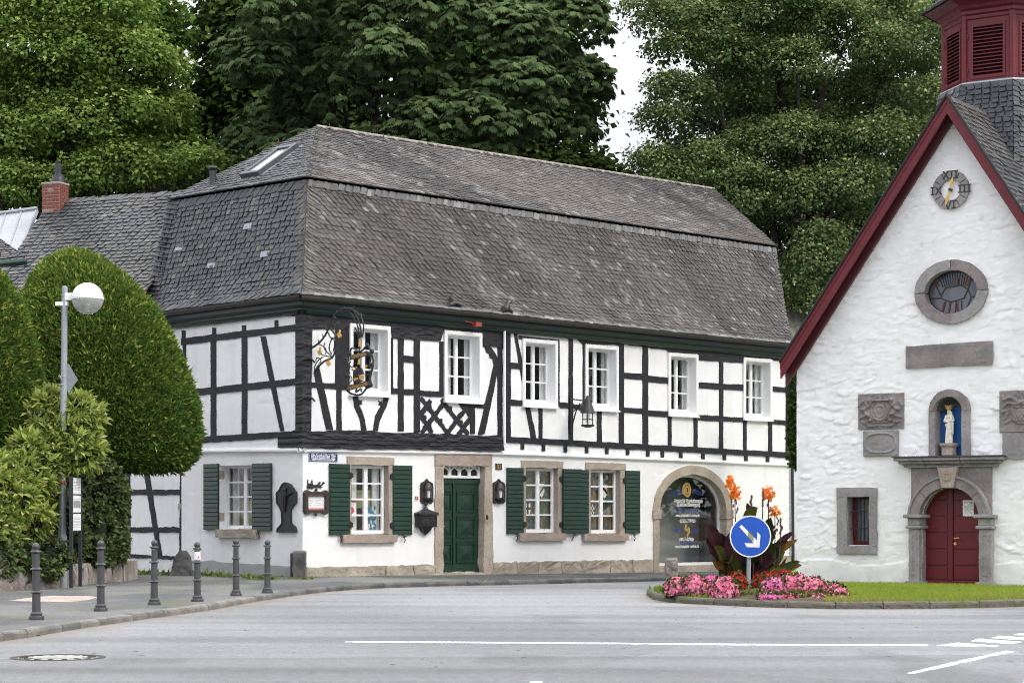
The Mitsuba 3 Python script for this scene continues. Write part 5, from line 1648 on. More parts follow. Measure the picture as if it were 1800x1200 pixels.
# the hanging panel: same plane
K = lambda X, Y, o=0.0: bp(600 + X / 10.91, 590 + Y / 10.91, o)
iron = []
def kv(ptsXY, r=.012, n=18):
    iron.append(tube(spline([K(*p) for p in ptsXY], n), r, 5))
kv([(160, 340), (240, 240), (330, 300), (420, 270), (500, 180), (560, 300), (600, 420), (610, 560), (570, 720), (560, 880), (590, 960), (500, 1000), (400, 1110), (250, 1130), (130, 1060), (110, 900), (90, 760), (150, 600), (110, 460), (160, 340)], .022, 70)
kv([(500, 330), (560, 450), (540, 560), (600, 640)], .018)
kv([(470, 800), (520, 740), (560, 800), (510, 830)])
kv([(120, 820), (80, 880), (130, 930), (170, 880)])
kv([(300, 1020), (280, 1080), (330, 1050), (370, 1020), (380, 1080)], .02)
kv([(190, 500), (160, 560), (200, 600), (230, 560)])
kv([(120, 640), (90, 700), (130, 740), (160, 700)])
kv([(150, 830), (180, 780), (200, 850), (170, 880)])
for x, y in ((160, 340), (500, 190), (590, 560), (560, 700), (540, 950), (110, 760), (100, 450), (130, 1040), (590, 300)):
    iron.append(tfm(trimesh.creation.icosphere(1, .045), trimesh.transformations.translation_matrix(K(x, y)) @ np.diag([1, 1.2, .6, 1])))
put('panel_frame', [BR.place(m) for m in iron], 'iron_black', HS, smooth=40)
pk = lambda pts: Polygon([K(*p)[:2] for p in pts])
put('name_board', BR.ex(pk([(165, 380), (500, 290), (520, 380), (170, 470)]), -.012, .012), 'iron_black', HS)
put('name_board', BR.ex(pk([(110, 960), (520, 860), (540, 950), (120, 1060)]), -.012, .012), 'iron_black', HS)
put('little_chapel', [BR.ex(pk([(230, 700), (290, 620), (340, 740), (340, 870), (230, 880)]), -.02, .02), BR.ex(pk([(280, 615), (390, 620), (440, 740), (330, 745)]), -.03, .03), BR.ex(pk([(250, 880), (440, 850), (440, 870), (250, 900)]), -.02, .02)], 'iron_black', HS)
for p in ([(345, 765), (440, 750), (430, 830), (350, 840)], [(245, 820), (330, 800), (330, 840), (245, 870)], [(332, 450), (346, 450), (355, 550), (318, 556)], [(280, 610), (290, 600), (345, 745), (330, 755)], [(450, 585), (495, 560), (490, 600), (460, 640)], [(200, 620), (228, 632), (222, 680), (198, 655)], [(345, 60), (358, 60), (364, 210), (335, 215)]):
    put('gilding', BR.ex(pk(p), -.024, .024), 'gold_leaf', HS)
for txt, (x0, y0), (x1, y1), h in (('Gasthaus', (185, 405), (485, 335), .085), ('Zur Klosterschenke', (125, 1010), (525, 905), .085)):
    a, b = K(x0, y0), K(x1, y1)
    tl = math.degrees(math.atan2(b[1] - a[1], b[0] - a[0]))
    c = (a + b) / 2
    wd_ = abs(np.linalg.norm(b[:2] - a[:2]))
    put('lettering', text(BR, c[0], c[1], txt, h * 1.0, 0.012, width=wd_ * .92, depth=.008, tilt=tl), 'gold_leaf', HS)
put('hanger', [BR.place(tube([K(345, 10), K(350, 220), K(350, 300)], .018, 6)), BR.place(tube([J(560, 300), K(350, 60)], .014, 6))], 'iron_black', HS)

# ------------------------------------------------------------------ the chapel
CHAPEL = thing('chapel', 'small whitewashed rubble chapel with dark red barge boards, red arched door and slated belfry', 'chapel')
CHO = 0.34
apx = CH.px(1665, 172, CHO)
kl = CH.px(1404, 589, CHO)
ft = CH.px(1372, 639, CHO)
SYM = apx[0]
# roof line in (s, z): left slope from apex to kick to foot, mirrored on the right
lineL = [(ft[0], ft[1]), (kl[0], kl[1]), (apx[0], apx[1])]
slope = np.array([apx[0] - kl[0], apx[1] - kl[1]])
slope /= np.linalg.norm(slope)
rpt = CH.px(1800, 377, CHO)
kr = (2 * SYM - kl[0], apx[1] - (apx[1] - rpt[1]) / (rpt[0] - SYM) * (SYM - kl[0]))
fr_ = (2 * SYM - ft[0], kr[1] - (kl[1] - ft[1]))
wl = CH.px(1400, 700)[0]
wr = 2 * SYM - wl
zwl = ft[1] + 0.05
gab = Polygon([(wl, -0.3), (wr, -0.3), (wr, fr_[1] + .2), (kr[0] + .0, kr[1] - .12), (SYM, apx[1] - 0.22), (kl[0] + .10, kl[1] - .12), (wl, zwl + .25)])
chholes = []

# openings
DW = [CH.px(1628, 950, -.21)[0], CH.px(1721, 950, .10)[0]]
dcx, dr_ = (DW[0] + DW[1]) / 2, (DW[1] - DW[0]) / 2
dzt = CH.px(1674, 857)[1]
dzs = dzt - dr_ * 1.0
dz0 = 0.0


def archp(c, r, zs, z0, b=None):
    b = b or r
    th = np.linspace(0, math.pi, 29)
    return Polygon([(c + r * math.cos(t), zs + b * math.sin(t)) for t in th] + ([(c - r, z0), (c + r, z0)] if z0 < zs - .01 else [])).buffer(0)


doorhole = archp(dcx, dr_, dzs, -0.4)
SWI = CH.rect(1490, 873, 1529, 959)
SWO = CH.rect(1471, 857, 1541, 973, .03)
ov = np.array(CH.px(1672, 513))
orx = (CH.px(1719, 513)[0] - CH.px(1627, 513)[0]) / 2
orz = (CH.px(1672, 475)[1] - CH.px(1672, 551)[1]) / 2
ovx, ovz = orx * 64 / 46.0, orz * 56 / 38.0
NI = [CH.px(1645, 760)[0], CH.px(1692, 760)[0]]
ncx, nr = (NI[0] + NI[1]) / 2, (NI[1] - NI[0]) / 2
nz0 = CH.px(1668, 801)[1]
nzs = CH.px(1668, 722)[1]
chholes = [doorhole, sbox(*SWI), affinity.scale(Point(*ov).buffer(1, 24), orx + .03, orz + .03), archp(ncx, nr, nzs, nz0)]
hole = unary_union(chholes)

# the rubble front: a displaced sheet
step = 0.025
ss, zz = np.arange(wl, wr + step, step), np.arange(-0.3, apx[1], step)
Sg, Zg = np.meshgrid(ss, zz)
q = np.stack([Sg, Zg, 0 * Sg], -1)
warp = meshkit.fbm(q * [1.3, 1.5, 1], 3, 21)
n1 = meshkit.fbm(np.stack([Sg * 3.2 + warp * 1.4, Zg * 9.0 + warp * 2.4, 0 * Sg], -1), 4, 3)
ridge = 1 - np.abs(2 * n1 - 1) * 2.2
n2 = meshkit.fbm(np.stack([Sg * 5.0, Zg * 9.0, 0 * Sg + 4], -1), 3, 8)
soft = np.clip((Zg - 0.45 - 0.06 * np.sin(Sg * 3)) / 0.12, 0.12, 1)
from scipy.spatial import cKDTree
rs = np.random.default_rng(77)
cells = rs.uniform([wl - .5, -.5], [wr + .5, apx[1] + .5], (3200, 2))
wx, wz = (meshkit.fbm(q * 2.2, 3, 41) - .5) * .26, (meshkit.fbm(q * 2.2, 3, 42) - .5) * .16
pts_ = np.stack([(Sg + wx) * .52, Zg + wz], -1).reshape(-1, 2)
kd = cKDTree(cells * [.52, 1.0])
dd_, ii_ = kd.query(pts_, k=2)
edge_d = ((dd_[:, 1] - dd_[:, 0])).reshape(Sg.shape)
amp = (rs.uniform(0, 1, len(cells)) ** 2.2)[ii_[:, 0]].reshape(Sg.shape)
tiltz = rs.normal(0, .07, len(cells))[ii_[:, 0]].reshape(Sg.shape) - .10
cellz = cells[ii_[:, 0], 1].reshape(Sg.shape)
shown = np.clip((meshkit.fbm(q * [1.2, 1.6, 1], 3, 55) - .40) * 6, .35, 1)
stone_h = shown * amp * .017 * np.clip(edge_d / .045, 0, 1) ** .7 + tiltz * (Zg + wz - cellz) * np.clip(edge_d / .035, 0, 1) * .8 * shown
D_ = (stone_h + 0.012 * (n2 - 0.5) + .004 * np.clip(ridge, 0, 1) + 0.03 * (meshkit.fbm(q * [.8, .8, 1], 2, 9) - .5)) * soft + 0.02 * (soft <= 0.121)
V = CH.o + Sg[..., None] * CH.d + Zg[..., None] * np.array([0, 0, 1.0]) + (D_[..., None] - 0.02) * CH.n
ny, nx = Sg.shape
idx = np.arange(ny * nx).reshape(ny, nx)
qd = np.stack([idx[:-1, :-1], idx[:-1, 1:], idx[1:, 1:], idx[1:, :-1]], -1).reshape(-1, 4)
cs_, cz2 = (Sg[:-1, :-1] + step / 2).ravel(), (Zg[:-1, :-1] + step / 2).ravel()
inside = shapely.contains_xy(gab, cs_, cz2) & ~shapely.contains_xy(hole, cs_, cz2)
qd = qd[inside]
fm = trimesh.Trimesh(V.reshape(-1, 3), np.vstack([qd[:, [0, 1, 2]], qd[:, [0, 2, 3]]]), process=False)
fm.remove_unreferenced_vertices()
put('front_wall', fm, 'rubble_plaster', CHAPEL, smooth=True)
ax = -CH.n
DEP = 11.0
put('side_wall', [CH.bx(wl, -0.4, wl + .5, zwl + .2, -DEP, -0.03), CH.bx(wr - .5, -0.4, wr, fr_[1] + .15, -DEP, -0.03),
                  CH.ex(gab.difference(hole.buffer(0.02)), -.45, -.05), CH.ex(gab, -DEP - .4, -DEP)], 'rubble_plaster', CHAPEL)

# roof: three-line profile swept along the nave
EXT = DEP + 0.3


def roof_edge(side):
    """Points from foot to apex at the front and at the back."""
    pr = lineL if side == 'L' else [fr_, kr, (apx[0], apx[1])]
    P = []
    for a, b in zip(pr[:-1], pr[1:]):
        P += [np.array(a) + (np.array(b) - np.array(a)) * t for t in np.linspace(0, 1, 5)[:-1]]
    P.append(np.array(pr[-1]))
    return np.array(P)


re_ = roof_edge('R')
front_e = np.array([CH.w(s, z + .03, CHO) for s, z in re_])
back_e = np.array([CH.w(s, z + .03, -EXT) for s, z in re_])
right_roof = Surf(front_e, back_e, -CH.n)
le_ = roof_edge('L')
lf = np.array([CH.w(s, z + .03, CHO) for s, z in le_])
lb = np.array([CH.w(s, z + .03, -EXT) for s, z in le_])
left_roof = Surf(lb, lf, CH.n)
croof = put('roof', [right_roof.base(), left_roof.base()], 'roof_underlay', CHAPEL)
c_ch = tone((0.035, 0.036, 0.041), (0.095, 0.095, 0.10), (0.15, 0.145, 0.14), 0.9, 33, 0.07, (0.085, 0.077, 0.07))
c_chd = tone((0.028, 0.031, 0.039), (0.060, 0.067, 0.080), (0.10, 0.105, 0.115), 0.9, 35, 0.04)
cb = [slates(right_roof, 0.19, 0.13, 0.5, c_ch, 41, 0.018), slates(left_roof, 0.19, 0.13, -0.5, c_ch, 42, 0.018),
      hip_strip(right_roof, 'L', 0.30, 0.10, 0.10, c_ch, 43), top_strip(right_roof, 0.14, 0.15, 0.5, c_ch, 44)]

# barge boards and soffit
def offset_line(pr, d):
    return [(p[0], p[1] - d) for p in pr]


def board(pr, o0, o1, d0, d1, mt, name='barge_board'):
    poly = Polygon(list(offset_line(pr, d0)) + list(reversed(offset_line(pr, d1))))
    return put(name, CH.ex(poly.buffer(0), o0, o1), mt, CHAPEL)


ext = lambda pr: pr
for pr in (lineL, [fr_, kr, (apx[0], apx[1])]):
    board(pr, CHO - 0.05, CHO + 0.015, 0.0, 0.30, 'red_paint')
    board(pr, CHO + 0.015, CHO + 0.03, -0.02, 0.10, 'red_paint', 'barge_moulding')
    board(pr, -0.02, CHO - 0.05, 0.10, 0.17, 'dark_red_paint', 'soffit')
    board(pr, 0.02, 0.10, 0.17, 0.42, 'dark_red_paint', 'frieze_board')
    board(pr, -0.03, CHO + 0.07, -0.07, -0.012, 'roof_underlay', 'verge_slate')

# oval window: four stones and leaded glass
ovm = put('oval_window', CH.place(moved(extrude(affinity.scale(Point(0, 0).buffer(1, 24), orx + .03, orz + .03).difference(affinity.scale(Point(0, 0).buffer(1, 24), orx - .015, orz - .015)), -.24, -.16), [ov[0], ov[1], 0])), 'iron_black', CHAPEL, label='oval leaded window in the gable')
ring = affinity.scale(Point(0, 0).buffer(1, 32), ovx, ovz).difference(affinity.scale(Point(0, 0).buffer(1, 32), orx, orz))
for k, mt in enumerate(('mauve_stone', 'grey_stone', 'mauve_stone', 'grey_stone')):
    quad = sbox(*{0: (.006, .006, 3, 3), 1: (-3, .006, -.006, 3), 2: (-3, -3, -.006, -.006), 3: (.006, -3, 3, -.006)}[k])
    put('stone', CH.place(moved(extrude(wobble(ring.intersection(quad), .004, .15, k), -.26, .045), [ov[0], ov[1], 0])), mt, ovm)
scene['oval_pane'] = {'type': 'ref', 'id': 'oval_glass'} if False else scene['oval_glass']
put('pane', CH.place(moved(extrude(affinity.scale(Point(0, 0).buffer(1, 24), orx, orz), -.215, -.205), [ov[0], ov[1], 0])), 'oval_glass', ovm)
lead = []
def ld(pts, w=.012):
    lead.append(LineString([(x * orx, y * orz) for x, y in pts]).buffer(w))
hexa = [(-.55, -.10), (-.35, .25), (.25, .32), (.50, .12), (.35, -.28), (-.15, -.42), (-.50, -.25), (-.55, -.10)]
ld(hexa)
for x in np.linspace(-.6, .6, 13):
    ld([(x * .75, .30 + .05 * math.cos(x * 3)), (x * 1.05, .98 * math.sqrt(max(0, 1 - x * x)))], .009)
for x in (-.35, -.15, .05, .25):
    ld([(x, -.40), (x * 1.25 - .05, -.95)])
ld([(.50, .12), (.60, .55), (.85, .50)])
ld([(.50, .12), (.62, -.25), (.40, -.92)])
ld([(-1, -.22), (-.55, -.22)])
ld([(.62, -.25), (.98, -.20)])
ld([(-.55, -.10), (-.75, .45)])
lead = unary_union(lead).intersection(affinity.scale(Point(0, 0).buffer(1, 24), orx, orz))
put('leading', CH.place(moved(extrude(lead, -.205, -.19), [ov[0], ov[1], 0])), 'iron_black', ovm)
rust = unary_union([LineString([(x * orx, .36 * orz), (x * 1.2 * orx, .62 * orz)]).buffer(.012) for x in (-.72, -.62, .1, .38, .5)] + [LineString([(x * orx, -.45 * orz), (x * 1.15 * orx, -.85 * orz)]).buffer(.012) for x in (-.42, -.2, .1)])
put('red_glass', CH.place(moved(extrude(rust, -.204, -.186), [ov[0], ov[1], 0])), 'brick_red', ovm)

# clock
ck = np.array(CH.px(1671, 334, .03))
ckx = (CH.px(1702.5, 334, .03)[0] - CH.px(1638.5, 334, .03)[0]) / 2
ckm = put('clock', CH.place(moved(extrude(wobble(Point(0, 0).buffer(ckx, 32).difference(Point(0, 0).buffer(ckx * .56, 32)), .004, .1, 4), -.01, .045), [*ck, 0])), 'grey_stone', CHAPEL, label='stone ring clock with gilt hands')
nums = {0: 'XII', 3: 'III', 6: 'VI', 9: 'IX'}
tm = []
for h in range(12):
    a = math.radians(90 - 30 * h)
    r = ckx * .78
    if h in nums:
        m = meshkit.text_mesh(nums[h], .15, .006, True)
        b = m.bounds
        m.apply_translation([-(b[0][0] + b[1][0]) / 2, -.075, 0])
        if h == 9:
            m.apply_translation([.0, 0, 0])
        tm.append(CH.place(moved(m, [ck[0] + r * math.cos(a), ck[1] + r * math.sin(a), .045])))
    else:
        m = tfm(box((-.008, -.06, 0), (.008, .06, .006)), rot([0, 0, 1], math.degrees(a) - 90))
        tm.append(CH.place(moved(m, [ck[0] + r * math.cos(a), ck[1] + r * math.sin(a), .045])))
put('numerals', tm, 'iron_black', ckm)


def hand(a, L, w, tail):
    p = unary_union([Polygon([(-.012, -tail), (.012, -tail), (w, L * .45), (w * 1.6, L * .55), (w * 1.1, L * .7), (0, L), (-w * 1.1, L * .7), (-w * 1.6, L * .55), (-w, L * .45)])])
    return CH.place(moved(tfm(extrude(p, .06, .07), rot([0, 0, 1], a)), [*ck, 0]))


put('hand', hand(-13, ckx * .72, .022, .05), 'gold_leaf', ckm, label='short gilt hour hand')
put('hand', hand(163, ckx * .93, .022, .12), 'gold_leaf', ckm, label='long gilt minute hand')
put('boss', CH.place(moved(extrude(Point(0, 0).buffer(.03), .0, .08), [*ck, 0])), 'iron_black', ckm)

# inscription slab with worn shallow lines
slab = CH.poly([(1592, 609), (1744, 599), (1744, 640), (1592, 647)], .04)
sl = put('inscription_slab', CH.ex(wobble(slab, .006, .2, 1), -.05, .04), 'mauve_stone', CHAPEL, label='worn inscription slab without readable letters')
put('border', CH.ex(slab.buffer(-.04).difference(slab.buffer(-.065)), .04, .048), 'mauve_stone', sl)

# coats of arms in relief
def relief(poly, base_off, hf, mt, parent, name, label=None, step=.014, s_z=None):
    x0, y0, x1, y1 = poly.bounds
    xs, ys = np.arange(x0, x1 + step, step), np.arange(y0, y1 + step, step)
    X, Y = np.meshgrid(xs, ys)
    u, v = (X - x0) / (x1 - x0) * 2 - 1, (Y - y0) / (y1 - y0) * 2 - 1
    H = hf(u, v)
    edge_ = np.minimum(np.minimum(X - x0, x1 - X), np.minimum(Y - y0, y1 - Y)) < step * .9
    O = np.where(edge_, -.05, base_off + H)
    V = CH.o + X[..., None] * CH.d + Y[..., None] * np.array([0, 0, 1.0]) + O[..., None] * CH.n
    ny, nx = X.shape
    idx = np.arange(ny * nx).reshape(ny, nx)
    qd = np.stack([idx[:-1, :-1], idx[:-1, 1:], idx[1:, 1:], idx[1:, :-1]], -1).reshape(-1, 4)
    return put(name, trimesh.Trimesh(V.reshape(-1, 3), np.vstack([qd[:, [0, 1, 2]], qd[:, [0, 2, 3]]]), process=False), mt, parent, smooth=35, label=label)


def bump_(d, w, h):
    return h * np.exp(-(d / w) ** 2)


def seg(u, v, p, q):
    p, q = np.array(p), np.array(q)
    t = np.clip(((u - p[0]) * (q - p)[0] + (v - p[1]) * (q - p)[1]) / ((q - p) @ (q - p)), 0, 1)
    return np.hypot(u - p[0] - t * (q - p)[0], v - p[1] - t * (q - p)[1])


def arms1(u, v):
    H = np.zeros_like(u)
    au = np.abs(u)
    sh = np.hypot(u / .36, (v + .02) / .50)
    H += .035 * (sh < 1) + bump_(np.abs(sh - 1) * .36, .05, .03)
    H += bump_(np.hypot(u / 1.0, (v + .02)) , .20, .02)
    H += bump_(np.abs(np.hypot(u / .22, (v + .02) / .32) - 1) * .22, .035, .02)
    crown = (au < .36) & (v > .55) & (v < .62 + .14 * np.abs(np.cos(u * 13)) + .12 * (au < .1))
    H += .045 * crown + bump_(seg(au, v, (0, .56), (.34, .56)), .05, .02)
    for p, q, w in (((.50, .30), (.72, .10), .09), ((.72, .10), (.52, -.20), .10), ((.52, -.20), (.85, -.35), .07), ((.60, .40), (.50, .60), .08), ((.50, .60), (.42, .42), .06), ((.80, .0), (.92, .28), .045), ((.92, .28), (.78, .55), .045),
                    ((.52, -.20), (.40, -.50), .08), ((.40, -.5), (.70, -.62), .05), ((.10, -.78), (.45, -.82), .06), ((.45, -.82), (.78, -.55), .06), ((.05, -.6), (.30, -.62), .05), ((.62, -.1), (.18, -.52), .05)):
        H += bump_(seg(au, v, p, q), w, .042)
    H += .012 * (meshkit.fbm(np.stack([u * 7, v * 7, 0 * u], -1), 3, 4) - .5)
    return H


def arms2(u, v):
    H = np.zeros_like(u)
    au = np.abs(u)
    sh = (au < .40) & (v < .10) & (v > -.62 + .25 * (au / .4) ** 2)
    H += .035 * sh
    for k in range(5):
        H += bump_(seg(u, v, (-.3 + .15 * k, -.45), (-.15 + .15 * k, -.15)), .03, .018) * sh
        H += bump_(seg(u, v, (-.15 + .15 * k, -.45), (-.3 + .15 * k, -.15)), .03, .018) * sh
    H += bump_(np.hypot(u / .16, (v - .38) / .16) * .16, .13, .07)
    for p, q, w in (((.15, .45), (.45, .62), .09), ((.45, .62), (.70, .55), .08), ((.15, .30), (.55, .35), .06), ((.55, .35), (.75, .20), .06), ((.55, .05), (.80, -.05), .06), ((.60, -.1), (.66, -.35), .06), ((.50, -.45), (.66, -.55), .06), ((.1, .15), (.3, .2), .05), ((0, .6), (0, .85), .04), ((.1, .58), (.2, .8), .04), ((.75, .3), (.80, .65), .05)):
        H += bump_(seg(au, v, p, q), w, .04)
    H += .012 * (meshkit.fbm(np.stack([u * 7, v * 7, 0 * u], -1), 3, 6) - .5)
    return H


def cart(u, v):
    r = (np.abs(u / .82) ** 3 + np.abs(v / .72) ** 3) ** (1 / 3)
    H = bump_(np.abs(r - 1), .07, .025) - .008 * (r < .92)
    H += bump_(np.hypot(u, (np.abs(v) - .88)), .10, .02)
    H += .008 * (meshkit.fbm(np.stack([u * 6, v * 6, 0 * u], -1), 3, 6) - .5) + bump_(np.hypot(u - .92, np.sin(v * 12) * .1), .05, .01)
    return H


def rectp(x0, y0, x1, y1, off=.04):
    r = CH.rect(x0, y0, x1, y1, off)
    return sbox(*r)


ca1 = relief(rectp(1507, 690, 1589, 755), .03, arms1, 'mauve_stone', CHAPEL, 'coat_of_arms', 'left relief with crowned shield between two beasts')
relief(rectp(1516.5, 755.5, 1580, 802), .055, cart, 'grey_stone', CHAPEL, 'cartouche')
relief(rectp(1755, 684, 1834, 760), .03, arms2, 'mauve_stone', CHAPEL, 'coat_of_arms', 'right relief with shield and plumed helmet')
put('blank_slab', CH.ex(wobble(rectp(1762, 760.5, 1826, 806), .005, .15, 8), -.05, .035), 'grey_stone', CHAPEL)

# niche
NO = [CH.px(1632, 760, .06)[0], CH.px(1704, 760, .06)[0]]
nco, nro = (NO[0] + NO[1]) / 2, (NO[1] - NO[0]) / 2
nic = put('niche', CH.ex(wobble(archp(nco, nro, nzs, nzs + .002, CH.px(1668, 684, .06)[1] - nzs).difference(archp(ncx, nr, nzs, nzs - .5, nr * .98)), .004, .2, 2), -.02, .06), 'mauve_stone', CHAPEL, label='round headed stone niche with blue back')
put('roll', CH.ex(archp(nco, nro - .05, nzs, nzs + .002, CH.px(1668, 690, .06)[1] - nzs).difference(archp(nco, nro - .10, nzs, nzs - .5, CH.px(1668, 697, .06)[1] - nzs)), .06, .08), 'mauve_stone', nic)
put('jamb', CH.ex(wobble(sbox(NO[0], nz0, NI[0], nzs - .003), .004, .2, 3), -.30, .055), 'grey_stone', nic)
put('jamb', CH.ex(wobble(sbox(NI[1], nz0, NO[1], nzs - .003), .004, .2, 4), -.30, .055), 'grey_stone', nic)
put('back', CH.bx(NI[0] - .05, nz0 - .02, NI[1] + .05, nzs + .085, -.32, -.262), 'niche_blue', nic)
# shell
shv, shf = [], []
nth = 61
for i, t in enumerate(np.linspace(0, math.pi, nth)):
    fl = 0.5 + 0.5 * math.cos(t * 26)
    for j, r in enumerate(np.linspace(0.02, 1, 8)):
        a = r * math.pi / 2
        R_ = nr * math.sin(a) * (1 + .03 * fl * r)
        shv.append(CH.w(ncx + R_ * math.cos(t), nzs + R_ * math.sin(t), -.29 * math.cos(a) + .035 * fl * r - .01))
for i in range(nth - 1):
    for j in range(7):
        p = i * 8 + j
        shf += [[p, p + 8, p + 9], [p, p + 9, p + 1]]
put('shell', trimesh.Trimesh(np.array(shv), shf, process=False), 'dark_stone', nic, smooth=30)

# statue of a crowned woman holding a child
ST = thing('statue', 'cream stone statue of a crowned robed woman holding a child, in the blue niche', 'statue')
s0, zb0 = CH.px(1668, 800, -.10)
zt0 = CH.px(1668, 716, -.10)[1]
ped = 0.23
put('pedestal', CH.place(moved(tfm(lathe([(.001, 0), (.15, 0), (.145, .14), (.19, .19), (.19, ped), (.001, ped)], 8), rot([1, 0, 0], -90)), [s0, zb0, -.10])), 'tan_stone', ST)
Hs = zt0 - zb0 - ped
def body_ring():
    import manifold3d as m3
    def ball(x, y, z, r, rz=None):
        b = m3.Manifold.sphere(1.0, 20).scale((r, r * 1.0, (rz or r)))
        return b.translate((x, z, y))
    def bone(*bs):
        return m3.Manifold.batch_hull([ball(*b) for b in bs])
    k = Hs
    sk_ = [bone((0, .03 * k, 0, .105 * k), (0, .22 * k, 0.0, .10 * k), (.015 * k, .50 * k, .01 * k, .085 * k)),
           bone((.015 * k, .50 * k, .01 * k, .088 * k), (0, .66 * k, 0, .095 * k), (-.01 * k, .76 * k, 0, .075 * k)),
           bone((-.085 * k, .75 * k, 0, .045 * k), (.075 * k, .75 * k, 0, .045 * k), (0, .66 * k, 0, .08 * k)),
           bone((-.01 * k, .76 * k, 0, .04 * k), (-.01 * k, .88 * k, .01 * k, .055 * k)),                              # neck, head with veil
           bone((-.01 * k, .90 * k, .01 * k, .06 * k), (-.012 * k, .865 * k, .02 * k, .05 * k)),
           bone((-.09 * k, .75 * k, 0, .045 * k), (-.13 * k, .62 * k, .03 * k, .04 * k)), bone((-.13 * k, .62 * k, .03 * k, .04 * k), (-.02 * k, .60 * k, .10 * k, .03 * k)),
           bone((.08 * k, .75 * k, 0, .045 * k), (.12 * k, .64 * k, .04 * k, .04 * k)), bone((.12 * k, .64 * k, .04 * k, .04 * k), (.05 * k, .63 * k, .11 * k, .03 * k)),
           bone((.075 * k, .67 * k, .08 * k, .045 * k), (.075 * k, .77 * k, .08 * k, .04 * k)), bone((.07 * k, .83 * k, .08 * k, .042 * k)) if False else bone((.07 * k, .835 * k, .08 * k, .04 * k), (.072 * k, .80 * k, .08 * k, .03 * k)),
           bone((.07 * k, .68 * k, .09 * k, .03 * k), (.12 * k, .60 * k, .10 * k, .022 * k)), bone((.05 * k, .76 * k, .10 * k, .02 * k), (-.0 * k, .72 * k, .12 * k, .018 * k)),
           bone((-.06 * k, .52 * k, .09 * k, .02 * k), (.10 * k, .30 * k, .10 * k, .02 * k)), bone((.11 * k, .58 * k, .05 * k, .03 * k), (.115 * k, .25 * k, .06 * k, .02 * k)),
           bone((-.10 * k, .52 * k, .03 * k, .03 * k), (.09 * k, .12 * k, .10 * k, .018 * k))]
    for x in (-.07, -.035, .0, .035, .07):
        sk_.append(bone((x * .8 * k, .45 * k, .08 * k, .018 * k), (x * 1.15 * k, .02 * k, .10 * k, .022 * k)))
    M = m3.Manifold.batch_boolean(sk_, m3.OpType.Add).refine_to_length(.03)
    me = M.to_mesh()
    t = trimesh.Trimesh(me.vert_properties[:, :3], me.tri_verts, process=True)
    trimesh.smoothing.filter_taubin(t, iterations=6)
    return t


bm = body_ring()
# local: x right, y toward the viewer, z up
bm.vertices = np.column_stack([bm.vertices[:, 0], bm.vertices[:, 2], bm.vertices[:, 1] * 0.8])
fl_ = bm.faces[:, ::-1].copy()
bm = trimesh.Trimesh(bm.vertices, fl_, process=False)
bm.fix_normals()
put('figure', CH.place(moved(bm, [s0, zb0 + ped, -.13])), 'statue_stone', ST, smooth=True, label='cream stone figure of a robed woman with a child on her arm')
crn_ = [tfm(lathe([(.062, 0), (.066, .03), (.07, .055)], 16), rot([1, 0, 0], -90))] + [moved(trimesh.creation.icosphere(1, .018), [.066 * math.cos(a), .065, .066 * math.sin(a)]) for a in np.arange(8) * math.pi / 4]
put('crown', [CH.place(moved(m, [s0 - .012 * Hs, zb0 + ped + .945 * Hs, -.115])) for m in crn_], 'gold_leaf', ST)

# portal: pilasters, capitals, arch, keystone, entablature
OFFP = .14
pl0, pl1 = CH.px(1597, 980, OFFP)[0], DW[0] - .01
pr0, pr1 = DW[1] + .01, CH.px(1742, 980, OFFP)[0]
pl0 -= .0
zc0, zc1 = CH.px(1610, 929, OFFP)[1], CH.px(1610, 904, OFFP)[1]
zen, zct = CH.px(1670, 821, OFFP)[1], CH.px(1665, 803, .30)[1]
PT = put('portal', CH.ex(sbox(pl0 + .03, zc1, pr1 - .03, zen).difference(archp((pl1 + pr0) / 2, (pr0 - pl1) / 2, dzs, -1)), -.30, .085), 'mauve_stone', CHAPEL, label='carved grey stone portal with arch, pilasters and cornice')
pcx = (pl1 + pr0) / 2
for a, b in ((pl0, pl1), (pr0, pr1)):
    put('pilaster', CH.ex(wobble(sbox(a, .10, b, zc0), .006, .2, int(a * 100)), -.30, OFFP), 'grey_stone', PT)
    put('pilaster_panel', CH.ex(sbox(a + .05, .25, b - .05, zc0 - .10).difference(sbox(a + .075, .28, b - .075, zc0 - .13)), OFFP, OFFP + .018), 'grey_stone', PT)
    put('plinth', CH.bx(a - .05, -.15, b + .05, .12, -.28, OFFP + .05), 'grey_stone', PT)
    zc = (zc1 - zc0)
    for nm, d0, d1, gx in (('capital', 0, .22, .05), ('capital', .22, .75, .015), ('capital', .75, 1.0, .085)):
        put(nm, CH.place(chamfer_box((a - gx, zc0 + zc * d0, -.28), (b + gx, zc0 + zc * d1, OFFP + gx), .012)), 'grey_stone', PT)
ringa = archp(pcx, (pr0 - pl1) / 2 + .21, dzs, dzs + .001).difference(archp(pcx, (pr0 - pl1) / 2 + .002, dzs, dzs - 1))
for a0, a1 in ((0, 41), (41, 84), (96, 139), (139, 180)):
    w_ = Polygon([(pcx, dzs)] + [(pcx + 3 * math.cos(math.radians(t)), dzs + 3 * math.sin(math.radians(t))) for t in np.linspace(a0 + .4, a1 - .4, 6)])
    put('voussoir', CH.ex(ringa.intersection(w_), -.25, .150), 'mauve_stone', PT)
put('arch_moulding', CH.ex(archp(pcx, (pr0 - pl1) / 2 + .225, dzs, dzs + .001).difference(archp(pcx, (pr0 - pl1) / 2 + .185, dzs, dzs - 1)), .085, .185), 'grey_stone', PT)
kz0, kz1 = CH.px(1666, 857, .15)[1], zen
put('keystone', CH.ex(Polygon([(pcx - .115, kz0), (pcx + .115, kz0), (pcx + .20, kz1), (pcx - .20, kz1)]), -.25, .21), 'pink_stone', PT)
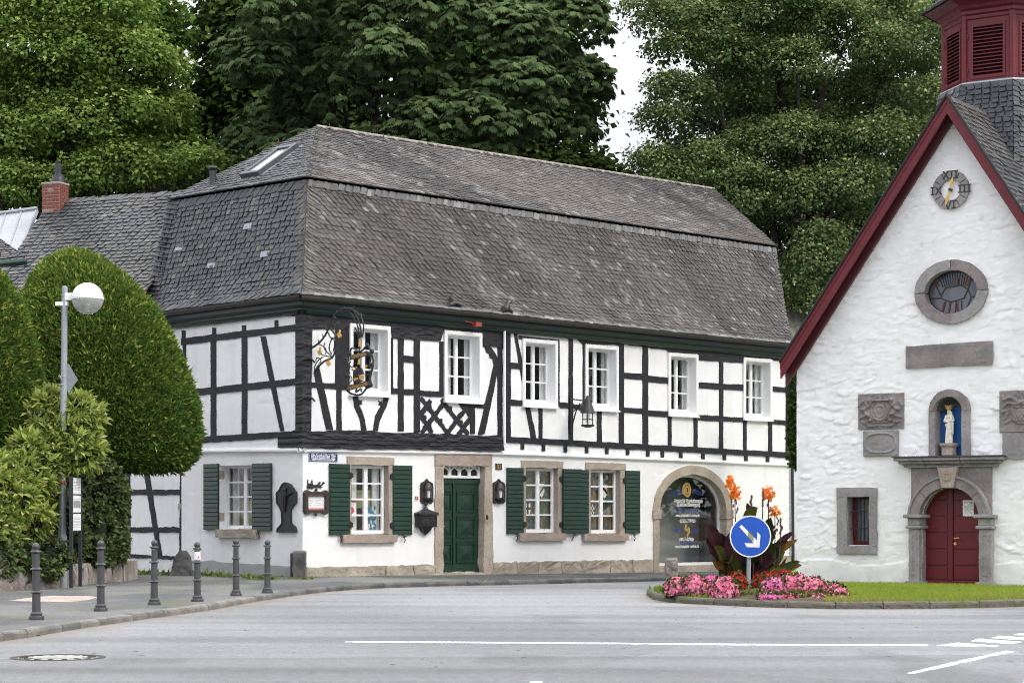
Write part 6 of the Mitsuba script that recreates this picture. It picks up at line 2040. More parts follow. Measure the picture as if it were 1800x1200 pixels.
put('keystone_panel', CH.ex(sbox(pcx - .07, kz0 + .14, pcx + .07, kz0 + .29).difference(sbox(pcx - .045, kz0 + .165, pcx + .045, kz0 + .265)), .21, .23), 'pink_stone', PT)
c0, c1 = CH.px(1570, 803, .30)[0], CH.px(1759, 802, .30)[0]
hC = zct - zen
for a, b in ((0, .28), (.283, .62), (.623, 1.0)):
    for f0, f1, oo in ((0, .22, .15), (.22, .36, .17), (.36, .66, .23), (.66, 1.0, .30)):
        ins = .30 - oo
        x0, x1 = c0 + (c1 - c0) * a + (ins if a == 0 else 0), c0 + (c1 - c0) * b - (ins if b == 1.0 else 0)
        put('cornice_stone', CH.place(chamfer_box((x0, zen + hC * f0, -.05), (x1, zen + hC * f1, oo), .012)), 'grey_stone', PT)
put('cover_slate', CH.bx(c0 - .02, zct + .002, c1 + .02, zct + .025, -.03, .33), 'skylight_frame', PT)

# red door
DRM = put('door', CH.ex(archp(dcx, dr_ + .05, dzs, -.05), -.28, -.24), 'dark_red_paint', CHAPEL, label='dark red arched boarded door with white notice')
cs2 = dcx - dr_ * .16
rows = np.linspace(.14, dzt + .05, 8)
zr = [.14] + [CH.px(1660, y, -.2)[1] for y in (994, 965, 936, 907, 879)] + [dzt + .1]
for k in range(6):
    for a, b in ((dcx - dr_ - .04, cs2 - .055), (cs2 + .055, dcx + dr_ + .04)):
        p = sbox(a, zr[k] + .011, b, zr[k + 1] - .011).intersection(archp(dcx, dr_ + .04, dzs, 0))
        if p.is_empty:
            continue
        pb = p.buffer(-.014)
        put('board', [CH.ex(p, -.24, -.225), CH.ex(pb, -.225, -.212)], 'red_paint', DRM)
put('kick_board', CH.place(chamfer_box((dcx - dr_ - .04, 0.0, -.24), (dcx + dr_ + .04, .135, -.19), .02)), 'red_paint', DRM)
put('cover_strip', CH.ex(sbox(cs2 - .05, .135, cs2 + .05, dzt).intersection(archp(dcx, dr_ + .04, dzs, 0)), -.24, -.19), 'red_paint', DRM)
hz_ = CH.px(1672, 946, -.2)[1]
put('handle', CH.place(tube([(cs2 + .10, hz_, -.20), (cs2 + .10, hz_, -.14), (cs2 + .20, hz_ + .01, -.14)], .014, 6)), 'gold_leaf', DRM)
put('lock', CH.place(moved(tfm(lathe([(.001, 0), (.03, 0), (.03, .015), (.001, .015)], 12), np.eye(4)), [cs2 + .10, hz_ - .10, -.20])), 'gold_leaf', DRM)
NT = CH.rect(1692, 879, 1711, 907, -.19)
nt = put('notice', CH.bx(NT[0], NT[1], NT[2], NT[3], -.21, -.205), 'panel_white', DRM, label='white printed notice')
put('notice_text', [CH.bx(NT[0] + .02, NT[3] - .11 - k * .022, NT[2] - .02 - .02 * (k % 3), NT[3] - .104 - k * .022, -.205, -.203) for k in range(7)] + [CH.bx(NT[0] + .02, NT[3] - .05, NT[0] + .11, NT[3] - .035, -.205, -.203), CH.place(moved(extrude(Point(0, 0).buffer(.022), 0, .002), [NT[2] - .05, NT[3] - .05, -.205])), CH.bx(NT[2] - .058, NT[3] - .10, NT[2] - .042, NT[3] - .06, -.205, -.203)], 'ink_grey', DRM)

# barred window
bw = put('window', CH.ex(wobble(sbox(SWO[0], SWI[3], SWO[2], SWO[3]), .006, .2, 1), -.30, .045), 'grey_stone', CHAPEL, label='small barred window in grey stone surround')
put('sill', CH.ex(wobble(sbox(SWO[0], SWO[1], SWO[2], SWI[1]), .006, .2, 2), -.30, .05), 'grey_stone', bw)
put('jamb', CH.ex(wobble(sbox(SWO[0], SWI[1] + .003, SWI[0], SWI[3] - .003), .005, .2, 3), -.30, .04), 'grey_stone', bw)
put('jamb', CH.ex(wobble(sbox(SWI[2], SWI[1] + .003, SWO[2], SWI[3] - .003), .005, .2, 4), -.30, .04), 'grey_stone', bw)
put('frame', CH.ex(sbox(*SWI).difference(sbox(SWI[0] + .07, SWI[1] + .09, SWI[2] - .05, SWI[3] - .05)), -.30, -.25), 'red_paint', bw)
put('pane', CH.bx(SWI[0], SWI[1], SWI[2], SWI[3], -.33, -.31), 'oval_glass', bw)
wi_, hi_ = SWI[2] - SWI[0], SWI[3] - SWI[1]
put('bar', [CH.place(tube([(SWI[0] + wi_ * t, SWI[1] + .0, -.12), (SWI[0] + wi_ * t + .012 * math.sin(k * 2), SWI[1] + hi_ * .5, -.12), (SWI[0] + wi_ * t, SWI[3], -.12)], .011, 5)) for k, t in enumerate((.30, .48, .66, .84))]
    + [CH.place(tube([(SWI[0], SWI[1] + hi_ * t, -.12), (SWI[2], SWI[1] + hi_ * (t + .03), -.12)], .010, 5)) for t in (.35, .7)], 'iron_black', bw)

# belfry: an octagonal louvred turret on the ridge
BC = CH.w(SYM, 0, -3.05)
BR_ = 1.30
ang0 = math.atan2(CH.n[1], CH.n[0])
zb1, zb2 = 9.98, 11.26
oct_ = lambda r, z, k: np.array([BC[0] + r * math.cos(ang0 + math.pi / 8 + k * math.pi / 4), BC[1] + r * math.sin(ang0 + math.pi / 8 + k * math.pi / 4), z])
BEL = put('belfry', [tube([oct_(BR_ - .02, z, k) for z in (zb1 - .3, zb2 + .1)], .075, 6) for k in range(8)], 'red_paint', CHAPEL, label='octagonal dark red belfry with louvres')
apo = BR_ * math.cos(math.pi / 8)
fw = 2 * BR_ * math.sin(math.pi / 8)
for k in range(8):
    na = ang0 + (k) * math.pi / 4
    nvec = np.array([math.cos(na), math.sin(na)])
    W2_ = Wall(BC[:2] + nvec * apo, na + math.pi / 2)
    lo, hi = fw * -.5 + .09, fw * .5 - .09
    zl0, zl1 = zb1 + .12, zb2 - .16
    put('face', W2_.ex(sbox(-fw / 2, zb1, fw / 2, zb2).difference(sbox(lo + .08, zl0, hi - .08, zl1)), -.05, 0.0), 'red_paint', BEL)
    put('louvre_frame', W2_.ex(sbox(lo + .05, zl0 - .04, hi - .05, zl1 + .04).difference(sbox(lo + .10, zl0 + .01, hi - .10, zl1 - .01)), 0.0, .022), 'red_paint', BEL)
    nsl = 14
    for j in range(nsl):
        z = zl0 + (zl1 - zl0) * (j + .5) / nsl
        h = (zl1 - zl0) / nsl
        V = [W2_.w(x, z + dz, o) for x in (lo + .08, hi - .08) for o, dz in ((-.10, .35 * h), (-.10, .50 * h), (.012, -.42 * h), (.012, -.20 * h))]
        put('slat', trimesh.convex.convex_hull(np.array(V)), 'red_paint', BEL)
    put('hinge', [W2_.bx(-fw / 2 + .05, z, -fw / 2 + .09, z + .10, 0, .02) for z in (zb1 + .2, zb2 - .4)], 'dark_red_paint', BEL)


def octring(prof):
    V = np.array([[oct_(r, z, k) for k in range(8)] for r, z in prof]).reshape(-1, 3)
    Fc = []
    for i in range(len(prof) - 1):
        for k in range(8):
            a, b = i * 8 + k, i * 8 + (k + 1) % 8
            Fc += [[a, b, b + 8], [a, b + 8, a + 8]]
    return trimesh.Trimesh(V, Fc, process=False)


put('cornice', octring([(BR_ + .005, zb2 - .02), (BR_ + .03, zb2), (BR_ + .03, zb2 + .06), (BR_ + .08, zb2 + .09), (BR_ + .08, zb2 + .15), (BR_ + .15, zb2 + .19), (BR_ + .17, zb2 + .25), (BR_ + .26, zb2 + .31), (BR_ + .40, zb2 + .345), (BR_ + .40, zb2 + .36)]), 'red_paint', BEL)
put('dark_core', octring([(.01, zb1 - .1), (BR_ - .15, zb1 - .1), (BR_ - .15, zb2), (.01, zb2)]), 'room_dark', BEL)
put('zinc_band', octring([(BR_ + .02, zb1 + .03), (BR_ + .07, zb1 + .01), (BR_ + .09, zb1 - .03)]), 'zinc', BEL)
# slated skirt under it and slated cap above it, face by face
def oct_surf(prof, k):
    L = np.array([oct_(r, z, k) for r, z in prof])
    R = np.array([oct_(r, z, k - 7) for r, z in prof])
    d = R[0] - L[0]
    return Surf(L, R, d / np.linalg.norm(d))


skirt = [(2.05, 6.2), (1.88, 7.3), (1.70, 8.3), (1.54, 9.1), (1.45, 9.6), (1.40, zb1 - .02)]
capp = [(1.76, zb2 + .35), (1.45, zb2 + .56), (1.05, zb2 + 1.0), (.6, zb2 + 1.9)]
sk_s, cp_s = [oct_surf(skirt, k) for k in range(8)], [oct_surf(capp, k) for k in range(8)]
brf = put('roof', [s.base() for s in sk_s + cp_s], 'roof_underlay', CHAPEL, label='slated skirt and cap of the belfry')
for k in range(8):
    na = ang0 + (k + 1) * math.pi / 4 - math.pi / 4 + math.pi / 4
    cb.append(slates(sk_s[k], 0.17, 0.105, 0.35, c_chd, 60 + k, 0.016))
    cb.append(hip_strip(sk_s[k], 'L', 0.26, 0.10, 0.10, c_chd, 70 + k))
    cb.append(slates(cp_s[k], 0.17, 0.12, 0.35, c_ch, 80 + k, 0.016))
lay_roof(croof, cb, 290)

# ------------------------------------------------------------------ the slate roofed wing on the left, its chimney, other roofs
WING = thing('slate_wing', 'lower side wing with slate roof and brick chimney, partly behind the clipped yew', 'building')
wd = np.array([-0.915, 0.403, 0])
wd /= np.linalg.norm(wd)
zr_ = 9.27
RW1, RW2 = at(300, 338, (zr_ - CAMZ) * F / (CY - 338)), at(110, 351, (zr_ - CAMZ) * F / (CY - 351))
wdir = (RW2 - RW1) * [1, 1, 0]
wdir /= np.linalg.norm(wdir)
wn = np.array([wdir[1], -wdir[0], 0])
wn = wn if wn @ np.array([0, -1, 0]) > 0 else -wn
RUN = 4.3
ea = RW1 + wn * RUN
ea = ea * [1, 1, 0] + [0, 0, 5.7]
ridge_r, ridge_l = RW1 - wdir * 1.2, RW2 + wdir * 0.35
eave_r, eave_l = ea - wdir * 1.2, ea + wdir * ((RW2 - RW1) @ wdir + 0.1)
pz = np.array([0, .15, .3, .6, 1.0])
ph = np.array([0, .22, .38, .65, 1.0])
ed = lambda a, b: np.column_stack([a[0] + (b[0] - a[0]) * ph, a[1] + (b[1] - a[1]) * ph, a[2] + (b[2] - a[2]) * pz])
wing_s = Surf(ed(eave_l, ridge_l), ed(eave_r, ridge_r), -wdir)
back = lambda p: p - wn * 2 * RUN
wing_b = Surf(ed(back(eave_r), ridge_r), ed(back(eave_l), ridge_l), wdir)
wroof = put('roof', [wing_s.base(), wing_b.base()], 'roof_underlay', WING)
c_wing = tone((0.036, 0.038, 0.042), (0.085, 0.088, 0.095), (0.125, 0.12, 0.11), 0.6, 51, 0.07, (0.10, 0.095, 0.09))
lay_roof(wroof, [slates(wing_s, 0.19, 0.145, -0.15, c_wing, 90, 0.02, b0=.05), top_strip(wing_s, 0.13, 0.22, 0.9, c_wing, 91), hip_strip(wing_s, 'L', 0.5, 0.2, 0.08, c_wing, 92)], 200)
# timbered lower wall, in line with the house's side but 6 cm back
s_of = lambda x: LE.px(x, 900, -.06)[0]
WL = Wall(LE.w(0, 0, -.06)[:2], A0 - math.pi / 2)
put('wall', WL.bx(-14, -.4, s_of(319), 5.2, -.3, 0.0), 'white_plaster', WING)


def wbeam(pts, off=.022):
    return put('beam', WL.ex(wobble(WL.poly(pts, off), .008, .15, len(scene)), -.003, off + .001 * (len(scene) % 5)), 'black_timber', WING)


wbeam([(221.7, 800), (228, 800), (228, 976), (221.7, 976)])
wbeam([(246, 790), (255, 790), (285, 979), (277, 979)], .02)
wbeam([(316.4, 800), (321.5, 800), (320, 968), (315, 968)], .03)
wbeam([(190, 861), (318, 860), (318, 870), (190, 870)], .026)
wbeam([(190, 926), (318, 926.5), (318, 935.5), (190, 936)], .026)
wbeam([(190, 972.5), (312, 978), (312, 983), (190, 978.5)], .028)
wbeam([(195, 800), (199, 800), (199, 862), (195, 862)])
put('switch_box', WL.bx(WL.px(317, 890, .05)[0] - .05, WL.px(317, 890, .05)[1] - .06, WL.px(317, 890, .05)[0] + .05, WL.px(317, 890, .05)[1] + .06, .03, .08), 'plinth_stone', WING)

# chimney, brick by brick
cc = at(89, 350, ((RW2 + wn * .4)[1]))
bx_, by_ = 0.64, 0.52
cz0, cz1 = at(89, 392, cc[1])[2], at(89, 322, cc[1])[2]
CW = Wall((cc[:2] + wn[:2] * .0), math.atan2(-wdir[1], -wdir[0]))
CW.M[:3, 0] *= .78
CW.M[:3, 2] *= .80
chim = put('chimney', CW.bx(-.31, cz0 - .4, .31, cz1 - .03, -.50, .012), 'mortar', WING, label='red brick chimney with metal flue')
rng = np.random.default_rng(8)
rows_ = 11
hb_ = (cz1 - .04 - cz0) / rows_
mts = ['brick_red', 'brick_red', 'brick_dark', 'brick_red', 'brick_pale']
for r in range(rows_):
    z0 = cz0 + r * hb_
    xs = [-.32, -.10, .11, .32] if r % 2 else [-.32, -.21, .0, .21, .32]
    for a, b in zip(xs[:-1], xs[1:]):
        mt = mts[int(rng.integers(5))] if a < 0 else mts[int(rng.integers(4))]
        put('brick', CW.place(chamfer_box((a + .006, z0 + .006, -.06), (b - .006, z0 + hb_ - .006, .022 + rng.uniform(-.003, .003)), .004)), mt, chim)
    ys = [-.51, -.26, -.06] if r % 2 else [-.51, -.38, -.17, -.06]
    for a, b in zip(ys[:-1], ys[1:]):
        put('brick', CW.place(chamfer_box((.26, z0 + .006, a + .006), (.332, z0 + hb_ - .006, b - .006), .004)), mts[int(rng.integers(4))], chim)
put('coping', CW.place(chamfer_box((-.345, cz1 - .03, -.54), (.345, cz1 + .02, .04), .01)), 'tan_stone_b', chim)
fp = CW.w(0.05, cz1, -.25)
put('flue', moved(lathe([(.001, .52), (.085, .52), (.085, .25), (.15, .22), (.15, .14), (.18, .10), (.18, 0), (.001, 0)], 20), fp), 'dark_post', chim, smooth=40)
put('lead_flashing', CW.place(trimesh.convex.convex_hull(np.array([(-.36, cz0 - .35, .05), (.36, cz0 - .35, .05), (-.36, cz0 + .04, .03), (.36, cz0 + .04, .03), (-.36, cz0 - .3, -.2), (.36, cz0 - .3, -.2)]))), 'zinc', chim)

# standing seam metal roof behind the chimney, and the end of a neighbouring slate roof
MR = thing('metal_roofed_building', 'pale standing seam metal roof left of the brick chimney', 'building')
Yc = RW2[1] + .9
P = [at(-60, 385, Yc + .3), at(66, 368, Yc), at(36, 450, Yc - 1.8), at(-80, 470, Yc - 1.5)]
P = np.array(P)
nrm = np.cross(P[1] - P[0], P[3] - P[0])
nrm /= np.linalg.norm(nrm)
nrm = nrm if nrm[1] < 0 else -nrm
put('roof', trimesh.convex.convex_hull(np.vstack([P, P - nrm * .08])), 'seam_metal', MR)
for t in (.12, .34, .56, .78, .985):
    a, b = P[0] + (P[1] - P[0]) * t, P[3] + (P[2] - P[3]) * t
    put('seam', tube([a + nrm * .015, b + nrm * .015], .022, 5), 'galvanised', MR)
put('ridge_flashing', tube([P[0] + nrm * .02, P[1] + nrm * .02], .06, 6), 'zinc', MR)
put('wall', [trimesh.convex.convex_hull(np.vstack([P - nrm * .3, P * [1, 1, 0] + [0, .6, 0]]))], 'white_plaster', MR)
NB = thing('neighbour_roof', 'end of a dark slate roof with green gutter at the left picture edge', 'building')
Yn = 44.0
Q = np.array([at(-90, 392, Yn + 1.4), at(-6, 416, Yn + 1.4), at(44, 452, Yn + .1), at(-90, 466, Yn)])
nb_s = Surf(np.array([Q[3], (Q[3] + Q[0]) / 2, Q[0]]), np.array([Q[2], (Q[2] + Q[1]) / 2, Q[1]]), np.array([1.0, 0, 0]))
nroof = put('roof', nb_s.base(), 'roof_underlay', NB)
lay_roof(nroof, [slates(nb_s, .2, .13, -.2, c_wing, 95, .016)], 40)
put('gutter', tube([Q[3] + [0, -.05, -.10], Q[2] + [.05, -.05, -.10]], .07, 8), 'green_paint', NB, smooth=40)
put('wall', box((Q[3][0], Yn + .2, 0), (Q[2][0] - .5, Yn + .5, Q[3][2] - .15)), 'white_plaster', NB)

# pantile roof between house and chapel
TR = thing('tiled_roof_building', 'low building with grey pantile roof in the gap between inn and chapel', 'building')
Yt = 63.0
Lp, Rp = at(1378, 548, Yt), at(1470, 545, Yt)
put('roof', trimesh.convex.convex_hull(np.array([Lp, Rp, Lp + [0, -2.2, -1.9], Rp + [0, -2.2, -1.9], Lp + [0, 2, -2], Rp + [0, 2, -2]])), 'roof_underlay', TR)
rdg = [tube([np.array([x, Yt, Lp[2] + .04]), np.array([x + .36, Yt, Lp[2] + .03])], [.11, .13], 8) for x in np.arange(Lp[0], Rp[0], .34)]
for m in rdg:
    put('ridge_tile', m, 'roof_tile', TR, smooth=40)
for r in range(7):
    for k, x in enumerate(np.arange(Lp[0], Rp[0], .245)):
        f0, f1 = r * .30, r * .30 + .34
        a, b = np.array([x, Yt - f0 - .08, Lp[2] - f0 * .86 - .02]), np.array([x, Yt - f1 - .08, Lp[2] - f1 * .86])
        xs = np.linspace(-.125, .125, 7)
        hz_ = .045 * np.array([.6, -.2, -.5, .2, .9, .9, .5])
        V = np.array([[p[0] + dx, p[1], p[2] + dz + .05] for p in (a, b) for dx, dz in zip(xs, hz_)])
        Fc = [[i, i + 1, i + 8] for i in range(6)] + [[i, i + 8, i + 7] for i in range(6)]
        if r < 6:
            put('tile', trimesh.Trimesh(V, Fc, process=False), 'roof_tile', TR, smooth=True)
put('wall', box((Lp[0], Yt - 2.0, -.5), (Rp[0], Yt + 1.8, Lp[2] - 1.9)), 'white_plaster', TR)

# ------------------------------------------------------------------ plants
def quads_from(cen, ax, side, L, W, bend=None):
    """Pointed leaf blades: 4 corners each (base, two sides, tip), folded along nothing; returns vertices (n,4,3)."""
    L, W = np.asarray(L)[:, None], np.asarray(W)[:, None]
    base, tip = cen, cen + ax * L
    mid = cen + ax * L * 0.5
    if bend is not None:
        mid = mid + bend * L * 0.12
    return np.stack([base, mid + side * W, tip, mid - side * W], 1)


QF = np.array([[0, 1, 2], [0, 2, 3]])


def quad_mesh(V, col):
    n = len(V)
    Fc = (QF[None] + (np.arange(n) * 4)[:, None, None]).reshape(-1, 3)
    return trimesh.Trimesh(V.reshape(-1, 3), Fc, process=False), np.repeat(col, 4, 0)


def unit(v):
    return v / (np.linalg.norm(v, axis=-1, keepdims=True) + 1e-9)


def rand_dir(rng, n):
    return unit(rng.normal(size=(n, 3)))


def perp(rng, a):
    return unit(np.cross(a, rand_dir(rng, len(a))))


def colors(rng, n, a, b, t=None, var=.15):
    t = rng.uniform(0, 1, n) if t is None else np.clip(t, 0, 1)
    c = np.array(a) * (1 - t[:, None]) + np.array(b) * t[:, None]
    return c * rng.uniform(1 - var, 1 + var, (n, 1))


def crown_points(rng, blobs, n, inner=0.0, low=-0.9):
    """Points on the lumps of a crown and their outward directions; those inside other lumps are dropped by chance."""
    c, r = np.array([b[:3] for b in blobs]), np.array([b[3:6] for b in blobs])
    area = (r[:, 0] * r[:, 1] + r[:, 0] * r[:, 2] + r[:, 1] * r[:, 2])
    pick = rng.choice(len(blobs), n, p=area / area.sum())
    d = rand_dir(rng, n)
    d[:, 2] = np.where(d[:, 2] < low, -d[:, 2], d[:, 2])
    rad = 1 - inner * rng.uniform(0, 1, n) ** 1.5
    P = c[pick] + d * r[pick] * rad[:, None]
    keep = np.ones(n, bool)
    for k in range(len(blobs)):
        inside = (((P - c[k]) / r[k]) ** 2).sum(1) < 0.72
        keep &= ~(inside & (pick != k))
    return P[keep], unit(d[keep] / r[pick][keep]), pick[keep]


def limbs(base, blobs, r0, rng, n=14):
    """Trunk with tapering limbs towards the lumps."""
    base = np.array(base, float)
    c = np.array([b[:3] for b in blobs])
    top = c.mean(0)
    tr = tube(spline([base, base * .6 + top * .4 + [.2, 0, 0], top], 10), np.linspace(r0, r0 * .4, 10), 8)
    out = []
    for k in rng.choice(len(c), min(n, len(c)), replace=False):
        t = rng.uniform(.35, .85)
        p = base + (top - base) * t
        q = c[k]
        m = (p + q) / 2 + rng.normal(0, .3, 3) + [0, 0, -.3]
        out.append(tube(spline([p, m, q], 8), np.linspace(r0 * .35, r0 * .06, 8), 6))
    return tr, cat_(out)


def lumps(rng, c, R, n, rs, squash=.8):
    """n lumps scattered over an ellipsoid's upper shell."""
    out = []
    for _ in range(n):
        d = rand_dir(rng, 1)[0]
        t = rng.uniform(.55, 1.0)
        r = rng.uniform(*rs)
        p = np.array(c) + d * np.array(R) * t
        out.append([*p, r, r, r * squash])
    return out


# --- horse chestnut: palmate leaves of seven leaflets, hanging in tiers
def chestnut(name, label, centre, R, trunk, seed, nspray, leaf=.36):
    rng = np.random.default_rng(seed)
    t = thing(name, label, 'tree', None)
    bl = lumps(rng, centre, R, 75, (.9, 1.5), .62) + [[*centre, R[0] * .72, R[1] * .72, R[2] * .74]]
    P, N, _ = crown_points(rng, bl, nspray, inner=.25, low=-.55)
    vis = (P[:, 1] - centre[1] < R[1] * .35)
    P, N = P[vis], N[vis]
    n = len(P)
    # every spray: 7 leaves round a shoot, each leaf 7 leaflets
    k = 7
    az = rng.uniform(0, 6.283, (n, 1)) + np.arange(k) * 6.283 / k + rng.normal(0, .25, (n, k))
    out = np.stack([np.cos(az), np.sin(az), rng.uniform(-.25, .45, (n, k))], -1)
    out = unit(out + N[:, None] * .65)
    LP = (P[:, None] + out * leaf * rng.uniform(.55, 1.15, (n, k, 1))).reshape(-1, 3)
    O = out.reshape(-1, 3)
    m = len(LP)
    hang = unit(O * .75 + np.array([0, 0, -.75]) + rng.normal(0, .15, (m, 3)))            # middle leaflet's direction
    upv = unit(O * .45 + np.array([0, 0, .9]) + rng.normal(0, .18, (m, 3)))               # the leaf faces out and up
    sd = unit(np.cross(hang, upv))
    upv = np.cross(sd, hang)
    Ls = leaf * rng.uniform(.75, 1.15, m)
    Vs, cs = [], []
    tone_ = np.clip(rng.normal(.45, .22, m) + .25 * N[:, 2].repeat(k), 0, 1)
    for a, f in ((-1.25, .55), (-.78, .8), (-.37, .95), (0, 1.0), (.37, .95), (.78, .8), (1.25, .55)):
        d = hang * math.cos(a) + sd * math.sin(a)
        d = unit(d + np.array([0, 0, -.16]))
        s2 = unit(np.cross(d, upv))
        fold = -upv
        Lf = Ls * f
        Vs.append(np.stack([LP, LP + d * (Lf * .62)[:, None] + s2 * (Lf * .16)[:, None], LP + d * Lf[:, None] + fold * (Lf * .10)[:, None], LP + d * (Lf * .62)[:, None] - s2 * (Lf * .16)[:, None]], 1))
        cs.append(colors(rng, m, (.034, .058, .026), (.128, .186, .078), tone_, .14))
    V, col = np.concatenate(Vs), np.concatenate(cs)
    mm, cc_ = quad_mesh(V, col)
    put('crown', mm, 'leaf_dark', t, color=cc_)
    put('shade_mass', [tfm(trimesh.creation.icosphere(3, 1.0), trimesh.transformations.translation_matrix(np.array(centre) + [0, .6, .2]) @ np.diag([R[0] * .62, R[1] * .5, R[2] * .60, 1]))], 'core_green', t) if False else None
    tr, li = limbs(trunk, bl, .5, rng)
    put('trunk', tr, 'bark', t, smooth=40)
    put('limbs', li, 'bark', t, smooth=40)
    # spiny fruits as small pale balls
    idx = rng.choice(n, min(260, n), replace=False)
    fr = [moved(trimesh.creation.icosphere(0, .035), P[i] + N[i] * .12) for i in idx]
    put('fruits', fr, 'fruit', t, kind='stuff')
    return t


mat('fruit', (.14, .13, .05), .8)


# --- leafy broad trees: clusters of small leaves
def leafy(name, label, blobs, trunk, seed, nclump, per, size, ca, cbb, spread=.32, droop=.3, trans='leaf', pale=None, trunk_r=.35, yf=None):
    rng = np.random.default_rng(seed)
    t = thing(name, label, 'tree', 'trees across the street' if name == 'street_tree' else None)
    P, N, pk_ = crown_points(rng, blobs, nclump, inner=.22, low=-.45)
    if yf is not None:
        keep = P[:, 1] < yf
        P, N = P[keep], N[keep]
    n = len(P)
    C_ = np.repeat(P, per, 0)
    Nn = np.repeat(N, per, 0)
    m = len(C_)
    off = rng.normal(0, 1, (m, 3)) * spread * np.array([1, 1, .62])
    cen = C_ + off
    nrm = unit(Nn * .5 + np.array([0, 0, .7]) + rng.normal(0, .45, (m, 3)))
    axd = unit(np.cross(nrm, rand_dir(rng, m)) + np.array([0, 0, -droop]) + Nn * .25)
    sd = unit(np.cross(nrm, axd))
    L = size * rng.uniform(.7, 1.3, m)
    V = quads_from(cen, axd, sd, L, L * .40, nrm)
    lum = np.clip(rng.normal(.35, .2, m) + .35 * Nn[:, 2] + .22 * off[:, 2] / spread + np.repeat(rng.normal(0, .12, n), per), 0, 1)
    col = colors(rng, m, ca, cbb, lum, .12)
    if pale is not None:
        pc, pf_ = pale
        w = rng.uniform(0, 1, m) < pf_ * (.3 + lum)
        col[w] = np.array(pc) * rng.uniform(.75, 1.15, (w.sum(), 1))
    mm, cc_ = quad_mesh(V, col)
    put('crown', mm, trans, t, color=cc_)
    tr, li = limbs(trunk, blobs, trunk_r, rng)
    put('trunk', tr, 'bark', t, smooth=40)
    put('limbs', li, 'bark', t, smooth=40)
    return t


def px_blob(x, y, rx, ry, Y, ry3=None):
    """A lump that stands at depth Y: centre and radii given as it shows in the photograph."""
    c = at(x, y, Y)
    k = Y / F
    return [*c, rx * k, (ry3 if ry3 else rx * k), ry * k]


Yk = 60.0
c = at(715, 85, Yk)
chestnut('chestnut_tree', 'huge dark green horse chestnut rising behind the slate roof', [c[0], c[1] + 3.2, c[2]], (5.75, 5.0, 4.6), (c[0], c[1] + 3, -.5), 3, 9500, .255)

rng = np.random.default_rng(4)
bl = []
for _ in range(46):
    bl.append(px_blob(rng.uniform(-60, 255), rng.uniform(-60, 300), rng.uniform(50, 85), rng.uniform(35, 60), rng.uniform(62, 66), 1.2))
for x, y, r in ((60, 330, 60), (160, 310, 60), (225, 290, 50), (270, 310, 40), (20, 250, 70), (120, 230, 70), (210, 200, 60), (230, 100, 55), (262, 205, 34), (150, 90, 70), (60, 100, 70), (200, 20, 60), (90, 20, 70), (0, 40, 70), (-20, 330, 70), (320, 300, 45), (370, 300, 40)):
    bl.append(px_blob(x, y, r, r * .75, 62.5, 1.1))
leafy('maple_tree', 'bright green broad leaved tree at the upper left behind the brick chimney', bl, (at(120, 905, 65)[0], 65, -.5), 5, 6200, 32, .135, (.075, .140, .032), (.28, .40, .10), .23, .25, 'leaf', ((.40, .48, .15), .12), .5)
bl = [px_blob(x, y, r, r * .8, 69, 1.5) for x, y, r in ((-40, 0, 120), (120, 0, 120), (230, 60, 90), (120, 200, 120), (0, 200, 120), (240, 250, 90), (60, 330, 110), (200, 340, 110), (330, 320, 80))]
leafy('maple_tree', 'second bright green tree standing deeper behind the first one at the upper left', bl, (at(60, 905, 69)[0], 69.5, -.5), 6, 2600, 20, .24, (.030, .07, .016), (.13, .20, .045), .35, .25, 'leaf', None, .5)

rng = np.random.default_rng(14)
bl = []
for _ in range(70):
    x, y = rng.uniform(1190, 1640), rng.uniform(-40, 420)
    if x < 1195 + max(0, 120 - y) * .35 and y < 120:
        continue
    bl.append(px_blob(x, y, rng.uniform(38, 68), rng.uniform(26, 46), rng.uniform(63, 67), 1.0))
for x, y, rx, ry in ((1165, 215, 40, 26), (1150, 290, 38, 30), (1185, 160, 50, 30), (1170, 330, 50, 40), (1130, 12, 40, 22), (1165, 45, 48, 30), (1195, 85, 55, 30), (1240, 40, 50, 40), (1280, 100, 50, 40), (1300, 330, 60, 50), (1240, 300, 55, 50), (1410, 350, 50, 50), (1440, 430, 45, 40), (1420, 470, 40, 35), (1405, 505, 30, 26), (1425, 535, 40, 22), (1400, 545, 30, 15), (1500, 330, 60, 50), (1480, 480, 50, 40), (1560, 250, 60, 50), (1630, 180, 40, 40), (1640, 60, 40, 50), (1400, 120, 70, 50), (1470, 40, 60, 40), (1560, 90, 60, 40), (1400, 250, 60, 45)):
    bl.append(px_blob(x, y, rx, ry, 63.0, .9))
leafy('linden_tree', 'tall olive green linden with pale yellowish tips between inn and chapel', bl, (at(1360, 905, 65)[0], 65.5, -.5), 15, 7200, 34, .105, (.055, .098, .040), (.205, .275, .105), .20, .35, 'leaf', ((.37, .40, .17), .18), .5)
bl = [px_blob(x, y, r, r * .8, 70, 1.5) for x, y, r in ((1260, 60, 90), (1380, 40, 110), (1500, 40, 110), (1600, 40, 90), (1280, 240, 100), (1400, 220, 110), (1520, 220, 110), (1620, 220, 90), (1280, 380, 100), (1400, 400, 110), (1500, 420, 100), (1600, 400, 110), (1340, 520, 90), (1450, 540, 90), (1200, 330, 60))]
leafy('linden_tree', 'darker linden crown standing deeper behind the olive green one', bl, (at(1450, 905, 70)[0], 70.5, -.5), 16, 2600, 22, .20, (.030, .050, .024), (.115, .150, .068), .5, .3, 'leaf_dark', None, .5)
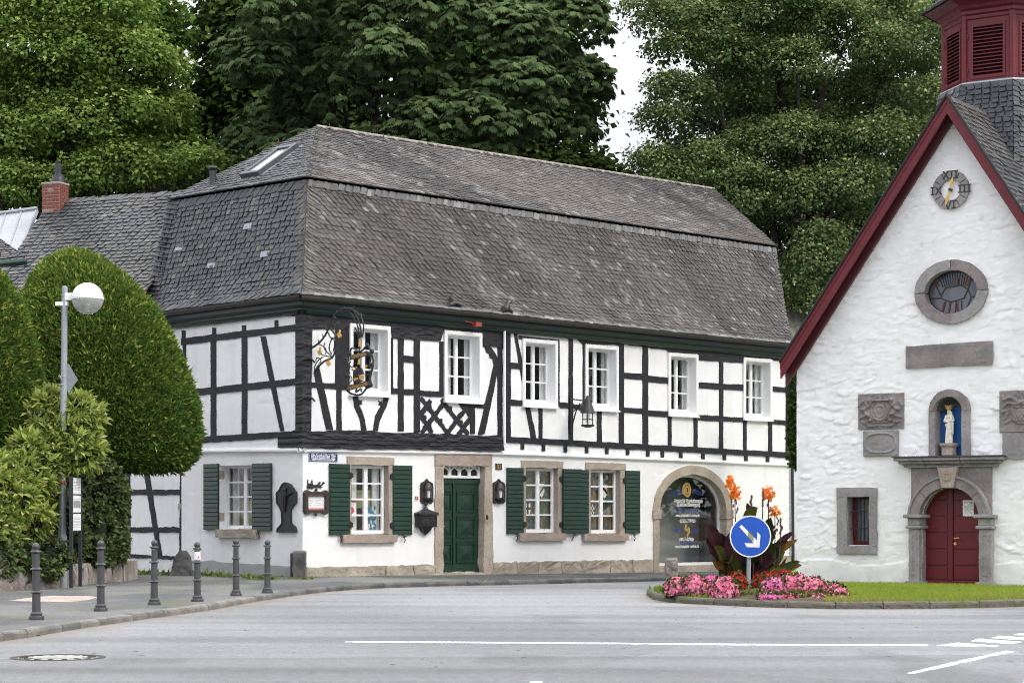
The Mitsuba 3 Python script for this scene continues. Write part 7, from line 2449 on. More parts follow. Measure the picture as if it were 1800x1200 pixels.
bl = [px_blob(x, y, r, r * .8, 72, 1.5) for x, y, r in ((440, 200, 110), (560, 140, 120), (700, 120, 130), (820, 150, 120), (940, 200, 90), (600, 280, 110), (780, 290, 100), (450, 60, 100), (700, 0, 120), (900, 60, 100), (380, 330, 80), (940, 310, 70), (1020, 330, 60))]
leafy('broad_tree', 'dark broad leaved tree seen only through gaps of the horse chestnut', bl, (at(700, 905, 72)[0], 72, -.5), 18, 3000, 24, .26, (.022, .045, .016), (.09, .14, .04), .5, .3, 'leaf_dark', None, .5)

# --- clipped yews
def yew(name, label, c, R, seed, n, flat_bottom=-.62, size=.085, lean=0.0):
    rng = np.random.default_rng(seed)
    t = thing(name, label, 'tree', None)
    c, R = np.array(c), np.array(R)
    d = rand_dir(rng, n * 2)
    d[:, 2] = np.where(d[:, 2] < flat_bottom - .12, rng.uniform(flat_bottom - .1, 1, len(d)), d[:, 2])
    d = unit(d)
    d = d[(d[:, 1] < .45)][:n]
    n = len(d)

    def shape(d):
        lump = 1 + .15 * (meshkit.fbm(d * 2.2 + seed, 3, seed) - .5) + .08 * (meshkit.fbm(d * 8 + seed, 2, seed) - .5)
        z = np.maximum(d[:, 2], flat_bottom)
        # dome: nearly full width low down, drawing in to a blunt peak that leans to one side
        h = np.clip((z - flat_bottom) / (1 - flat_bottom), 0, 1)
        rad = np.interp(h, [0, .06, .15, .30, .45, .60, .75, .88, .96, 1.0], [.80, .95, 1.0, .985, .93, .84, .69, .47, .27, .02])
        hd = unit(np.column_stack([d[:, :2], np.zeros(len(d))]) + 1e-9)
        base_r = np.linalg.norm(d[:, :2], axis=1)
        under = d[:, 2] < flat_bottom
        k = np.where(under, rad * base_r / math.sqrt(1 - flat_bottom ** 2), rad)
        q = hd * (k * lump)[:, None]
        q[:, 0] += lean * h ** 1.5
        q[:, 2] = z + .05 * (lump - 1) * 4
        return q
    q = shape(d)
    P = c + q * R * rng.uniform(.93, 1.015, (n, 1))
    N = unit(q * np.array([1, 1, .6]) / R)
    axd = unit(N * .55 + np.array([0, 0, .42]) + rng.normal(0, .38, (n, 3)))
    L = size * rng.uniform(.7, 1.7, n) * np.where(rng.uniform(0, 1, n) < .03, 1.45, 1.0)
    tipf = rng.uniform(0, 1, n)
    Vs, cs = [], []
    for k in range(3):
        s2 = unit(np.cross(axd, rand_dir(rng, n)))
        Vs.append(quads_from(P, unit(axd + s2 * .18 * (k - 1)), s2, L * (1 - .15 * k), np.minimum(L * .13, size * .15), None))
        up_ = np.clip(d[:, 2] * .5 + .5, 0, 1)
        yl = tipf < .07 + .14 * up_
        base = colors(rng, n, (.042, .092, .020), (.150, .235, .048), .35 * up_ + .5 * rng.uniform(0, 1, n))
        base[yl] = np.array([.34, .37, .075]) * rng.uniform(.7, 1.2, (yl.sum(), 1))
        cs.append(base)
    mm, cc_ = quad_mesh(np.concatenate(Vs), np.concatenate(cs))
    put('crown', mm, 'needle', t, color=cc_)
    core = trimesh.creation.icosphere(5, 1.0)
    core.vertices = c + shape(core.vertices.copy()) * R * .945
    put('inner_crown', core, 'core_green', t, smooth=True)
    put('trunk', tube([[c[0], c[1], -.2], [c[0] + .05, c[1], c[2] - R[2] * .3]], [.28, .2], 8), 'bark', t, smooth=40)
    return t


Yy = 41.5
k = Yy / F
yc = at(193, 655, Yy)
yew('yew_tree', 'large egg shaped clipped yew with yellowish tips in front of the timbered wall', at(165, 640, Yy) + [0, 1.0, 0], (172 * k, 1.8, 205 * k), 31, 95000, -.90, .10, -.30)
Yy2 = 38.0
k = Yy2 / F
yew('yew_tree', 'second clipped yew cut off by the left picture edge', at(-56, 632, Yy2) + [0, .8, 0], (116 * k, 1.2, 196 * k), 32, 45000, -.95, .10, -.15)


# --- leafy hedges and bushes: leaf blades over lumps
def bush(name, label, cat, blobs, seed, nshoot, per, leaf, wid, ca, cbb, pale=None, hang=.2, group=None, kind=None, mt='leaf', core=.8):
    rng = np.random.default_rng(seed)
    key = thing(name, label, cat, group) if kind is None else tag(numbered(name), label, cat, None, kind)
    P, N, _ = crown_points(rng, blobs, nshoot, inner=.25, low=-.9)
    keep = N[:, 1] < .5
    P, N = P[keep], N[keep]
    n = len(P)
    ax0 = unit(N * .8 + np.array([0, 0, .35]) + rng.normal(0, .3, (n, 3)))
    A = np.repeat(ax0, per, 0)
    m = len(A)
    rad = perp(rng, A)
    f = np.tile(np.linspace(.3, 1.25, per), n)
    axd = unit(A * f[:, None] + rad * .85 + np.array([0, 0, -hang]))
    cen = np.repeat(P, per, 0) + A * (np.tile(np.linspace(-.06, .05, per), n))[:, None]
    nrm = unit(A * .6 + np.array([0, 0, .6]) + rng.normal(0, .3, (m, 3)))
    sd = unit(np.cross(axd, nrm))
    L = leaf * rng.uniform(.65, 1.2, m)
    V = quads_from(cen, axd, sd, L, L * wid, nrm)
    lum = np.clip(rng.uniform(0, 1, m) * .7 + .3 * np.tile(np.linspace(0, 1, per), n) + np.repeat(rng.normal(0, .15, n), per), 0, 1)
    col = colors(rng, m, ca, cbb, lum, .12)
    if pale is not None:
        w = rng.uniform(0, 1, m) < pale[1]
        col[w] = np.array(pale[0]) * rng.uniform(.75, 1.1, (w.sum(), 1))
    mm, cc_ = quad_mesh(V, col)
    put('leaves', mm, mt, key, color=cc_)
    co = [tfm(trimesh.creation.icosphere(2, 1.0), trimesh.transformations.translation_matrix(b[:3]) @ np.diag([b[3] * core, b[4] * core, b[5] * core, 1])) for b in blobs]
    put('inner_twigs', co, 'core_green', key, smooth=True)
    return key


bl = [px_blob(x, y, rx, ry, Y, .5) for x, y, rx, ry, Y in ((110, 760, 52, 45, 38.3), (140, 735, 35, 35, 38.4), (85, 725, 32, 35, 38.4), (130, 790, 45, 40, 38.2), (92, 815, 36, 40, 38.2), (60, 810, 50, 45, 37.8), (35, 850, 50, 45, 37.4), (70, 865, 28, 40, 38.1), (10, 880, 50, 45, 36.9), (45, 910, 42, 40, 37.5), (-20, 850, 50, 50, 36.8), (-20, 930, 50, 50, 36.5))]
bush('laurel_bush', 'yellow green laurel bush spilling over the wall round the lamp post', 'bush', bl, 41, 2500, 8, .22, .17, (.095, .155, .034), (.43, .49, .13), ((.58, .58, .27), .10), .25)
bl = [px_blob(x, y, rx, ry, Y, .45) for x, y, rx, ry, Y in ((180, 870, 40, 60, 40.5), (203, 880, 18, 55, 41.5), (160, 930, 40, 45, 40.0), (199, 950, 22, 45, 41.1), (140, 880, 30, 60, 40.1), (125, 955, 32, 40, 39.5), (105, 900, 34, 45, 39.3), (80, 980, 40, 36, 37.6), (35, 988, 40, 38, 36.75), (-10, 993, 40, 38, 36.1), (165, 975, 30, 22, 40.1), (60, 1000, 42, 20, 37.2), (110, 990, 30, 20, 39.1))]
bush('ivy_hedge', 'dark green ivy covered hedge above the low stone wall beside the notice board', 'hedge', bl, 42, 3400, 6, .12, .34, (.030, .056, .022), (.155, .20, .080), ((.16, .12, .06), .05), .5)
bl = [px_blob(1397, y, 9, 30, 53.0, .25) for y in range(650, 830, 30)]
bush('climbing_ivy', 'strip of green ivy in the narrow gap between inn and chapel', 'ivy', bl, 43, 500, 6, .11, .34, (.020, .045, .012), (.11, .16, .04), None, .5)
# trees across the street, behind the camera: the windows mirror them and they shade the low sky
for i, (x, y, r) in enumerate(((-20, -34, 5.5), (10, -38, 5.5), (36, 52, 4.6), (46, 60, 5.5), (50, 46, 5.5), (58, 70, 6.0), (-34, 22, 5.0))):
    rg = np.random.default_rng(200 + i)
    blb = lumps(rg, (x, y, 6.5), (r, r, 5.5), 30, (1.4, 2.3), .8)
    leafy('street_tree', 'broad leaved tree across the street, seen only mirrored in window panes', blb, (x, y, -.3), 210 + i, 420, 16, .5, (.03, .06, .02), (.12, .18, .05), .6, .3, 'leaf', None, .4)
# hedge behind everything at ground level so that no horizon shows under the trees
bl = [[x, 76 + 2 * math.sin(x), 2.2, 2.6, 1.6, 2.8] for x in np.arange(-26, 30, 2.6)]
bush('far_hedge', 'dark hedge behind the buildings, hardly seen', 'hedge', bl, 44, 2600, 6, .3, .3, (.012, .025, .008), (.05, .07, .02), None, .3)
# weeds along the foot of the walls
def weeds(name, label, pts, seed, n=26, h=.16):
    rng = np.random.default_rng(seed)
    cen, axd = [], []
    for p in pts:
        for _ in range(n):
            cen.append(np.array(p) + [rng.normal(0, .12), rng.normal(0, .08), 0])
            axd.append([rng.normal(0, .6), rng.normal(0, .6), rng.uniform(.5, 1.0)])
    cen, axd = np.array(cen), unit(np.array(axd))
    m = len(cen)
    V = quads_from(cen, axd, perp(rng, axd), h * rng.uniform(.4, 1.2, m), h * rng.uniform(.07, .16, m))
    mm, cc_ = quad_mesh(V, colors(rng, m, (.06, .10, .02), (.20, .26, .06)))
    put(name, mm, 'leaf', color=cc_, label=label, cat='weeds', kind='stuff')


wp = [np.append(gpx(x, y, PAVE), PAVE) for x, y in ((222, 1008), (236, 1009), (250, 1010), (265, 1010), (280, 1010), (295, 1011), (345, 1010), (358, 1012), (372, 1013), (388, 1014), (402, 1015), (420, 1016), (440, 1018), (456, 1019), (463, 1018), (480, 1019))]
weeds('weeds', 'green weeds along the foot of the side wall behind the bollards', wp, 51)
weeds('weeds', 'tuft of weeds at the foot of the corner guard stone', [np.append(gpx(x, y, PAVE), PAVE) for x, y in ((518, 1018), (527, 1018), (536, 1018))], 52, 22, .12)
weeds('weeds', 'tiny weed tufts in the kerb joints in front of the door', [np.append(gpx(x, y, PAVE), float(gz(*gpx(x, y, PAVE))) + PAVE) for x, y in ((852, 1022), (855, 1024), (930, 1021), (650, 1031), (600, 1033))], 53, 10, .07)

# low stone wall under the hedge
WS = thing('low_stone_wall', 'low rough grey stone wall under the ivy hedge', 'wall')
wq = [gpx(x, y, PAVE) for x, y in ((-120, 1049), (0, 1040), (75, 1035), (130, 1030), (180, 1024), (216, 1021.5))]
wlen = LineString(wq)
rng = np.random.default_rng(61)
a = 0.0
while a < wlen.length - .05:
    L = rng.uniform(.55, .95)
    e = min(a + L, wlen.length)
    p, q = np.array(wlen.interpolate(a + .006).coords[0]), np.array(wlen.interpolate(e - .006).coords[0])
    tt = (q - p) / np.linalg.norm(q - p)
    nn = np.array([-tt[1], tt[0]])
    pts = []
    for b in (p, q):
        for off, z in ((0, -.1), (rng.uniform(-.02, .02), .2), (rng.uniform(.0, .04), .40), (.3, .40), (.3, -.1)):
            g_ = b + nn * off
            pts.append([g_[0], g_[1], PAVE + z + rng.normal(0, .015)])
    put('stone', trimesh.convex.convex_hull(np.array(pts)), 'wall_stone', WS)
    a = e
put('core', [trimesh.convex.convex_hull(np.array([[wq[-1][0] + dx, wq[-1][1] + dy, z] for dx in (-.25, .02) for dy in (.0, 1.5) for z in (0, PAVE + .38)]))], 'wall_stone', WS)
# soil mass behind the wall carrying the hedges
put('garden_bed', extrude(Polygon([tuple(p + np.array([-.1, .3])) for p in wq] + [(-8.4, 46), (-20, 46), (-20, 35)]).buffer(0), -.3, .38), 'soil', kind='structure')

# ------------------------------------------------------------------ street furniture
BOL = [(64, 1089, 954), (177, 1074, 949.5), (271, 1063, 949), (347, 1057, 952.5), (415, 1047, 947.5), (470, 1042, 949)]
blab = ['grey cast iron bollard nearest the left picture edge, largest of the row', 'second grey bollard of the row counted from the left', 'third grey bollard, in front of the timbered lower wall', 'grey bollard with a white and red sticker under its head', 'grey bollard below the left side window', 'last and smallest grey bollard, nearest the house corner']
for i, (x, yb_, yt_) in enumerate(BOL):
    p = gpx(x, yb_, PAVE)
    h = (yb_ - yt_) * p[1] / F
    t = thing('bollard', blab[i], 'bollard', 'bollards along the kerb')
    z0 = PAVE + float(gz(*p))
    P0 = [p[0], p[1], z0]
    rng = np.random.default_rng(i)
    M = rot([rng.normal(), rng.normal(), 0], rng.normal(0, .6))
    lt = lambda pr, n=20: moved(tfm(lathe([(r * 1.0, z * h) for r, z in pr], n), M), P0)
    put('base', lt([(.001, -.03), (.092, -.03), (.095, .03), (.088, .05), (.072, .055), (.075, .085), (.060, .105), (.001, .105)]), 'bollard_grey', t, smooth=30)
    put('shaft', lt([(.054, .10), (.049, .50), (.043, .86)]), 'bollard_grey', t, smooth=30)
    for z in (.36, .66):
        put('ring', lt([(.050, z - .018), (.070, z - .008), (.074, z), (.066, z + .008), (.048, z + .022)]), 'bollard_grey', t, smooth=30)
    put('collar', lt([(.043, .865), (.062, .875), (.068, .885), (.062, .90), (.036, .905), (.030, .92)]), 'bollard_grey', t, smooth=30)
    put('ball', moved(tfm(moved(trimesh.creation.icosphere(3, .048), [0, 0, h - .045]), M), P0), 'bollard_grey', t, smooth=True)
    if i == 3:
        put('sticker', lt([(.0485, .70), (.0465, .84)]), 'panel_white', t, label='white sticker')
        put('sticker', [moved(tfm(trimesh.Trimesh([(-.046 * math.cos(.0), -.02, .70 * h), (.0, -.0515, .70 * h), (.045, -.024, .70 * h), (.03, -.042, .775 * h)], [[0, 1, 3], [1, 2, 3]], process=False), M), P0)], 'ink_red', t, label='red triangle on the sticker')

# lamp post with globe
p = gpx(109.5, 1032, PAVE)
LPt = thing('street_lamp', 'grey lamp post with white globe half opaque and half clear', 'street lamp')
ztop = at(114, 503, p[1])[2]
put('post', tube([[p[0], p[1], PAVE - .1], [p[0], p[1], PAVE + .9]], .085, 16), 'galvanised', LPt, smooth=40)
put('post_collar', moved(lathe([(.085, .88), (.088, .9), (.08, .93), (.068, .96)], 16), [p[0], p[1], PAVE]), 'galvanised', LPt, smooth=40)
put('upper_post', tube([[p[0] + .0, p[1], PAVE + .9], [p[0] + .045, p[1], ztop - .03], [p[0] + .045, p[1], ztop]], [.068, .052, .03], 16), 'galvanised', LPt, smooth=40)
gc = at(154, 525, p[1])
gr = .285
put('globe', moved(lathe([(gr * math.cos(a), gr * math.sin(a)) for a in np.linspace(0.0, math.pi / 2, 14)], 32), gc), 'lamp_white', LPt, smooth=40, label='white upper half of the globe')
put('rim', moved(lathe([(gr + .001, -.02), (gr + .008, -.015), (gr + .008, .02), (gr + .001, .025)], 32), gc), 'lamp_white', LPt, smooth=40)
mat('frosted', (.55, .56, .53), .25, spec_trans=0.0, specular=.5)
scene['globe_clear'] = {'type': 'principledthin', 'base_color': rgb(.86, .87, .86), 'roughness': .25, 'spec_trans': .55, 'diff_trans': .9, 'eta': 1.45}
put('globe_glass', moved(lathe([(gr * .995 * math.cos(a), gr * .995 * math.sin(a)) for a in np.linspace(-math.pi / 2, -.02, 14)], 32), gc), 'globe_clear', LPt, label='clear lower half of the globe')
put('reflector', moved(lathe([(.001, -.02), (.27, -.03), (.27, -.01), (.001, 0)], 24), gc), 'frosted', LPt)
put('bulb', moved(lathe([(.001, -.25), (.035, -.22), (.05, -.12), (.03, -.03), (.001, -.02)], 14), gc), 'lamp_white', LPt, smooth=40)
put('arm', [box((p[0] + .04, p[1] - .05, gc[2] - .03), (gc[0] - gr + .03, p[1] + .05, gc[2] + .10)), box((p[0] - .12, p[1] - .05, gc[2] - .13), (p[0] + .10, p[1] + .07, gc[2] - .06))], 'panel_white', LPt)
st = at(110, 843, p[1] - .09)
put('sticker', [box((st[0] - .06, p[1] - .092, st[2] - .06), (st[0] + .05, p[1] - .086, st[2] + .05))], 'panel_white', LPt, label='white and red sticker on the post')
put('sticker', [box((st[0] - .06, p[1] - .095, st[2] - .06), (st[0] + .05, p[1] - .0925, st[2] - .02))], 'ink_red', LPt)
# triangular sign fixed to it, seen from the back and nearly edge on
tp = at(119, 665, p[1])
TS = thing('diamond_sign', 'diamond shaped road sign on the lamp post seen nearly edge on from behind', 'road sign')
sa = math.radians(66)
ux = np.array([math.cos(sa), math.sin(sa), 0])
tri = [np.array([0, 0, .27]), ux * .27, np.array([0, 0, -.27]), -ux * .27]
nrm = np.array([math.sin(sa), -math.cos(sa), 0])
org = np.array([p[0] + .085, p[1] + .11, tp[2]])
put('plate', trimesh.convex.convex_hull(np.vstack([[org + t_ for t_ in tri], [org + t_ + nrm * .012 for t_ in tri]])), 'sign_back', TS)
put('bracket', [tube([[p[0] + .07 * math.cos(a), p[1] + .07 * math.sin(a), org[2] + dz] for a in np.linspace(0, 6.283, 13)], .012, 5) for dz in (-.12, .03)], 'galvanised', TS)

# notice board on two posts
NBD = thing('notice_board', 'narrow notice board with three white panels on two dark posts', 'notice board')
b0, b1 = gpx(125, 1033, PAVE), gpx(141, 1030.5, PAVE)
dirb = np.append((b1 - b0) / np.linalg.norm(b1 - b0), 0)
NW = Wall(b0, math.atan2(dirb[1], dirb[0]))
Lb = np.linalg.norm(b1 - b0)
z1 = at(133, 837, b0[1])[2]
for s in (0.0, Lb):
    put('post', NW.bx(s - .028, -.1, s + .028, z1, -.03, .03), 'dark_post', NBD)
zy = [at(133, y, b0[1])[2] for y in (838, 869, 901.5, 933.5)]
for k in range(3):
    pn_ = put('panel', NW.bx(.03, zy[k + 1] + .012, Lb - .03, zy[k] - .012, -.01, .02), 'panel_white', NBD)
    put('frame', NW.ex(sbox(.028, zy[k + 1], Lb - .028, zy[k]).difference(sbox(.036, zy[k + 1] + .012, Lb - .036, zy[k] - .012)), -.012, .026), 'dark_post', pn_)
    hh = zy[k] - zy[k + 1]
    put('print', [NW.bx(.06, zy[k] - .09 - j * .028, Lb - .06 - .02 * (j % 3), zy[k] - .082 - j * .028, .02, .0225) for j in range(int((hh - .12) / .028)) if not (k == 1 and 3 < j < 9)], 'ink_grey', pn_)
    if k == 0:
        put('logo', [NW.bx(.05, zy[0] - .06, .075, zy[0] - .03, .02, .023), NW.bx(.10, zy[0] - .065, .115, zy[0] - .03, .02, .023)], 'ink_red', pn_)
    if k == 1:
        put('picture', NW.bx(.10, zy[1] - .24, Lb - .08, zy[1] - .11, .02, .023), 'ink_grey', pn_)

# guard stones
def rock(key, label, base, pts, mt, seed):
    m = trimesh.convex.convex_hull(np.array(pts))
    m = m.subdivide().subdivide().subdivide()
    m.merge_vertices()
    n = (meshkit.fbm(m.vertices * 5 + seed, 3, seed) - .5)
    m.vertices += m.vertex_normals * n[:, None] * .10
    return put(key, moved(m, base), mt, label=label, cat='guard stone', smooth=40)


g = np.append(gpx(317, 1012, PAVE), PAVE)
rock('guard_stone', 'rough dark boulder leaning at the foot of the timbered wall', g, [(-.26, .0, -.1), (.26, 0, -.1), (.26, .3, -.1), (-.26, .3, -.1), (-.16, .05, .35), (.16, .05, .38), (-.04, .08, .56), (.12, .1, .55), (.0, .25, .5), (.2, .25, .3), (-.2, .25, .2)], 'basalt', 3)
g = np.append(gpx(526, 1014, PAVE), PAVE)
rock('guard_stone', 'squared dark granite guard stone at the house corner', g, [(x, y, z) for x in (-.135, .125) for y in (0, .26) for z in (-.1, .50)] + [(x, y, .55) for x in (-.11, .09) for y in (.03, .22)], 'dark_stone', 4)
s_, z_ = LE.px(516, 990, .10)
put('cable_box', LE.place(chamfer_box((s_ - .07, .02, .02), (s_ + .07, z_ + .22, .14), .008)), 'iron_black', label='narrow black box between side wall and corner guard stone', cat='box')
g = gpx(1180.5, 1032, .05)
rock('stone_post', 'weathered stone post at the back of the flower bed', np.append(g, 0.02), [(x, y, z) for x in (-.115, .115) for y in (-.1, .12) for z in (-.1, .52)] + [(x, y, .57) for x in (-.085, .10) for y in (-.07, .1)], 'wall_stone', 5)

# round blue traffic sign
TSG = thing('traffic_sign', 'round blue keep right sign with white arrow on a steel post in the flower bed', 'traffic sign')
sp = gpx(1317, 1041, .12)
zd = at(1318.5, 942.5, sp[1] - .05)[2]
rad = 36.5 * (sp[1]) / F
put('post', tube([[sp[0] - .01, sp[1], 0], [sp[0], sp[1], zd + rad * .9]], .036, 12), 'galvanised', TSG, smooth=40)
SG = Wall([sp[0] + .012, sp[1] - .06], math.radians(3))
mv = lambda m: SG.place(moved(m, [0, zd, 0]))
put('rim', mv(extrude(Point(0, 0).buffer(rad, 32).difference(Point(0, 0).buffer(rad * .945, 32)), -.004, .012)), 'panel_white', TSG)
put('disc', mv(extrude(Point(0, 0).buffer(rad * .946, 32), -.004, .006)), 'sign_blue', TSG)
def arrow():
    a = unary_union([LineString([(-.52, .62), (.30, -.36)]).buffer(.105, cap_style='flat'), Polygon([(.42, -.62), (-.36, -.56), (-.20, -.38), (.24, -.41), (.205, .02), (.44, -.02), (.52, .20)]) if False else LineString([(-.20, -.475), (.40, -.48), (.43, .16)]).buffer(.105, cap_style='flat', join_style='mitre')])
    return affinity.scale(a, rad * .95, rad * .95, origin=(0, 0))
ar_ = Polygon([(-.57, .48), (-.45, .59), (.34, -.20), (.34, .23), (.51, .07), (.46, -.56), (-.19, -.535), (-.31, -.335), (.18, -.345)])
ar_ = affinity.scale(ar_, rad * .95, rad * .95, origin=(0, 0))
put('arrow', mv(extrude(ar_.buffer(0), .004, .009)), 'panel_white', TSG, label='white arrow pointing down to the right')
stk = affinity.scale(Polygon([(-.13, .22), (.15, .23), (.16, -.22), (-.12, -.23)]), rad, rad, origin=(0, 0))
put('sticker', mv(extrude(stk.difference(ar_), .006, .0075)), 'sticker_dark', TSG)
put('sticker', mv(extrude(stk.intersection(ar_), .009, .0105)), 'sticker_grey', TSG)
mat('sticker_dark', (.030, .085, .20), .6)
put('clamp', [mv(moved(box((-.05, -.03, -.06), (.05, .03, -.004)), [0, dz, 0])) for dz in (-.15, .15)], 'galvanised', TSG)

# ------------------------------------------------------------------ the flower bed
def bloom_clump(label, c, R, seed, n, pa, pb, cat='begonia', group='begonias of the flower bed'):
    rng = np.random.default_rng(seed)
    t = thing('begonia', label, cat, group)
    c, R = np.array(c), np.array(R)
    d = rand_dir(rng, n * 8)
    n = int(n * 2.6)
    d = d[(d[:, 2] > -.25) & (d[:, 1] < .6)][:n]
    n = len(d)
    P = c + d * R * (rng.uniform(.80, 1.04, (n, 1)) * (1 + .22 * (meshkit.fbm(d * 3 + seed, 2, seed)[:, None] - .5)))
    N = unit(d / R + np.array([0, -.35, .35]) + rng.normal(0, .30, (n, 3)))
    T1 = perp(rng, N)
    T2 = np.cross(N, T1)
    Vs, cs = [], []
    S = rng.uniform(.020, .036, n)
    base = colors(rng, n, pa, pb, None, .15)
    for k in range(5):
        a = 2 * math.pi * k / 5
        ax_ = T1 * math.cos(a) + T2 * math.sin(a) + N * .35
        sd = unit(-T1 * math.sin(a) + T2 * math.cos(a))
        Vs.append(quads_from(P, ax_, sd, S * (1.15 if k % 2 else .9), S * .48))
        cs.append(base * rng.uniform(.85, 1.1, (n, 1)))
    m, cc_ = quad_mesh(np.concatenate(Vs), np.concatenate(cs))
    put('blossoms', m, 'petal', t, color=cc_)
    k = int(n * .6)
    d = rand_dir(rng, k * 2)
    d = d[d[:, 2] > -.5][:k]
    k = len(d)
    P = c + d * R * rng.uniform(.72, .98, (k, 1))
    axd = unit(d * .6 + np.array([0, 0, .3]) + rng.normal(0, .5, (k, 3)))
    V = quads_from(P, axd, perp(rng, axd), rng.uniform(.05, .09, k), rng.uniform(.018, .03, k))
    m, cc_ = quad_mesh(V, colors(rng, k, (.025, .05, .012), (.09, .13, .03)))
    put('leaves', m, 'leaf', t, color=cc_)
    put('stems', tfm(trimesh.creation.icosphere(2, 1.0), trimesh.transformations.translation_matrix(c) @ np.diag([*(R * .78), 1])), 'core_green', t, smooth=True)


PK = ((.62, .10, .22), (.88, .38, .50))
PK2 = ((.56, .09, .28), (.84, .35, .55))
RD_ = ((.30, .016, .018), (.48, .06, .045))
kk = 33.5 / F
spec = [('pink begonias at the left end of the flower bed', 1192, 1032, 24, 21, 33.6, PK, 330), ('pink begonias second from the left, next to the stone post', 1222, 1031, 22, 22, 33.4, PK, 330), ('mauve pink begonias left of the cannas', 1250, 1031, 20, 22, 33.7, PK2, 260),
        ('pink begonias just left of the sign post', 1274, 1036, 26, 24, 32.9, PK, 420), ('pink begonias just right of the sign post', 1360, 1036, 25, 24, 32.7, PK2, 430), ('large pink begonia mound right of the sign post', 1395, 1033, 32, 27, 32.8, PK, 640),
        ('pink begonias of the right half of the bed, third mound', 1430, 1037, 30, 24, 32.6, PK, 480), ('pink begonias at the right end of the flower bed next to the lawn', 1464, 1042, 26, 19, 32.4, PK, 380),
        ('pink begonias along the kerb in front of the large mound', 1398, 1047, 30, 9, 32.25, PK, 300), ('pink begonias along the kerb right of the sign post', 1352, 1046, 20, 8, 32.3, PK2, 170), ('pink begonias along the kerb under the third mound', 1440, 1048, 26, 9, 32.1, PK, 260), ('pink begonias along the kerb at the right end of the bed', 1472, 1049, 16, 8, 32.1, PK, 150), ('red begonias left of the sign post under the cannas', 1296, 1024, 18, 22, 33.9, RD_, 45), ('red begonias right of the sign post under the cannas', 1342, 1022, 20, 20, 33.9, RD_, 55), ('red begonias behind the large pink mound', 1372, 1012, 24, 14, 34.3, RD_, 60)]
for i, (lb, x, y, rx, ry, Y, cl, n) in enumerate(spec):
    cpos = at(x, y + 6, Y)
    bloom_clump(lb, cpos, (rx * Y / F, .26, (ry + 4) * Y / F), 70 + i, n, *cl)

# low green ground cover between
weeds('ground_cover', 'low grey green ground cover in front of the sign post', [np.append(gpx(x, y, .1), .13) for x, y in ((1288, 1044), (1300, 1046), (1310, 1045), (1326, 1045), (1334, 1047), (1346, 1046), (1270, 1048), (1255, 1047), (1235, 1047), (1180, 1042), (1175, 1045), (1294, 1042), (1304, 1043), (1318, 1047), (1328, 1043), (1338, 1044), (1282, 1048), (1292, 1049), (1305, 1050), (1330, 1050), (1345, 1050), (1380, 1052), (1400, 1053), (1425, 1054), (1450, 1054), (1475, 1053))], 55, 46, .13)

# cannas
mat('canna_stem', (.07, .025, .028), .5)
leafmat('canna_leaf', .30, .35)


def canna_leaf(base, tip_dir, L, W, droop, tint, rng):
    """A broad blade with midrib fold: grid of 9 x 5."""
    n = 9
    t = np.linspace(0, 1, n)
    d = unit(np.array(tip_dir, float)[None])[0]
    mid = np.array(base) + d * (L * t)[:, None] + np.array([0, 0, -1.0]) * (droop * L * t ** 2)[:, None]
    tang = unit(np.gradient(mid, axis=0))
    side = unit(np.cross(tang, np.array([rng.normal(0, .4), -1.0, rng.normal(0.2, .5)])))
    nrm = np.cross(side, tang)
    w = W * np.sin(np.pi * np.clip(t * .93 + .07, 0, 1)) ** .75
    V = []
    for f in (-1, -.5, 0, .5, 1):
        V.append(mid + side * (w * f)[:, None] + nrm * (abs(f) * w * .35 + .02 * w * np.sin(t * 14 + f * 3))[:, None])
    V = np.stack(V, 1)
    idx = np.arange(n * 5).reshape(n, 5)
    q = np.stack([idx[:-1, :-1], idx[:-1, 1:], idx[1:, 1:], idx[1:, :-1]], -1).reshape(-1, 4)
    ce = np.array(tint) * rng.uniform(.8, 1.2)
    col = np.broadcast_to(ce, (n, 5, 3)).copy()
    col *= (1 + .25 * np.sin(t * 40)[:, None, None] * .5)
    col[:, 2] *= 1.0
    col[:, [0, 4]] *= .8
    return trimesh.Trimesh(V.reshape(-1, 3), np.vstack([q[:, [0, 1, 2]], q[:, [0, 2, 3]]]), process=False), col.reshape(-1, 3)


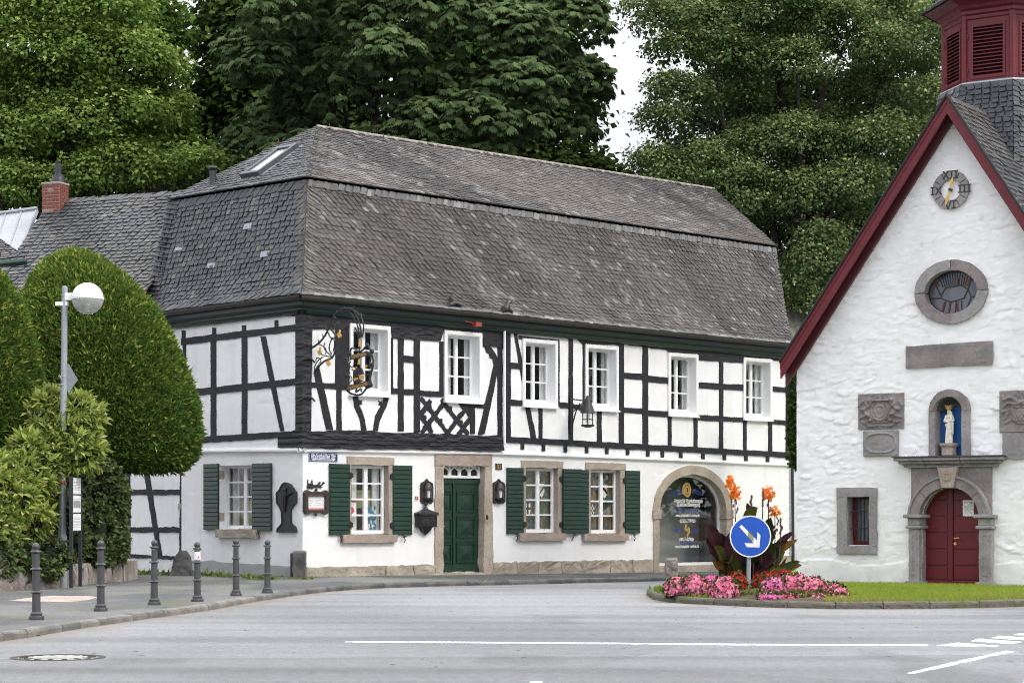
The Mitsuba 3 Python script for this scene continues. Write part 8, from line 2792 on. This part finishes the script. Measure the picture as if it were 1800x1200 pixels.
PUR, OLV, BRN, GRN = (.055, .024, .030), (.065, .062, .018), (.16, .085, .020), (.035, .050, .018)
cplants = [('canna_plant', 'left canna with broad purple leaves and two orange flower heads', 1283, [(-.75, .7, PUR, 1240, 916, 20), (-.95, .6, PUR, 1238, 938, 22)],
            [((1262, 965), (1243, 914), .11, PUR), ((1268, 985), (1237, 940), .10, PUR), ((1276, 990), (1252, 955), .12, OLV), ((1285, 1010), (1250, 985), .085, BRN), ((1288, 990), (1282, 930), .11, PUR), ((1290, 1015), (1288, 965), .10, OLV), ((1280, 985), (1262, 930), .12, PUR), ((1296, 1000), (1300, 960), .10, PUR), ((1278, 1015), (1262, 1000), .07, PUR), ((1292, 1020), (1272, 975), .09, OLV), ((1300, 1020), (1308, 985), .09, PUR), ((1302, 1010), (1284, 985), .10, GRN)],
            [(1285, 850, 1288), (1291, 868, 1294)]),
           ('canna_plant', 'middle canna standing behind the round blue sign', 1316, [], [((1312, 925), (1335, 885), .13, OLV), ((1316, 990), (1320, 940), .11, PUR), ((1318, 1010), (1330, 970), .11, GRN), ((1320, 1020), (1340, 985), .10, PUR), ((1310, 1020), (1300, 980), .10, PUR), ((1324, 985), (1345, 950), .12, PUR), ((1316, 905), (1312, 880), .06, PUR)],
            [(1320, 870, 1324), (1341, 862, 1336)]),
           ('canna_plant', 'right canna with olive leaves spreading to the right and orange flowers', 1345, [], [((1338, 1005), (1380, 975), .10, OLV), ((1345, 1010), (1384, 995), .075, OLV), ((1340, 985), (1366, 950), .10, GRN), ((1342, 970), (1378, 952), .06, GRN), ((1345, 1000), (1352, 960), .12, PUR), ((1350, 1015), (1362, 985), .09, PUR), ((1340, 1020), (1336, 985), .09, PUR), ((1344, 950), (1356, 905), .10, GRN), ((1348, 940), (1362, 925), .06, PUR), ((1350, 1005), (1376, 968), .10, BRN)],
            [(1351, 867, 1347), (1362, 900, 1360), (1373, 910, 1366)])]
flo = {(1285, 850): 1, (1291, 868): 1, (1351, 867): 1, (1362, 900): .7, (1341, 862): 0, (1320, 870): 0, (1373, 910): 0}
for i, (nm, lb, xb, _, lvs, sts) in enumerate(cplants):
    rng = np.random.default_rng(90 + i)
    t = thing(nm, lb, 'canna')
    Y0 = 35.5 + .1 * i
    for (x0, y0), (x1, y1), W, tint in lvs:
        Yj = Y0 + rng.uniform(-.15, .25)
        a, b = at(x0, y0, Yj), at(x1, y1, Yj - rng.uniform(-.05, .35))
        L = np.linalg.norm(b - a)
        dr_p = rng.uniform(.10, .25)
        dirn = (b - a) / L + np.array([0, 0, dr_p])
        m, cc_ = canna_leaf(a, dirn, L * 1.02, W, dr_p, tint, rng)
        put('leaf', m, 'canna_leaf', t, color=cc_)
    for j in range(19):
        xa = xb + rng.uniform(-16, 16)
        lf = math.radians(rng.uniform(-62, 62))
        Lp_ = rng.uniform(38, 88)
        x0, y0 = xa + 10 * math.sin(lf), 1018 - rng.uniform(0, 45)
        a, b = at(x0, y0, Y0 + rng.uniform(-.1, .4)), at(x0 + Lp_ * math.sin(lf), y0 - Lp_ * math.cos(lf) * .8, Y0 + rng.uniform(-.3, .5))
        L = np.linalg.norm(b - a)
        dr_p = rng.uniform(.08, .3)
        m, cc_ = canna_leaf(a, (b - a) / L + np.array([0, 0, dr_p]), L, rng.uniform(.055, .095), dr_p, (PUR, PUR, OLV, GRN, PUR, BRN)[int(rng.integers(6))], rng)
        put('leaf', m, 'canna_leaf', t, color=cc_)
    for (x1, y1, x0) in sts:
        a, b = at(x0, 1020, Y0), at(x1, y1, Y0 + .05)
        put('stem', tube(spline([a, (a + b) / 2 + [.01, 0, 0], b], 8), np.linspace(.014, .008, 8), 6), 'canna_stem', t)
        f = flo[(x1, y1)]
        if f:
            put('buds', [tfm(trimesh.creation.icosphere(1, .02), trimesh.transformations.translation_matrix(b + [rng.normal(0, .03), 0, -.10 - .05 * j]) @ np.diag([.7, .7, 1.6, 1])) for j in range(5)], 'canna_stem', t)
            n = int(60 * f)
            ctr = b + np.clip(rng.normal(0, 1, (n, 3)), -1.4, 1.4) * np.array([.045, .045, .06]) * math.sqrt(f)
            axd = unit(rng.normal(0, 1, (n, 3)) + np.array([0, -.3, .35]))
            V = quads_from(ctr, axd, perp(rng, axd), rng.uniform(.06, .10, n), rng.uniform(.024, .04, n))
            m, cc_ = quad_mesh(V, colors(rng, n, (.72, .17, .02), (.86, .38, .09)))
            put('flower', m, 'petal', t, color=cc_, label='orange canna flower head')
        else:
            put('seed_head', [tfm(trimesh.creation.icosphere(1, .022), trimesh.transformations.translation_matrix(b + [rng.normal(0, .012), 0, -.03 - .045 * j]) @ np.diag([.8, .8, 1.7, 1])) for j in range(6)], 'canna_stem', t)
